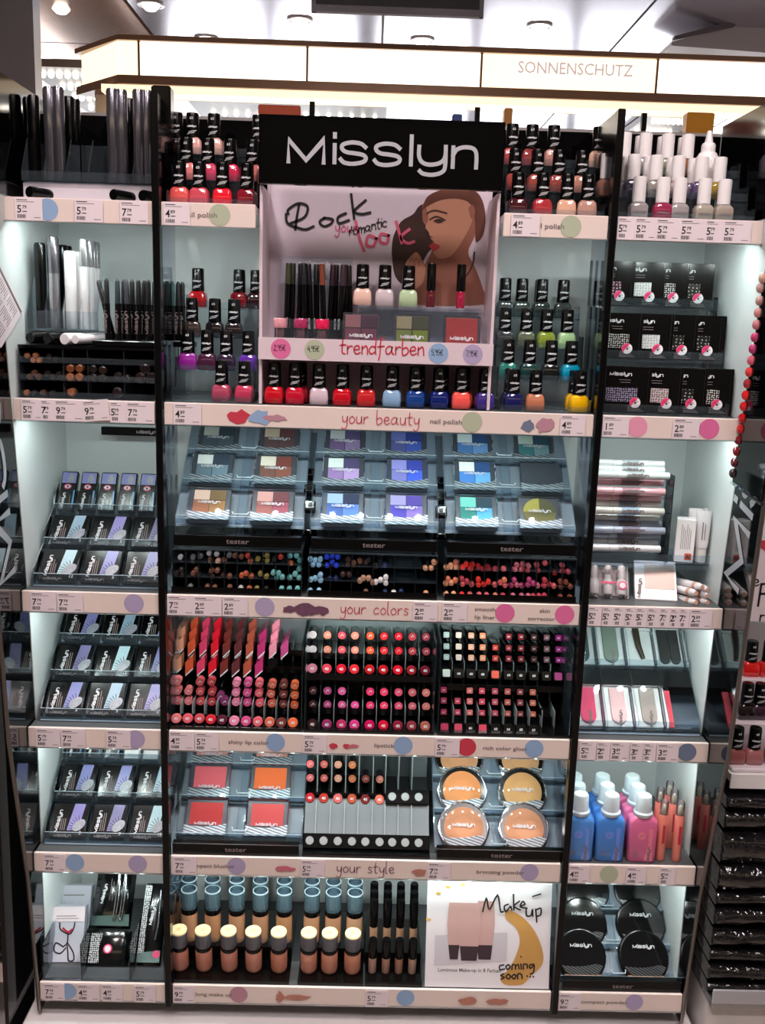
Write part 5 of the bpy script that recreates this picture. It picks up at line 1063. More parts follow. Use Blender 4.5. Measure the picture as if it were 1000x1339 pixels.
# ================================================================== centre bay, rows 3 to 6
WAVE = stripes('silver_wave_foil', (178, 188, 194), (70, 80, 90), 75, .4, .35, (0, math.radians(72), 0), 1.2)
def quad_palette(cols, round_=False, one=False):
    w, h = .062, .056; P = []
    b = B(); b.bbox(-w/2, w/2, .002, .009, 0, h, mat('palette_base', (70, 74, 82), .35), .001); P.append(('base', b.mesh('base'), None))
    zlo, zhi, m, g = .017, h-.003, .0075, .0005
    if one: rc = [(-w/2+m-.001, w/2-m+.001, zlo-.001, zhi-.002)]
    else: rc = [(-w/2+m, -g, (zlo+zhi)/2+g, zhi), (g, w/2-m, (zlo+zhi)/2+g, zhi), (-w/2+m, -g, zlo-.004, (zlo+zhi)/2-g), (g, w/2-m, zlo-.004, (zlo+zhi)/2-g)]
    if cols:
        for i, (q, c) in enumerate(zip(rc, cols)):
            b = B()
            if round_:
                n = 8; R = .0245; cx, cz = 0, .030; a0 = [90, 0, 180, 270][i]; pts = [(cx, cz)]+[(cx+R*math.cos(math.radians(a0+90*j/n)), cz+R*math.sin(math.radians(a0+90*j/n))) for j in range(n+1)]
                b.prism(pts, .0004, .0022, OBJMATTE)
            else: b.box(q[0], q[1], .0004, .0022, q[2], q[3], OBJMATTE)
            P.append(('powder_pan', b.mesh('powder_pan'), c))
        b = B(); b.logo(0, -.0012, (zlo+zhi)/2-.006 if not one else .016, .032, WINK, sub=2, wd=.034); P.append(('lettering', b.mesh('lettering'), None))
    b = B(); n = 8; pts = [(-w/2-.001, .0), (w/2+.001, 0)]+[(w/2+.001-(w+.002)*j/n, .0165-.0050*math.sin(math.pi*j/n)+.002*(1-j/n)) for j in range(n+1)]
    b.prism(pts, -.0014, .0, WAVE); P.append(('foil_band', b.mesh('foil_band'), None))
    b = B(); b.bbox(-w/2-.001, w/2+.001, -.0024, .0018, 0, h+.001, clear('palette_lid', (.96, .97, .98), body=.015), .001); P.append(('lid', b.mesh('lid'), None))
    return P
def slope_rack(label, x0, x1, zs, tiers, yb, tester=None, zt=None, ang=45, lipm=None):
    cx = (x0+x1)/2; w = (x1-x0)/2; t = thing('palette_rack', label, 'rack', (cx, 0, zs), group='sloped palette racks')
    (ya, za), (yz, zz) = tiers[0], tiers[-1]
    b = B(); y0, z0 = ya-.004, za-.012-zs; y1, z1 = yz+.045, zz+.046-zs
    vs = [(-w, y0+.012, z0), (w, y0+.012, z0), (w, y1+.012, z1), (-w, y1+.012, z1), (-w, y0+.015, z0), (w, y0+.015, z0), (w, y1+.015, z1), (-w, y1+.015, z1)]
    b.add(vs, [(0, 1, 2, 3), (7, 6, 5, 4), (0, 4, 5, 1), (2, 6, 7, 3), (1, 5, 6, 2), (0, 3, 7, 4)], GREYPL); obj('slope_plate', b, t)
    for (y, z) in tiers:
        b = B(); b.box(-w+.001, w-.001, y-.007, y-.0055, z-.004-zs, z+.007-zs, ACR2); b.box(-w+.001, w-.001, y-.0055, y+.016, z-.004-zs, z-.0025-zs, ACR2); b.tube([(-w, y-.0063, z+.0073-zs), (w, y-.0063, z+.0073-zs)], .0006, ACE, 5); obj('ledge', b, t)  # pale tube on the ledge lip is its painted glint
        b = B(); b.tube([(-.012, y+.004, z+.012-zs), (-.010, y-.002, z+.010-zs), (.010, y-.002, z+.010-zs), (.012, y+.004, z+.012-zs)], .0011, ACE, 6); obj('clip_glint', b, t)  # pale bars painted in for the white glints at the centre clip
    for X in (-w, 0, w):
        b = B(); vv = [(y0, z0-.004), (y0+.03, z0-.004), (y1+.014, z1-.01), (y1+.004, z1+.004), (y0-.004, z0+.014)]; n = 5
        d = .0008 if X else .006; q = [(X-d, v[0], v[1]-(.0 if X else .008)) for v in vv]+[(X+d, v[0], v[1]-(.0 if X else .008)) for v in vv]
        b.add(q, [tuple(range(n)), tuple(reversed(range(n, 2*n)))]+[(j, j+n, (j+1) % n+n, (j+1) % n) for j in range(n)], ACR2); obj('side_plate' if X else 'centre_rib', b, t)
    if tester:
        b = B(); b.bbox(-w+.002, w-.002, tester[0], tester[0]+.012, tester[1]-zs, tester[1]+tester[2]-zs, BLACKP, .0006); bar = obj('tester_bar', b, t)
        b = B(); b.text('tester', 0, tester[0]-.0004, tester[1]-zs+tester[2]*.3, .0105, GREYINK, sx=1.3); obj('lettering', b, bar)
    return t
zs = ZS[2]+.001
RK = [(atX(228, .02, 1.22), atX(396, .02, 1.22)), (atX(405, .02, 1.22), atX(572, .02, 1.22)), (atX(582, .02, 1.22), atX(752, .02, 1.22))]
TI = [(.034, 1.250), (.084, 1.296), (.134, 1.334)]
for i, (xa, xb) in enumerate(RK):
    slope_rack(['grey sloped rack of brown eyeshadow palettes', 'grey sloped rack of violet eyeshadow palettes', 'grey sloped rack of blue eyeshadow palettes'][i], xa, xb, zs, TI, .19, (.008, 1.2165, .0165))
PALS = [  # px, tier, colours, words
 (285, 2, [(206, 206, 196), (54, 70, 82), (76, 92, 104), (80, 96, 106)], 'pale grey and slate'), (365, 2, [(208, 186, 164), (104, 62, 62), (98, 70, 70), (98, 70, 70)], 'beige and dark brown'),
 (277, 1, [(236, 240, 236), (48, 64, 82), (108, 130, 142), (120, 146, 162)], 'white and steel blue'), (360, 1, [(236, 226, 210), (124, 60, 50), (130, 86, 72), (146, 86, 68)], 'cream and chestnut'),
 (273, 0, [(216, 190, 172), (124, 100, 64), (166, 112, 82), (168, 128, 80)], 'bronze and tan'), (356, 0, [(206, 158, 152), (116, 62, 68), (166, 104, 98), (166, 86, 104)], 'rose and burgundy'),
 (451, 2, [(200, 206, 206), (90, 78, 124), (126, 98, 144), (154, 132, 176)], 'pale grey and plum'), (531, 2, [(114, 126, 200), (48, 64, 152), (92, 98, 164), (70, 98, 196)], 'periwinkle and navy'),
 (449, 1, [(232, 240, 236), (80, 70, 114), (164, 130, 186), (196, 164, 216)], 'white and lilac'), (532, 1, [(152, 152, 220), (58, 70, 174), (136, 136, 206), (70, 104, 228)], 'lavender and cobalt'),
 (448, 0, [(162, 190, 232), (36, 48, 82), (76, 110, 180), (98, 142, 216)], 'sky blue and midnight'), (531, 0, [(162, 158, 206), (86, 70, 164), (86, 76, 186), (142, 120, 206)], 'lilac and violet blue'),
 (618, 2, [(222, 238, 238), (42, 80, 130), (86, 136, 196), (114, 164, 216)], 'white and denim blue'), (698, 2, [(206, 222, 212), (48, 88, 104), (70, 136, 142), (130, 168, 174)], 'pale mint and petrol'),
 (621, 1, [(244, 248, 244), (36, 80, 136), (76, 142, 216), (114, 184, 240)], 'white and bright blue'), (708, 1, None, ''), (623, 0, [(114, 202, 190), (30, 66, 82), (48, 142, 132), (92, 180, 222)], 'turquoise and teal'), (706, 0, [(166, 160, 76), (86, 86, 54), (116, 110, 64), (110, 110, 64)], 'olive')]
for (px, tr, cols, nm) in PALS:
    Y, Z = TI[tr]; X = atX(px, Y+.018, Z+.02)
    put('eyeshadow_palette', ('%s eyeshadow palette in clear lid with foil band' % nm) if cols else 'empty clear palette case with foil band above the olive one', 'palette', quad_palette(cols, nm == 'olive'), (X, Y, Z), (-45, 0, 0), 'eyeshadow palettes')
# sharpeners between the racks
b = B(); b.bbox(-.0085, .0085, 0, .012, 0, .017, BLACKP, .0015); SH1 = b.mesh('body'); b = B(); b.bbox(-.006, .006, -.002, .0, .003, .014, CHROME, .0008); b.lathe([(.0028, 0), (.0036, .002)], 12, BLACKP, T((0, -.0015, .0085)) @ RX(90)); SH2 = b.mesh('blade')
for c, (px, ys) in enumerate([(404.6, (616, 637, 659)), (577, (627, 647, 666))]):
    for j, py in enumerate(ys):
        Y = (.12, .085, .05)[j]; X, Z = at(px, py+8, Y)
        put('pencil_sharpener', 'small black and chrome sharpener, %s in the column beside the %s palettes' % (['top', 'middle', 'lowest'][j], ['violet', 'blue'][c]), 'sharpener', [('body', SH1, None), ('blade', SH2, None)], (X, Y, Z), (-40, 0, 0), 'pencil sharpeners')
    t = thing('sharpener_chute', 'narrow grey chute holding sharpeners beside the %s palettes' % ['violet', 'blue'][c], 'holder', (atX(px, .05, 1.26), .058, 1.232), (-43, 0, 0), group='sharpener chutes')
    b = B(); b.box(-.0105, .0105, .012, .014, 0, .19, GREYPL); obj('back_plate', b, t); b = B(); b.box(-.0105, .0105, -.004, .012, -.002, 0, BLACKP); obj('stop', b, t)
# pencil trays
ZP = zs
for i, (xa, xb) in enumerate(RK):
    cx = (xa+xb)/2; w = (xb-xa)/2
    t = thing('pencil_tray', ['clear divided tray of dark and teal pencils', 'clear divided tray of blue and white pencils', 'clear divided tray of red and pink pencils'][i], 'tray', (cx, 0, ZP), group='pencil trays')
    b = B(); b.box(-w, w, -.004, .15, 0, .002, BLACKP); b.box(-w, w, -.006, -.004, 0, .010, BLACKP); obj('bottom', b, t)
    for k, z in enumerate((.022, .044)):
        b = B(); b.box(-w, w, .006, .15, z-.001, z, ACR2); obj('shelf', b, t)
    b = B(); b.box(-w, w, .002, .15, .0625, .064, ACR2); obj('lid', b, t)
    b = B(); b.box(-w, w, .15, .152, 0, .064, BLACKM); obj('rear_plate', b, t)
    for k in range(11 if i != 1 else 7):
        n = 10 if i != 1 else 6
        X = -w+.0006+(2*w-.0012)*k/n; b = B(); b.box(X-.0005, X+.0005, .002, .15, .002, .0625, ACR); obj('divider', b, t)
PN = _penl(.13, .0040, n=8, tip=.008)
C_ = {'k': ((34, 32, 34), 'black'), 'g': ((100, 104, 106), 'grey'), 's': ((176, 176, 178), 'silver'), 'b': ((112, 74, 58), 'brown'), 'o': ((176, 92, 60), 'orange brown'), 'l': ((126, 118, 62), 'olive'), 'r': ((178, 58, 46), 'red brown'), 't': ((70, 140, 132), 'teal'), 'T': ((110, 176, 176), 'pale teal'),
      'c': ((140, 186, 214), 'light blue'), 'B': ((36, 66, 214), 'bright blue'), 'n': ((28, 40, 80), 'navy'), 'd': ((60, 40, 40), 'dark brown'), 'y': ((186, 146, 122), 'tan'), 'w': ((232, 230, 230), 'white'), 'f': ((226, 162, 122), 'flesh'), 'F': ((216, 126, 96), 'apricot'), 'R': ((226, 54, 46), 'red'), 'D': ((146, 26, 36), 'dark red'),
      'p': ((206, 96, 100), 'pink'), 'P': ((176, 62, 78), 'berry'), 'm': ((196, 106, 122), 'mauve'), 'M': ((178, 66, 118), 'magenta'), 'q': ((122, 66, 50), 'rust')}
def zoomA(x, y): return 210+x/3.571, 550+y/3.571
def zoomB(x, y): return 480+x/3.448, 550+y/3.448
PENS = [('first', zoomA, [(90, 640, 's'), (150, 640, 'g'), (183, 636, 'g'), (150, 660, 'k'), (225, 622, 's'), (260, 626, 's'), (232, 652, 'b'), (266, 658, 'y'), (296, 652, 'b'), (345, 634, 'b'), (318, 632, 'g'), (376, 638, 'b'), (406, 634, 'r'), (418, 658, 'o'), (452, 650, 'l'), (495, 634, 'l'), (495, 656, 'l'), (530, 650, 'k'), (560, 640, 'r'), (605, 634, 'T'), (634, 634, 'T'), (648, 656, 't'), (605, 668, 'o'),
                          (72, 716, 'k'), (96, 700, 'k'), (100, 722, 'k'), (150, 716, 'b'), (176, 722, 'k'), (165, 700, 'b'), (235, 704, 'b'), (262, 704, 'b'), (240, 730, 'd'), (290, 726, 'd'), (320, 732, 'b'), (376, 726, 'o'), (398, 718, 'o'), (420, 730, 'o'), (466, 720, 'l'), (492, 732, 'l'), (525, 714, 'T'), (550, 716, 'T'), (540, 736, 't'), (566, 736, 'T'), (603, 738, 'T'), (626, 720, 'T'), (645, 738, 'T'), (646, 696, 'T'),
                          (135, 780, 'g'), (215, 782, 'b'), (250, 784, 'b'), (320, 784, 'b'), (372, 788, 's'), (412, 788, 'o'), (447, 788, 'l'), (490, 790, 'k'), (562, 790, 'T'), (600, 790, 'T'), (637, 790, 'T')]),
 ('second', zoomA, [(698, 652, 'c'), (720, 656, 'c'), (744, 652, 'c'), (710, 676, 'c'), (738, 676, 'c'), (776, 640, 'B'), (800, 634, 'B'), (826, 640, 'B'), (778, 680, 'B'), (820, 680, 'B'), (800, 662, 'B'), (876, 654, 'd'), (900, 668, 'b'), (930, 660, 'b'), (958, 664, 'd'), (874, 674, 'd'),
                            (700, 746, 'c'), (722, 742, 'c'), (744, 726, 'c'), (746, 750, 'c'), (790, 740, 'n'), (816, 742, 'n'), (850, 722, 'd'), (880, 722, 'd'), (930, 752, 'y'), (946, 740, 'y'), (970, 740, 'y'), (990, 760, 'y'), (697, 802, 'c'), (736, 806, 'c'), (958, 804, 'b')]),
 ('second', zoomB, [(5, 632, 'k'), (40, 660, 'k'), (78, 656, 'n'), (38, 732, 'w'), (60, 724, 'w'), (84, 710, 'w'), (84, 736, 'w'), (118, 790, 'w'), (80, 780, 'n'), (152, 776, 'n'), (263, 668, 'f'), (288, 668, 'f'), (302, 644, 'f'), (263, 794, 'f')]),
 ('third', zoomB, [(356, 666, 'f'), (378, 658, 'f'), (402, 662, 'f'), (400, 644, 'F'), (430, 664, 'R'), (446, 652, 'R'), (466, 670, 'R'), (474, 652, 'R'), (502, 660, 'D'), (520, 672, 'D'), (540, 662, 'D'), (545, 670, 'D'), (580, 672, 'P'), (616, 672, 'p'), (668, 674, 'm'), (676, 654, 'm'), (696, 674, 'p'), (702, 652, 'm'), (728, 658, 'm'), (724, 678, 'P'), (766, 654, 'p'), (770, 678, 'P'), (802, 646, 'p'), (845, 690, 'D'), (880, 656, 'p'), (880, 682, 'P'), (908, 686, 'P'),
                           (354, 738, 'f'), (364, 718, 'F'), (378, 736, 'f'), (398, 724, 'F'), (428, 718, 'P'), (430, 740, 'p'), (450, 730, 'P'), (470, 742, 'p'), (502, 720, 'R'), (502, 744, 'R'), (526, 742, 'R'), (546, 730, 'R'), (576, 744, 'p'), (600, 734, 'p'), (620, 722, 'F'), (622, 746, 'p'), (650, 746, 'M'), (664, 724, 'M'), (676, 744, 'm'), (698, 748, 'M'), (730, 722, 'M'), (726, 744, 'M'), (750, 738, 'M'), (768, 748, 'm'), (802, 724, 'P'), (800, 748, 'P'), (822, 742, 'P'), (842, 750, 'p'), (872, 730, 'q'), (874, 752, 'q'), (896, 732, 'q'), (916, 752, 'q'),
                           (357, 794, 'f'), (390, 796, 'f'), (428, 796, 'R'), (464, 798, 'p'), (506, 798, 'p'), (540, 800, 'p'), (578, 798, 'F'), (614, 800, 'P'), (660, 798, 'm'), (698, 800, 'm'), (728, 802, 'm'), (752, 800, 'P'), (776, 796, 'P'), (800, 794, 'P'), (874, 802, 'q'), (916, 802, 'q')])]
cnt = {}
for (tray, zf_, L) in PENS:
    for (x, y, c) in L:
        px, py = zf_(x, y); row = 'top' if y < 700 else 'middle' if y < 770 else 'front'
        Y = {'top': .012, 'middle': .006, 'front': .0}[row]
        X, Z = at(px, py, Y); Z = max(Z, ZP+.0062)
        k = (tray, row); cnt[k] = cnt.get(k, 0)+1
        if cnt[k] > 40: continue
        o = cnt[k]-1; od = ORD[o] if o < 28 else ORD[o-28]+' after the twenty-eighth'
        put('cosmetic_pencil', '%s pencil end, %s in the %s row of the %s pencil tray' % (C_[c][1], od, row, tray), 'pencil', [('body', PN, C_[c][0])], (X, Y, Z), (random.uniform(2, 7), 0, random.uniform(-5, 5)), 'pencils in the divided trays')

# ------------------------------------------------------------------ row 4: lip shines, lipsticks, glosses
zs = ZS[3]+.001
STEELP = mat('pale_steel_plate', (170, 184, 186), .3, metal=.5, noise=.12, nscale=20)
def lip_rack(label, x0, x1, ledges, cols, top, plate_y=.15):
    """black stepped rack; ledges = [(Y, Z)] of black shelves; cols = divider x positions"""
    cx = (x0+x1)/2; w = (x1-x0)/2; t = thing('lipstick_rack', label, 'rack', (cx, 0, zs_), group='lip colour racks')
    b = B(); b.box(-w, w, plate_y, plate_y+.003, 0, top-zs_, STEELP); obj('rear_plate', b, t)
    for (y, z) in ledges:
        b = B(); b.box(-w, w, y, plate_y, max(z-.006-zs_, 0), z-zs_, BLACKP); b.box(-w, w, y-.002, y, max(z-.008-zs_, 0), z+.002-zs_, BLACKP); obj('ledge', b, t)
    for X in cols:
        for (y, z) in ledges:
            hh = .026
            b = B(); b.box(X-cx-.0005, X-cx+.0005, y+.03, plate_y, z-zs_, z+hh-zs_, STEELP); obj('divider', b, t)
    for X in (-w, w-.0015):
        b = B(); b.box(X, X+.0015, .0, plate_y, 0, top-zs_-.02, ACR); obj('side_plate', b, t)
    return t
zs_ = zs
x0, x1 = atX(224, .02, .96), atX(396, .02, .96)
colpx = [233.6+15.3*i for i in range(11)]
lip_rack('black rack of slanted lip shines over round lip balms', x0, x1, [(-.0045, .9425), (.048, .952), (.085, 1.006), (.112, 1.024)], [atX(p-7.6, .06, 1.0) for p in colpx[1:]], 1.10)
# round-ended sticks
def _lstick(r, L, rim=True):
    b = B(); M = RX(-90); b.lathe([(r, .0), (r, .012)], 16, OBJ, M); b.lathe([(r*.99, .012), (r*.99, L)], 12, BLACKP, M)
    b.stroke([(-r*.35, -r*.25), (r*.1, r*.3), (r*.4, -r*.1)], r*.14, -.0004, WINK, sub=2)
    if rim: b.lathe([(r*1.12, .001), (r*1.14, .002), (r*1.14, .014), (r*1.1, .015)], 16, BLACKP, M, caps=False); b.lathe([(r, .0), (r*1.12, .001)], 16, BLACKP, M, caps=False)
    return b.mesh('lipstick')
LS = _lstick(.0062, .06, False); LSR = _lstick(.0062, .07, True)
def _tester(r, L):
    b = B(); M = RX(-90); b.lathe([(r*.86, 0), (r*.95, .0008), (r, .003), (r, .010)], 18, OBJGLOSS, M); a = b.mesh('colour_end'); b = B(); b.lathe([(r*1.03, .010), (r*1.03, L)], 16, BLACKP, M); c = b.mesh('case')
    b = B(); b.text('%d0' % 4, 0, -.0006, -r*.3, r*.8, WINK); return [a, c, b.mesh('number')]
TS = _tester(.0078, .035)
def zC(x, y): return 220+x/5.556, 800+y/5.556
PK = {'a': ((222, 120, 122), 'salmon pink'), 'b': ((196, 78, 86), 'brick pink'), 'c': ((178, 60, 70), 'brick red'), 'd': ((224, 126, 160), 'cool pink'), 'e': ((206, 78, 132), 'magenta pink'), 'f': ((222, 94, 106), 'watermelon'), 'g': ((206, 98, 78), 'terracotta'), 'h': ((112, 52, 46), 'chocolate'), 'i': ((234, 110, 66), 'orange'), 'j': ((122, 50, 98), 'purple'), 'k': ((84, 30, 50), 'dark plum'), 'l': ((206, 40, 52), 'red')}
LB = [(65, 505, 'a'), (65, 575, 'a'), (65, 648, 'a'), (145, 578, 'a'), (145, 650, 'a'), (228, 510, 'b'), (230, 580, 'b'), (232, 652, 'b'), (312, 510, 'c'), (316, 582, 'c'), (314, 655, 'c'), (378, 618, 'j'), (408, 655, 'j'), (494, 518, 'd'), (490, 588, 'd'), (490, 658, 'd'), (578, 518, 'e'), (572, 590, 'e'), (572, 660, 'e'), (660, 522, 'f'), (658, 592, 'f'), (662, 664, 'f'), (755, 530, 'g'), (745, 598, 'g'), (750, 668, 'g'), (838, 532, 'h'), (836, 602, 'h'), (834, 672, 'h'), (918, 538, 'i'), (918, 608, 'i'), (916, 680, 'i')]
for k, (x, y, c) in enumerate(LB):
    px, py = zC(x, y); X, Z = at(px, py, .047); lev = 'top' if y < 545 else 'middle' if y < 625 else 'low'
    put('lip_balm', '%s round lip balm end, %s level of its column in the balm block%s' % (PK[c][1], lev, ', second' if 140 < x < 150 else ''), 'lip balm', [('body', LS, PK[c][0])], (X, .047, Z), (0, 0, 0), 'round lip balms under the slanted shines')
def tester(px, py, Y, c, label, group, tilt=22):
    X, Z = at(px, py, Y); put('lipstick_tester', label, 'lipstick tester', [('colour_end', TS[0], c), ('case', TS[1], None), ('number', TS[2], None)], (X, Y, Z), (-tilt, 0, 0), group)
for (x, y, c) in [(55, 775, 'a'), (138, 775, 'f'), (224, 776, 'b'), (306, 782, 'l'), (388, 786, 'k'), (476, 792, 'd'), (562, 795, 'e'), (648, 798, 'f'), (735, 802, 'g'), (820, 806, 'h'), (904, 806, 'i')]:
    tester(*zC(x, y), .006, PK[c][0], '%s lip balm tester with number on the front ledge' % PK[c][1] if c not in 'f' or x > 500 else 'light %s lip balm tester with number on the front ledge' % PK[c][1], 'lip balm testers')
# slanted lip shines
b = B(); b.prism([(-.0058, -.008), (.0058, .004), (.0058, .026), (-.0058, .014)], 0, .055, OBJGLOSS); b.prism([(-.0054, -.0076), (.0054, .0036), (.0054, .006), (-.0054, -.0052)], -.0006, 0, WINK); LSH = b.mesh('lip_shine')
SHC = [((222, 150, 120), 'nude'), ((206, 84, 52), 'copper orange'), ((212, 60, 100), 'raspberry'), ((214, 16, 40), 'red'), ((112, 40, 36), 'cocoa'), ((92, 38, 42), 'plum brown'), ((168, 76, 58), 'terracotta'), ((180, 44, 104), 'magenta'), ((232, 140, 160), 'pale pink'), ((196, 72, 132), 'orchid')]
for i, (c, nm) in enumerate(SHC):
    px0 = 233+15.2*i
    for lv, (py, Y) in enumerate([(846+i*.5, .084), (832+i*.5, .098), (818+i*.5, .112)]):
        if i == 0 and lv == 2 or i == 9 and lv > 0 or i == 7 and lv == 2: continue
        px, pz = px0+lv*2+2, py; X, Z = at(px, pz, Y)
        put('lip_shine', '%s slanted lip shine, %s of its stack' % (nm, ['lowest', 'middle', 'top'][lv]), 'lip gloss', [('tube', LSH, c)], (X, Y, Z-.008), None, 'slanted lip shines')
    if i < 8:
        X, Z = at(px0-1, 873+i*.4, .062); put('lip_shine', '%s slanted lip shine tester on the lower ledge' % nm, 'lip gloss', [('tube', LSH, c)], (X, .062, Z-.006), (0, 0, 0), 'slanted lip shine testers', scale=(1.05, .4, 1))
    elif i == 8:
        X, Z = at(356, 867, .062); b = B(); b.lathe([(.008, 0), (.008, .03)], 14, BLACKP, RX(-90)); tag(obj('lip_shine_tester', b, None, None, (X, .062, Z), (-15, 0, 0)), 'black capped tester on the ledge after the magenta shine', 'lip gloss')
# --- unit 2: round lipsticks
x0, x1 = atX(399, .02, .96), atX(566, .02, .96)
cp = [409, 428, 447, 464, 484, 502, 521, 539, 557]
lip_rack('black rack of round lipsticks in the middle of the bay', x0, x1, [(-.0045, .9425), (.044, .957), (.048, 1.010), (.086, 1.030)], [atX(p-9, .06, 1.0) for p in cp[1:]], 1.10)
A = [((232, 214, 214), 'pearl white'), ((234, 140, 118), 'peach'), ((232, 84, 94), 'coral pink'), ((236, 142, 120), 'apricot'), ((236, 92, 54), 'orange'), ((222, 44, 50), 'red'), ((216, 26, 40), 'scarlet'), ((176, 58, 66), 'brick'), ((160, 56, 72), 'wine rose')]
Bc = [((70, 32, 34), 'black brown'), ((166, 66, 116), 'plum pink'), ((206, 84, 140), 'orchid'), ((226, 76, 150), 'bubblegum'), ((226, 52, 106), 'hot pink'), ((232, 62, 100), 'neon pink'), ((216, 76, 110), 'rose'), ((196, 94, 106), 'old rose'), ((224, 124, 118), 'salmon')]
Tc = [((206, 120, 140), 'mauve pink'), ((206, 60, 76), 'coral red'), ((206, 22, 44), 'red'), ((206, 40, 50), 'tomato'), ((166, 22, 30), 'dark red'), ((166, 18, 28), 'ruby'), ((186, 16, 34), 'crimson'), ((132, 24, 34), 'maroon'), ((104, 20, 36), 'wine')]
Td = [((52, 24, 26), 'black brown'), ((142, 44, 96), 'plum'), ((180, 40, 90), 'berry'), ((206, 56, 124), 'fuchsia'), ((196, 12, 86), 'magenta'), ((206, 14, 50), 'bright red'), ((136, 26, 52), 'burgundy'), ((134, 46, 60), 'brown rose'), ((166, 92, 80), 'nude brown')]
for i, p in enumerate(cp):
    dy = .6*i
    for lv, py in enumerate((830, 849)):
        X, Z = at(p, py+dy*.6, .086); put('lipstick', '%s lipstick end, %s of its upper column in the middle rack' % (A[i][1], ['top', 'lower'][lv]), 'lipstick', [('body', LSR, A[i][0])], (X, .086, Z), (-10, 0, 0), 'lipsticks in the middle rack')
    tester(p-1, 874+dy*.6, .05, Tc[i][0], '%s lipstick tester on the upper ledge of the middle rack' % Tc[i][1], 'lipstick testers')
    for lv, py in enumerate((903, 921)):
        if i == 3 and lv == 0: continue
        X, Z = at(p, py+dy*.6, .044); put('lipstick', '%s lipstick end, %s of its lower column in the middle rack' % (Bc[i][1], ['top', 'bottom'][lv]), 'lipstick', [('body', LSR, Bc[i][0])], (X, .044, Z), (-10, 0, 0), 'lipsticks in the middle rack')
    tester(p-1, 947+dy*.6, .008, Td[i][0], '%s lipstick tester on the bottom ledge of the middle rack' % Td[i][1], 'lipstick testers')
# --- unit 3: square glosses
x0, x1 = atX(571, .02, .96), atX(741, .02, .96)
lip_rack('black rack of square ended lip glosses beside the nail files', x0, x1, [(-.0045, .9425), (.044, .950), (.05, .998), (.086, 1.018)], [atX(p-8, .06, 1.0) for p in (600, 616, 632, 648, 665, 681, 698, 714, 730)], 1.10)
def _sq(L):
    b = B(); M = RX(-90); s = .0060
    b.rrect([(0, s*.9, s*.9, .0016), (.001, s, s, .0018), (L, s, s, .0018)], BLACKP, M, k=2); a = b.mesh('case')
    b = B(); b.rrect([(-.0006, s*.76, s*.76, .0014), (.001, s*.78, s*.78, .0014)], OBJGLOSS, M, k=2); c = b.mesh('colour_end'); b = B(); b.text('60', 0, -.001, -.0016, .0042, WINK); return [a, c, b.mesh('number')]
SQ = _sq(.06)
GU = [((176, 190, 186), 'clear'), ((232, 206, 192), 'ivory'), ((236, 168, 140), 'peach'), ((236, 150, 110), 'apricot'), ((196, 62, 52), 'brick red'), ((142, 46, 56), 'wine'), ((128, 40, 46), 'red brown'), ((70, 40, 38), 'dark brown'), ((120, 84, 92), 'grey mauve'), ((150, 34, 112), 'magenta')]
GL = [((176, 60, 92), 'berry'), ((196, 74, 98), 'rose'), ((216, 118, 116), 'salmon'), ((210, 76, 96), 'watermelon'), ((186, 82, 98), 'old rose'), ((180, 92, 84), 'terracotta'), ((138, 66, 70), 'cinnamon'), ((192, 110, 90), 'nude')]
gx = [583.6, 599.6, 615.9, 631, 647.5, 665, 681, 698, 714.7, 730]
for i, p in enumerate(gx):
    for lv, py in enumerate((830, 845, 859)):
        if i == 4 and lv == 0: continue
        X, Z = at(p, py+i*.45, .086); put('lip_gloss', '%s square lip gloss end, %s of its upper column' % (GU[i][1], ['top', 'middle', 'bottom'][lv]), 'lip gloss', [('case', SQ[0], None), ('colour_end', SQ[1], GU[i][0]), ('number', SQ[2], None)], (X, .086, Z), (-8, 0, 0), 'square lip glosses')
    X, Z = at(p, 880+i*.5, .052); c = GU[i][0] if i in (0, 4, 9) else (24, 22, 24)
    put('lip_gloss', '%s square lip gloss tester on the upper ledge, %s column' % (GU[i][1] if i in (0, 4, 9) else 'black capped', ORD[i]), 'lip gloss', [('case', SQ[0], None)]+([('colour_end', SQ[1], c)] if i in (0, 4, 9) else [('number', SQ[2], None)]), (X, .052, Z), (-24, 0, 0), 'square lip gloss testers', scale=(1.25, .6, 1.25))
gx2 = [580, 598, 614, 630, 647, 663.5, 680, 696.5]
for i, p in enumerate(gx2):
    for lv, py in enumerate((902, 916, 931)):
        if i == 1 and lv == 0: continue
        X, Z = at(p, py+i*.45, .044); put('lip_gloss', '%s square lip gloss end, %s of its lower column' % (GL[i][1], ['top', 'middle', 'bottom'][lv]), 'lip gloss', [('case', SQ[0], None), ('colour_end', SQ[1], GL[i][0]), ('number', SQ[2], None)], (X, .044, Z), (-8, 0, 0), 'square lip glosses')
    X, Z = at(p+1, 951+i*.5, .010); c = GL[i][0] if i in (0, 1, 3) else (24, 22, 24)
    put('lip_gloss', '%s square lip gloss tester on the lowest ledge, %s column' % (GL[i][1] if i in (0, 1, 3) else 'black capped', ORD[i]), 'lip gloss', [('case', SQ[0], None)]+([('colour_end', SQ[1], c)] if i in (0, 1, 3) else [('number', SQ[2], None)]), (X, .010, Z), (-24, 0, 0), 'square lip gloss testers', scale=(1.25, .6, 1.25))
b = B(); b.rrect([(0, .0065, .0065, .002), (.045, .0065, .0065, .002)], BLACKP, RX(-90), k=2); X, Z = at(713, 932, .03); tag(obj('lip_gloss_tester', b, None, None, (X, .03, Z), (-15, 0, 0)), 'lone black gloss tester lying after the nude glosses', 'lip gloss')

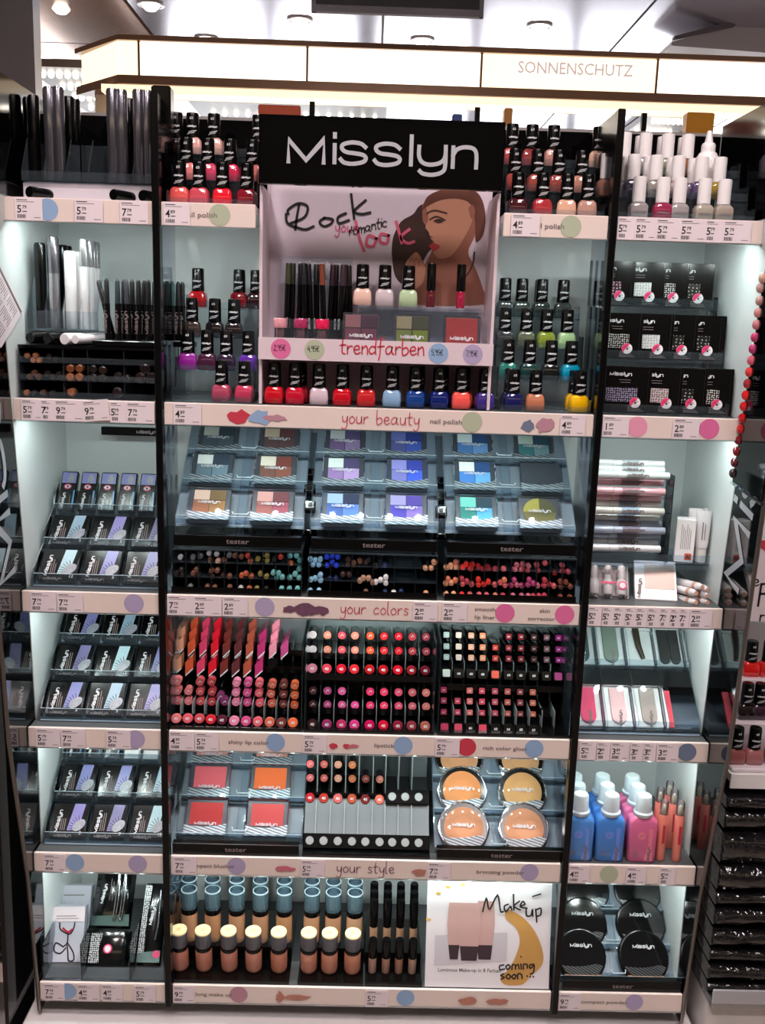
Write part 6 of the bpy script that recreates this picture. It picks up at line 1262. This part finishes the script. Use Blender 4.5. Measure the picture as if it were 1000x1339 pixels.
# ------------------------------------------------------------------ row 5: blushers, lipsticks, bronzers
zs = ZS[4]+.001; zs_ = zs
x0, x1 = atX(228, .02, .75), atX(394, .02, .75)
TB = [(Y-.020, at(p, q, Y)[1]-.020) for (p, q, Y) in ((269, 1068, .056), (274, 1020, .104), (278, 978, .152))]
slope_rack('grey sloped rack of blushers', x0, x1, zs, TB, .19, (-.0066, zs+.0005, .0175))
for (px, tr, c, nm) in [(269, 0, (206, 62, 62), 'brick red'), (349, 0, (214, 84, 84), 'soft red'), (274, 1, (232, 108, 118), 'pink'), (353, 1, (236, 116, 52), 'orange'), (278, 2, (226, 150, 140), 'pale rose'), (356, 2, (220, 140, 120), 'peach')]:
    Y, Z = TB[tr]; put('blusher', '%s single blusher in clear lid with silver band, %s tier' % (nm, ['lower', 'middle', 'hidden top'][tr]), 'blusher', quad_palette([c], one=True), (atX(px, Y+.018, Z+.018), Y, Z), (-45, 0, 0), 'blushers', scale=(1.05, 1, 1))
x0, x1 = atX(397, .02, .78), atX(562, .02, .78)
cx = (x0+x1)/2; w = (x1-x0)/2
t = thing('lipstick_rack', 'half empty lipstick rack with round grey sockets', 'rack', (cx, 0, zs), group='lip colour racks')
b = B(); b.box(-w, w, .13, .133, 0, .165, GREYPLATE); obj('rear_plate', b, t)
b = B(); b.box(-w, w, -.0066, .03, 0, .006, BLACKP); obj('foot', b, t)
za, zb_ = at(480, 1101, .012)[1], at(480, 1042, .058)[1]
b = B(); vs = [(-w, .03, za-zs), (w, .03, za-zs), (w, .062, zb_-zs-.008), (-w, .062, zb_-zs-.008), (-w, .034, za-zs), (w, .034, za-zs), (w, .066, zb_-zs-.008), (-w, .066, zb_-zs-.008)]; b.add(vs, [(0, 1, 2, 3), (7, 6, 5, 4), (0, 4, 5, 1), (2, 6, 7, 3), (1, 5, 6, 2), (0, 3, 7, 4)], GREYPLATE); obj('slope_plate', b, t)
cp5 = [405, 423, 441.5, 460, 477.5, 496, 512.5, 529.5, 547]
for p in cp5[1:]:
    X = atX(p-9, .06, .8)-cx
    b = B(); b.box(X-.0007, X+.0007, .07, .13, zb_-zs, .16, STEELP); obj('divider', b, t)
    b = B(); vs = [(X-.0006, .024, za-zs), (X+.0006, .024, za-zs), (X+.0006, .056, zb_-zs-.008), (X-.0006, .056, zb_-zs-.008), (X-.0006, .034, za-zs), (X+.0006, .034, za-zs), (X+.0006, .066, zb_-zs-.008), (X-.0006, .066, zb_-zs-.008)]; b.add(vs, [(0, 1, 2, 3), (7, 6, 5, 4), (0, 4, 5, 1), (2, 6, 7, 3), (1, 5, 6, 2), (0, 3, 7, 4)], STEELP); obj('divider', b, t)
SOCK = mat('socket_grey', (150, 154, 156), .45, metal=.2)
for (zc, y, nm, cols) in ((za, .014, 'front_bar', cp5), (zb_, .062, 'upper_bar', cp5[6:])):
    M0 = T((0, y, zc-zs)) @ RX(-35)
    b = B(); xa = -w if nm == 'front_bar' else atX(504, y, zc)-cx; b.bbox(xa, w, -.004, .010, -.012, .010, BLACKP, .001, M0); bar = obj(nm, b, t)
    for p in cols:
        b = B(); X = atX(p, y, zc)-cx; b.lathe([(.0072, 0), (.0066, .001), (.0064, .0012)], 16, BLACKM, M0 @ T((X, -.004, -.001)) @ RX(90)); b.disc(X, -.0056, -.001, .0062, SOCK, 16, M0); obj('socket', b, bar)
b = B(); b.box(-w, w, .07, .13, zb_-zs-.004, zb_-zs, BLACKP); obj('ledge', b, t)
A5 = [((226, 110, 112), 'rose'), ((226, 104, 96), 'coral'), ((236, 166, 140), 'nude peach'), ((232, 140, 92), 'apricot'), ((150, 70, 62), 'brown'), ((236, 146, 124), 'salmon')]
T5 = [((176, 30, 40), 'red'), ((172, 48, 40), 'brick'), ((206, 96, 96), 'old rose'), ((176, 74, 48), 'copper'), ((110, 26, 30), 'maroon'), ((220, 106, 90), 'light coral')]
for i, p in enumerate(cp5[:6]):
    for lv, py in enumerate((999, 1017)):
        if i > 3 and lv == 0: continue
        X, Z = at(p+.5, py+i*.4, .086); put('lipstick', '%s lipstick end, %s of its column beside the blushers' % (A5[i][1], ['top', 'lower'][lv]), 'lipstick', [('body', LSR, A5[i][0])], (X, .086, Z), (-14, 0, 0), 'lipsticks beside the blushers')
    tester(p, 1043+i*.5, .060, T5[i][0], '%s lipstick tester on the ledge beside the blushers' % T5[i][1], 'lipstick testers', 30)
# bronzers
x0, x1 = atX(568, .02, .75), atX(738, .02, .75)
TZ = [(Y-.0234, at(p, q, Y)[1]-.0225) for (p, q, Y) in ((606, 1082, .043), (604, 1034, .091), (600, 992, .139))]
slope_rack('grey sloped rack of round bronzing powders', x0, x1, zs, TZ, .19, (-.0066, zs+.0005, .0175))
def compact(cols, R=.041, dark=False):
    P = []; M = T((0, 0, R)) @ RX(90)
    b = B(); b.lathe([(R*.94, -.010), (R, -.008), (R, .0), (R*.97, .002), (R*.90, .0025)], 28, CHROME if not dark else BLACKP, M); P.append(('shell', b.mesh('shell'), None))
    if not dark: b = B(); b.disc(0, -.0029, R, R*.92, BLACKP, 28); P.append(('inner_rim', b.mesh('inner_rim'), None))
    b = B(); b.disc(0, -.0032, R, R*.76 if not dark else R*.93, OBJMATTE if not dark else OBJGLOSS, 28); P.append(('powder_pan' if not dark else 'lid_face', b.mesh('face'), cols))
    b = B(); n = 10; a0, a1 = math.radians(205), math.radians(335); r2 = R*.9
    pts = [(r2*math.cos(a0+(a1-a0)*j/n), R+r2*math.sin(a0+(a1-a0)*j/n)) for j in range(n+1)]; x_, z_ = pts[-1]; x2, z2 = pts[0]
    pts += [(x_+(x2-x_)*j/6, z_+.006*(1-j/6)+(z2-z_)*j/6-.004*math.sin(math.pi*j/6)) for j in range(1, 6)]
    b.prism(pts, -.0048, -.0036, WAVE if not dark else stripes('dark_wave', (26, 28, 30), (92, 98, 100), 90, .25, .5, (0, math.radians(60), 0), 1.5)); P.append(('foil_band', b.mesh('foil_band'), None))
    b = B(); b.logo(0, -.0052, R*1.02 if not dark else R*1.3, R*.85, WINK, sub=2, wd=.034); P.append(('lettering', b.mesh('lettering'), None))
    b = B(); b.lathe([(R*.93, .002), (R*.93, .0055), (R*.85, .0075), (R*.4, .0085)], 26, clear('compact_lid', (.97, .98, .98), body=.01), M, caps=False)
    if not dark: P.append(('lid', b.mesh('lid'), None))
    return P
for (px, tr, c, nm) in [(606, 0, (206, 142, 104), 'rose tan'), (685, 0, (212, 150, 112), 'tan'), (604, 1, (232, 152, 92), 'orange bronze'), (683, 1, (226, 172, 112), 'golden beige'), (600, 2, (216, 156, 110), 'light bronze'), (680, 2, (220, 166, 116), 'pale bronze')]:
    Y, Z = TZ[tr]; o = put('bronzing_powder', '%s round bronzing powder with chrome rim, %s tier' % (nm, ['lower', 'middle', 'hidden top'][tr]), 'compact', compact(c), (atX(px, Y+.02, Z+.02), Y-.004, Z-.008), (-42, 0, 0), 'round bronzing powders')
    if tr == 0:
        b = B(); b.lathe([(.026, 0), (.030, .002), (.030, .006), (.026, .008)], 24, BLACKP); b.lathe([(.024, .008), (.024, .0085)], 24, mat('bronze_base', (166, 110, 72), .6, noise=.1)); bo = obj('lower_shell', b, o); bo.matrix_parent_inverse = (T(o.location) @ RX(-42)).inverted(); bo.location = (o.location.x, Y+.012, zs+.0008); bo.rotation_euler = (math.radians(4), 0, 0)
# ------------------------------------------------------------------ row 6: foundations, concealers, board, compacts
zs = ZS[5]+.001
FND = mat('foundation_glass', objcol=True, rough=.14, coat=.5, noise=.06)
CUP = clear('blue_grey_cup', (.80, .88, .92), body=.22, bcol=(150, 186, 204), rough=.08)
b = B(); b.lathe([(.0112, 0), (.0130, .002), (.0134, .006), (.0134, .044), (.0128, .050)], 20, FND); F1 = b.mesh('bottle')
b = B(); b.lathe([(.0131, .050), (.0134, .051), (.0134, .058), (.0126, .059)], 20, BLACKP); F2 = b.mesh('collar')
b = B(); b.lathe([(.0128, .059), (.0128, .088), (.0122, .0895), (.0112, .0895), (.0112, .062)], 20, CUP, caps=False); b.lathe([(.0129, .0885), (.0131, .0895), (.0129, .0902), (.0112, .0902)], 20, ACE, caps=False); b.lathe([(.0060, .059), (.0060, .080), (.0085, .081), (.0085, .086)], 14, mat('pump_grey', (66, 84, 100), .35)); F3 = b.mesh('cap')
b = B(); b.lathe([(.0112, 0), (.0130, .002), (.0134, .006), (.0134, .036), (.0128, .040)], 20, FND); G1 = b.mesh('bottle')
b = B(); b.lathe([(.0131, .040), (.0134, .041), (.0134, .046), (.0126, .047)], 20, BLACKP); G2 = b.mesh('collar')
b = B(); b.lathe([(.0126, .047), (.0128, .048), (.0128, .0725)], 20, mat('grey_cup', (104, 104, 114), .3, trans=.2, coat=.2)); G3 = b.mesh('cap')
b = B(); b.lathe([(.0128, .0725), (.0128, .0745), (.0118, .0755), (.006, .0757)], 20, mat('lit_cap_top', (246, 222, 170), .45, noise=.15, nscale=120)); b.lathe([(.003, .0757), (.003, .0761)], 10, mat('disc_number', (226, 190, 130), .5)); G4 = b.mesh('lit_cap_top')  # cream colour paints in the light coming through the cap top
fx = [236, 267, 300, 332, 365, 404, 431, 461]; bx = [247, 277.6, 309, 340, 371, 407, 435, 463]
sk = [(214, 142, 122), (212, 140, 118), (216, 144, 124), (220, 150, 128), (216, 140, 112), (224, 152, 126), (224, 154, 128), (222, 150, 120)]
for k, (a0, a1) in enumerate(((0, 4), (5, 7))):
    xa, xb = atX(fx[a0]-13, .03, zs), atX(fx[a1]+14 if k else fx[a1]+15, .03, zs)
    t = thing('foundation_tray', 'black tray with raised back step under %s foundations' % ('five' if k == 0 else 'three'), 'tray', ((xa+xb)/2, .006, zs), group='foundation trays'); w = (xb-xa)/2
    b = B(); b.box(-w, w, -.012, .042, 0, .003, BLACKP); b.box(-w, w, -.0125, -.0105, .003, .006, BLACKP); obj('floor_plate', b, t)
    b = B(); b.box(-w, w, .042, .14, 0, .026, BLACKP); obj('back_step', b, t)
    b = B(); b.box(-w, w, .042, .0435, .026, .040, ACR); obj('clear_lip', b, t)
for i in range(8):
    put('foundation', 'front foundation tester with cream lit disc on top, %s along the row' % ORD[i], 'foundation', [('bottle', G1, sk[i]), ('collar', G2, None), ('cap', G3, None), ('lit_cap_top', G4, None)], (atX(fx[i], .028, zs+.04), .028, zs+.0035), (9, 0, 0), 'front foundation testers')
    for j, Y in enumerate((.066, .096, .126)):
        c = [(206, 148, 110), (204, 144, 104), (208, 150, 112), (206, 150, 114), (204, 146, 104), (212, 156, 116), (212, 158, 118), (216, 166, 130)][i]
        put('foundation', 'foundation bottle with blue grey cup cap, %s along the %s row' % (ORD[i], ['second', 'third', 'rear'][j]), 'foundation', [('bottle', F1, c), ('collar', F2, None), ('cap', F3, None)], (atX(bx[i]+.5, Y, zs+.07), Y, zs+.0265), None, 'back foundation bottles')
# concealers
b = B(); b.lathe([(.0062, 0), (.0066, .001), (.0066, .040)], 14, FND); K1 = b.mesh('tube'); b = B(); b.lathe([(.0068, .040), (.0068, .085), (.0058, .087)], 14, BLACKP); K2 = b.mesh('cap')
b = B(); b.lathe([(.0062, 0), (.0066, .001), (.0066, .030)], 14, FND); K3 = b.mesh('tube'); b = B(); b.lathe([(.0070, .030), (.0070, .062), (.0062, .064), (.0045, .0642)], 14, BLACKP); K4 = b.mesh('cap')
xa, xb = atX(477, .03, zs), atX(550, .03, zs)
t = thing('concealer_tray', 'black stepped tray of slim concealers beside the make-up board', 'tray', ((xa+xb)/2, .006, zs)); w = (xb-xa)/2
b = B(); b.box(-w, w, -.012, .04, 0, .003, BLACKP); b.box(-w, w, -.0125, -.0105, .003, .008, BLACKP); obj('floor_plate', b, t); b = B(); b.box(-w, w, .04, .13, 0, .022, BLACKP); obj('back_step', b, t)
for i, px in enumerate((487, 504.5, 521.5, 539)):
    put('concealer', 'short concealer tester with black cap, %s in the front row' % ORD[i], 'concealer', [('tube', K3, [(222, 180, 160), (216, 166, 140), (206, 154, 126), (222, 182, 156)][i]), ('cap', K4, None)], (atX(px, .026, zs+.03), .026, zs+.0035), (8, 0, 0), 'front concealers')
    for j, Y in enumerate((.058, .082, .106)):
        put('concealer', 'tall concealer with black cap, %s column, %s row' % (ORD[i], ['second', 'third', 'rear'][j]), 'concealer', [('tube', K1, (206, 160, 126)), ('cap', K2, None)], (atX(px+1.5, Y, zs+.06), Y, zs+.0225), None, 'back concealers')
# make-up board
xa, za = at(555, 1290, -.004); xb, zb2 = at(717, 1297, -.004); zt_ = at(640, 1157, .018)[1]
t = thing('make_up_board', 'white board announcing new make-up with handwriting and beige smear', 'sign', ((xa+xb)/2, -.0055, zs), (-10, 0, 0)); w = (xb-xa)/2; H = (zt_-zs)/math.cos(math.radians(10))
b = B(); b.bbox(-w, w, 0, .003, 0, H, mat('board_white', (236, 232, 236), .22, coat=.4), .0006); obj('board', b, t)
def bp(x, y):   # picture coordinates of the board crop to board coordinates
    return (-w+(x-322)/(888-322)*2*w, H*(1-(y-85)/(568-85)))
def bshape(name, pts, m, y, sub=4):
    C = catmull([bp(*p) for p in pts]+[bp(*pts[0])], sub)[:-1]; ar = sum((C[i].x*C[(i+1) % len(C)].y-C[(i+1) % len(C)].x*C[i].y) for i in range(len(C)))
    b = B(); b.poly([(p.x, p.y) for p in (C if ar > 0 else C[::-1])], y, m); obj(name, b, t)
bshape('smear_print', [(680, 205), (700, 208), (760, 240), (820, 310), (855, 400), (850, 460), (800, 510), (770, 545), (720, 552), (680, 545), (665, 515), (700, 480), (730, 420), (748, 350), (730, 290), (680, 245)], mat('smear_beige', (216, 164, 92), .35, noise=.25, nscale=25, coat=.4), -.0006)
TUBE = mat('tube_print', (206, 168, 162), .35, noise=.08); TUBD = mat('tube_print_dark', (66, 52, 58), .4, noise=.1)
for k, (xa_, xb_, ya, yb) in enumerate(((418, 480, 178, 372), (548, 630, 168, 370), (470, 566, 178, 376))):
    y = -.0008-.0003*(k == 2)
    b = B(); b.poly([bp(xa_+6, yb), bp(xb_-6, yb), bp(xb_+2, (ya+yb)/2), bp(xb_-4, ya), bp(xa_+4, ya), bp(xa_-2, (ya+yb)/2)], y, TUBE); obj('tube_print', b, t)
    b = B(); b.poly([bp(xa_+14, yb+66), bp(xb_-12, yb+66), bp(xb_-6, yb), bp(xa_+6, yb)], y, TUBD); obj('tube_cap_print', b, t)
b = B(); q = bp(380, 494); b.text('Luminous Make-up in 8 Farben', q[0], -.0006, q[1], .0080, GREYINK, align='L'); obj('lettering', b, t)
b = B(); q = bp(345, 470); q2 = bp(690, 330); b.poly([bp(362, 330), bp(362, 466), bp(690, 440), bp(690, 310)], -.0004, mat('board_grey_print', (206, 200, 208), .3)); obj('ground_print', b, t)
b = B()
for st in ([(575, 215), (590, 155), (605, 205), (640, 140), (655, 210), (668, 214)], [(690, 180), (672, 190), (680, 214), (700, 190), (706, 206)], [(712, 135), (716, 205)], [(740, 165), (716, 188), (745, 205)], [(745, 188), (765, 178), (755, 165), (745, 190), (775, 196)], [(800, 142), (835, 130)], [(772, 200), (775, 230), (795, 228), (800, 200), (803, 232)], [(815, 200), (822, 258)], [(815, 205), (838, 195), (838, 225), (818, 232)]): b.stroke([bp(*p) for p in st], .0025, -.0014, INK, sub=4)
obj('handwriting', b, t)
b = B()
for st in ([(678, 458), (660, 462), (662, 480), (682, 476)], [(700, 456), (688, 464), (696, 478), (708, 466), (700, 456)], [(716, 478), (718, 456), (730, 458), (732, 476)], [(732, 462), (744, 454), (748, 474)], [(756, 452), (758, 474)], [(755, 418), (756, 420)], [(768, 474), (768, 454), (784, 454), (786, 470)], [(815, 452), (796, 456), (800, 472), (816, 456), (814, 490), (800, 496)],
           [(680, 498), (666, 506), (682, 516), (668, 524)], [(700, 500), (690, 512), (702, 522), (710, 508), (700, 500)], [(726, 500), (716, 512), (728, 520), (736, 506), (726, 500)], [(744, 520), (744, 498), (760, 500), (764, 518)], [(786, 506), (787, 508)], [(800, 508), (801, 510)], [(814, 508), (815, 510)]): b.stroke([bp(*p) for p in st], .0022, -.0014, INK, sub=3)
obj('handwriting', b, t)
for (x, y) in ((372, 138), (415, 108), (482, 96), (330, 258)):
    b = B(); q = bp(x, y); b.disc(q[0], -.0005, q[1], .0042, mat('gold_crumb', (222, 180, 90), .4), 7, rz=.0024); obj('crumb_print', b, t)
# black compacts by the wing
x0, x1 = atX(730, .02, .51), atX(885, .02, .51)
TZ = [(Y-.0234, at(p, q, Y)[1]-.0225) for (p, q, Y) in ((800, 1250, .043), (800, 1208, .091), (800, 1164, .139))]
slope_rack('clear sloped rack of round black compacts by the wing', x0, x1, zs, TZ, .19, (-.0066, zs+.0005, .0175))
for (px, tr, rz_, nm) in [(760, 0, 12, 'lower black compact with pale lettering beside the blade'), (842, 0, -80, 'lower black compact turned sideways beside the wing'), (762, 1, 0, 'middle black compact with foil band beside the blade'), (838, 1, 0, 'middle black compact with foil band beside the wing'), (766, 2, 0, 'top black compact mostly hidden beside the blade'), (834, 2, 0, 'top black compact mostly hidden beside the wing')]:
    Y, Z = TZ[tr]; o = put('compact_powder', nm, 'compact', compact((16, 17, 18), dark=True), (atX(px, Y+.02, Z+.02), Y-.004, Z-.008), (-42, 0, 0), 'black compact powders')
    if tr == 0:
        b = B(); b.lathe([(.026, 0), (.030, .002), (.030, .006), (.026, .008)], 24, mat('bronze_base', None)); bo = obj('lower_shell', b, o); bo.matrix_parent_inverse = (T(o.location) @ RX(-42)).inverted(); bo.location = (o.location.x, Y+.012, zs+.0008); bo.rotation_euler = (math.radians(4), 0, 0)
# ================================================================== colour chart on the wing, leaflet, neighbouring units
t = thing('colour_chart', 'black acrylic colour chart with a line of round polish samples, on the wing', 'colour chart', (.5055, 0, 1.31))
CH = [(285, 20, (206, 160, 140)), (270, 80, (196, 150, 142)), (265, 160, (190, 140, 136)), (255, 235, (206, 136, 132)), (245, 310, (206, 120, 128)), (235, 388, (196, 60, 110)), (222, 460, (196, 60, 120)), (212, 532, (226, 100, 120)), (200, 605, (236, 66, 66)), (188, 678, (176, 50, 56)), (177, 750, (236, 36, 36)), (165, 820, (226, 30, 34)), (155, 893, (206, 16, 26)), (145, 962, (200, 20, 30)), (130, 1030, (136, 16, 30)), (120, 1100, (122, 16, 30)), (107, 1170, (86, 16, 28)), (97, 1238, (40, 20, 26))]
pos = [atXplane(940+x/4.78, 360+y/4.78, .5035) for x, y, c in CH]
e0, e1 = Vector(pos[0]), Vector(pos[-1]); ed = (e1-e0).normalized()
e0 = e0-ed*.06; e1 = e1+ed*.012
pts = [(e1.x, e1.y), (e0.x, e0.y), (-.125, e0.y), (-.11, e1.y-.008)]
n = 4; vs = [(-.0035, p[0], p[1]-1.31) for p in pts]+[(-.0008, p[0], p[1]-1.31) for p in pts]
b = B(); b.add(vs, [tuple(range(n)), tuple(reversed(range(n, 2*n)))]+[(j, j+n, (j+1) % n+n, (j+1) % n) for j in range(n)], BLACK); obj('plate', b, t)
b = B(); b.tube([(-.003, e1.x+.004, e1.y-1.312), (-.003, -.112, e1.y-1.322)], .0022, ACR, 8); obj('lower_rail', b, t)
b = B(); [b.disc(0, 0, 0, .0028, CHROME, 10, T((-.0055, -.03-.035*i, e1.y-1.314-.003*i)) @ RZ(-60)) for i in range(1)]; obj('rivet', b, t)
for (p, (x, y, c)) in zip(pos, CH):
    b = B(); M = T((-.003, p[0], p[1]-1.31)) @ RZ(-62) @ RX(90); b.lathe([(.0062, -.002), (.0072, 0), (.0066, .0028), (.004, .0046), (.0, .005)], 14, OBJGLOSS, M); obj('polish_sample', b, t, c)
# leaflet on the white side panel
p0, p1, p2 = [Vector(q) for q in (atXplane(31, 408, -.502), atXplane(0, 345, -.502), atXplane(0, 458, -.502))]
u = (p1-p0).normalized(); v = (p2-p0).normalized()
t = thing('leaflet', 'printed white leaflet hanging askew on the white side wall', 'leaflet', (-.5035, p0.x, p0.y))
def lf(a, c): q = u*a+v*c; return (.001, q.x, q.y)
b = B(); L1, L2 = .13, .10; qs = [lf(0, 0), lf(L1, 0), lf(L1, L2), lf(0, L2)]; b.add(qs+[(-.0004, q[1], q[2]) for q in qs], [(0, 1, 2, 3), (7, 6, 5, 4), (0, 4, 5, 1), (1, 5, 6, 2), (2, 6, 7, 3), (3, 7, 4, 0)], CARD); obj('sheet', b, t)
b = B(); q = [lf(.004, .004), lf(L1-.004, .004), lf(L1-.004, .009), lf(.004, .009)]; b.add([(.0014, w_[1], w_[2]) for w_ in q], [(0, 1, 2, 3)], GREYINK)
for i in range(26):
    a = .014+i*.0042; hh = .012+.0
    if i % 9 == 8: continue
    for (c0, c1) in ((.014, .034), (.040, .062), (.068, .092)):
        q = [lf(a, c0), lf(a+.0016, c0), lf(a+.0016, c1-.004*((i*7) % 3)), lf(a, c1-.004*((i*7) % 3))]; b.add([(.0014, w_[1], w_[2]) for w_ in q], [(0, 1, 2, 3)], mat('leaflet_print', (150, 130, 136), .6))
o = obj('small_print', b, t); o['kind'] = 'stuff'
# ------------------------------------------------------------------ unit next door, with loose polish and packed tights
ZN = at(940, 1312, -.046)[1]+.004
nb = thing('neighbour_unit', 'white neighbouring display unit beyond the black wing', 'cabinet', (.80, 0, 0), group='neighbouring units')
b = B(); b.box(-.262, .3, .16, .18, 0, 1.75, WALLIN); obj('back_panel', b, nb)
b = B(); b.box(-.262, .3, -.03, .16, 0, ZN-.014, WHITE); obj('base', b, nb)
b = B(); b.box(-.262, .3, -.045, .16, ZN-.014, ZN, mat('satin_silver', None)); b.bbox(-.262, .3, -.048, -.044, ZN-.004, ZN+.02, mat('silver_rail', (190, 190, 196), .3, metal=.3), .0008); obj('lower_shelf', b, nb)
zr = at(975, 1030, -.02)[1]
b = B(); b.box(-.262, .3, -.02, .16, zr+.01, zr+.022, WHITEP); b.bbox(-.262, .3, -.0245, -.02, zr, zr+.024, WHITEP, .0008); obj('upper_shelf', b, nb)
tw = [(-.016, zr+.0225), (.03, zr+.075), (.076, zr+.128)]
t = thing('polish_steps', 'white stepped stand under loose polish bottles next door', 'riser', (.80, 0, zr+.0225))
for k, (y, z) in enumerate(tw):
    b = B(); b.bbox(-.258, .3, y, .15, (0 if k == 0 else tw[k-1][1]-zr-.0225)+.0002, z-zr-.0225+.006, mat('pinkish_step', (226, 214, 220), .4), .001); obj('step', b, t)
for (px, k, c, nm) in [(963, 0, (150, 84, 82), 'mauve brown'), (986, 0, (166, 104, 106), 'dusty mauve'), (1012, 0, (150, 90, 90), 'rosewood'), (976, 1, (34, 26, 26), 'black brown'), (993, 1, (56, 34, 48), 'plum black'), (1014, 1, (60, 30, 40), 'wine black'), (982, 2, (236, 34, 30), 'vivid red'), (1004, 2, (226, 40, 40), 'second vivid red')]:
    y, z = tw[k]; polish(px, y+.022, z+.0062, c, '%s nail polish standing on the white steps next door' % nm, 'polish bottles next door')
t = thing('neighbour_card', 'white card with bold black handwriting next door', 'sign', (0, .085, zr+.1345+.068)); q0 = at(985, 745, .085)
b = B(); xa, za = at(968, 812, .085); b.box(xa, xa+.14, 0, .003, za-(zr+.2025), za-(zr+.2025)+.13, CARD); obj('card', b, t)
b = B(); fx_, fz_ = at(989, 792, .085); b.hand('F', fx_, -.0006, fz_-(zr+.2025), .035, .0035, INK); fx_, fz_ = at(984, 770, .085); b.hand('e', fx_, -.0006, fz_-(zr+.2025)+.005, .02, .002, INK); fx_, fz_ = at(992, 815, .085); b.hand('r', fx_, -.0006, fz_-(zr+.2025)+.004, .02, .0022, INK); obj('handwriting', b, t)
b = B(); b.add([(xa, -.0004, za-(zr+.2025)+.13), (xa+.06, -.0004, za-(zr+.2025)+.13), (xa+.03, -.0004, za-(zr+.2025)+.11)], [(0, 2, 1)], PRN['red']); obj('red_corner', b, t)
FILM = mat('black_film_pack', (18, 18, 21), .1, coat=.8, bump=1, nscale=26, noise=.3, spec=.8)
FILM.node_tree.nodes['Bump'].inputs['Distance'].default_value = .012
zz = ZN+.0005
for k, h in enumerate([.022, .03, .026, .036, .034, .024, .044, .058, .034, .02]):
    rnd = random.Random(k); b = B(); n = 16; rings = []
    for i in range(n+1):
        x = -.266+.54*i/n
        pr = [(-.034+rnd.uniform(-.004, .004), .3), (-.040+rnd.uniform(-.006, .004), .62+rnd.uniform(-.1, .1)), (-.03, .93), (.02, .98+rnd.uniform(-.06, .02)), (.14, .9), (.145, .1), (.0, .02), (-.026, .06)]
        rings.append([(x, p[0], p[1]*h) for p in pr])
    b.loft(rings, FILM); tag(obj('hosiery_pack', b, None, None, (.80, 0, zz)), 'black film wrapped hosiery pack next door, %s from the bottom' % ORD[k], 'package', 'stacked hosiery packs'); zz += h+.0005
    if zz > zr-.03: break
b = B(); b.bbox(-.25, .25, .01, .15, 0, zr-zz-.002, BLACKM, .002); tag(obj('hosiery_carton', b, None, None, (.80, .01, zz)), 'dark carton lying on top of the hosiery packs', 'package')
# ------------------------------------------------------------------ unit on the other side
nb = thing('neighbour_unit', 'dark neighbouring display unit beyond the lash shelf wing', 'cabinet', (-.80, 0, 0), group='neighbouring units')
b = B(); b.box(-.3, .258, .14, .16, 0, 1.75, BLACKM); obj('back_panel', b, nb)
b = B(); b.box(-.3, .258, -.03, .14, 0, .40, WHITE); obj('base', b, nb)
z_ = at(10, 1133, -.01)[1]
for z0 in (z_, z_-.20, z_+.26, z_+.56):
    b = B(); b.box(-.3, .258, -.006, .14, z0+.024, z0+.034, WHITEP); b.bbox(-.3, .258, -.011, -.006, z0, z0+.034, RAILM, .0008); obj('shelf', b, nb)
b = B(); b.box(.254, .260, -.05, .14, .40, 1.75, BLACK); obj('side_panel', b, nb)
for k, (c, nm) in enumerate([((206, 170, 150), 'beige'), ((150, 96, 76), 'brown'), ((222, 206, 206), 'pale pink')]):
    b = B(); b.bbox(-.05, .05, 0, .05, 0, .03, mat('next_box_%d' % k, c, .35, noise=.1), .001); b.quad(-.04, .04, .012, .016, -.0003, GREYINK); tag(obj('powder_box', b, None, None, (-.60, .004, z_+.0345+.0305*k)), '%s flat powder box stacked in the dark unit next door' % nm, 'package', 'boxes next door')
t = thing('chrome_bottle', 'large chrome bottle lying at the foot of the dark unit', 'bottle', (-.60, -.005, z_-.20+.0345+.028), (0, 90, 0))
b = B(); b.lathe([(.022, -.05), (.027, -.045), (.027, .03), (.020, .036)], 20, CHROME); obj('body', b, t); b = B(); b.lathe([(.016, .036), (.016, .056), (.014, .058)], 18, BLACKP); obj('cap', b, t)
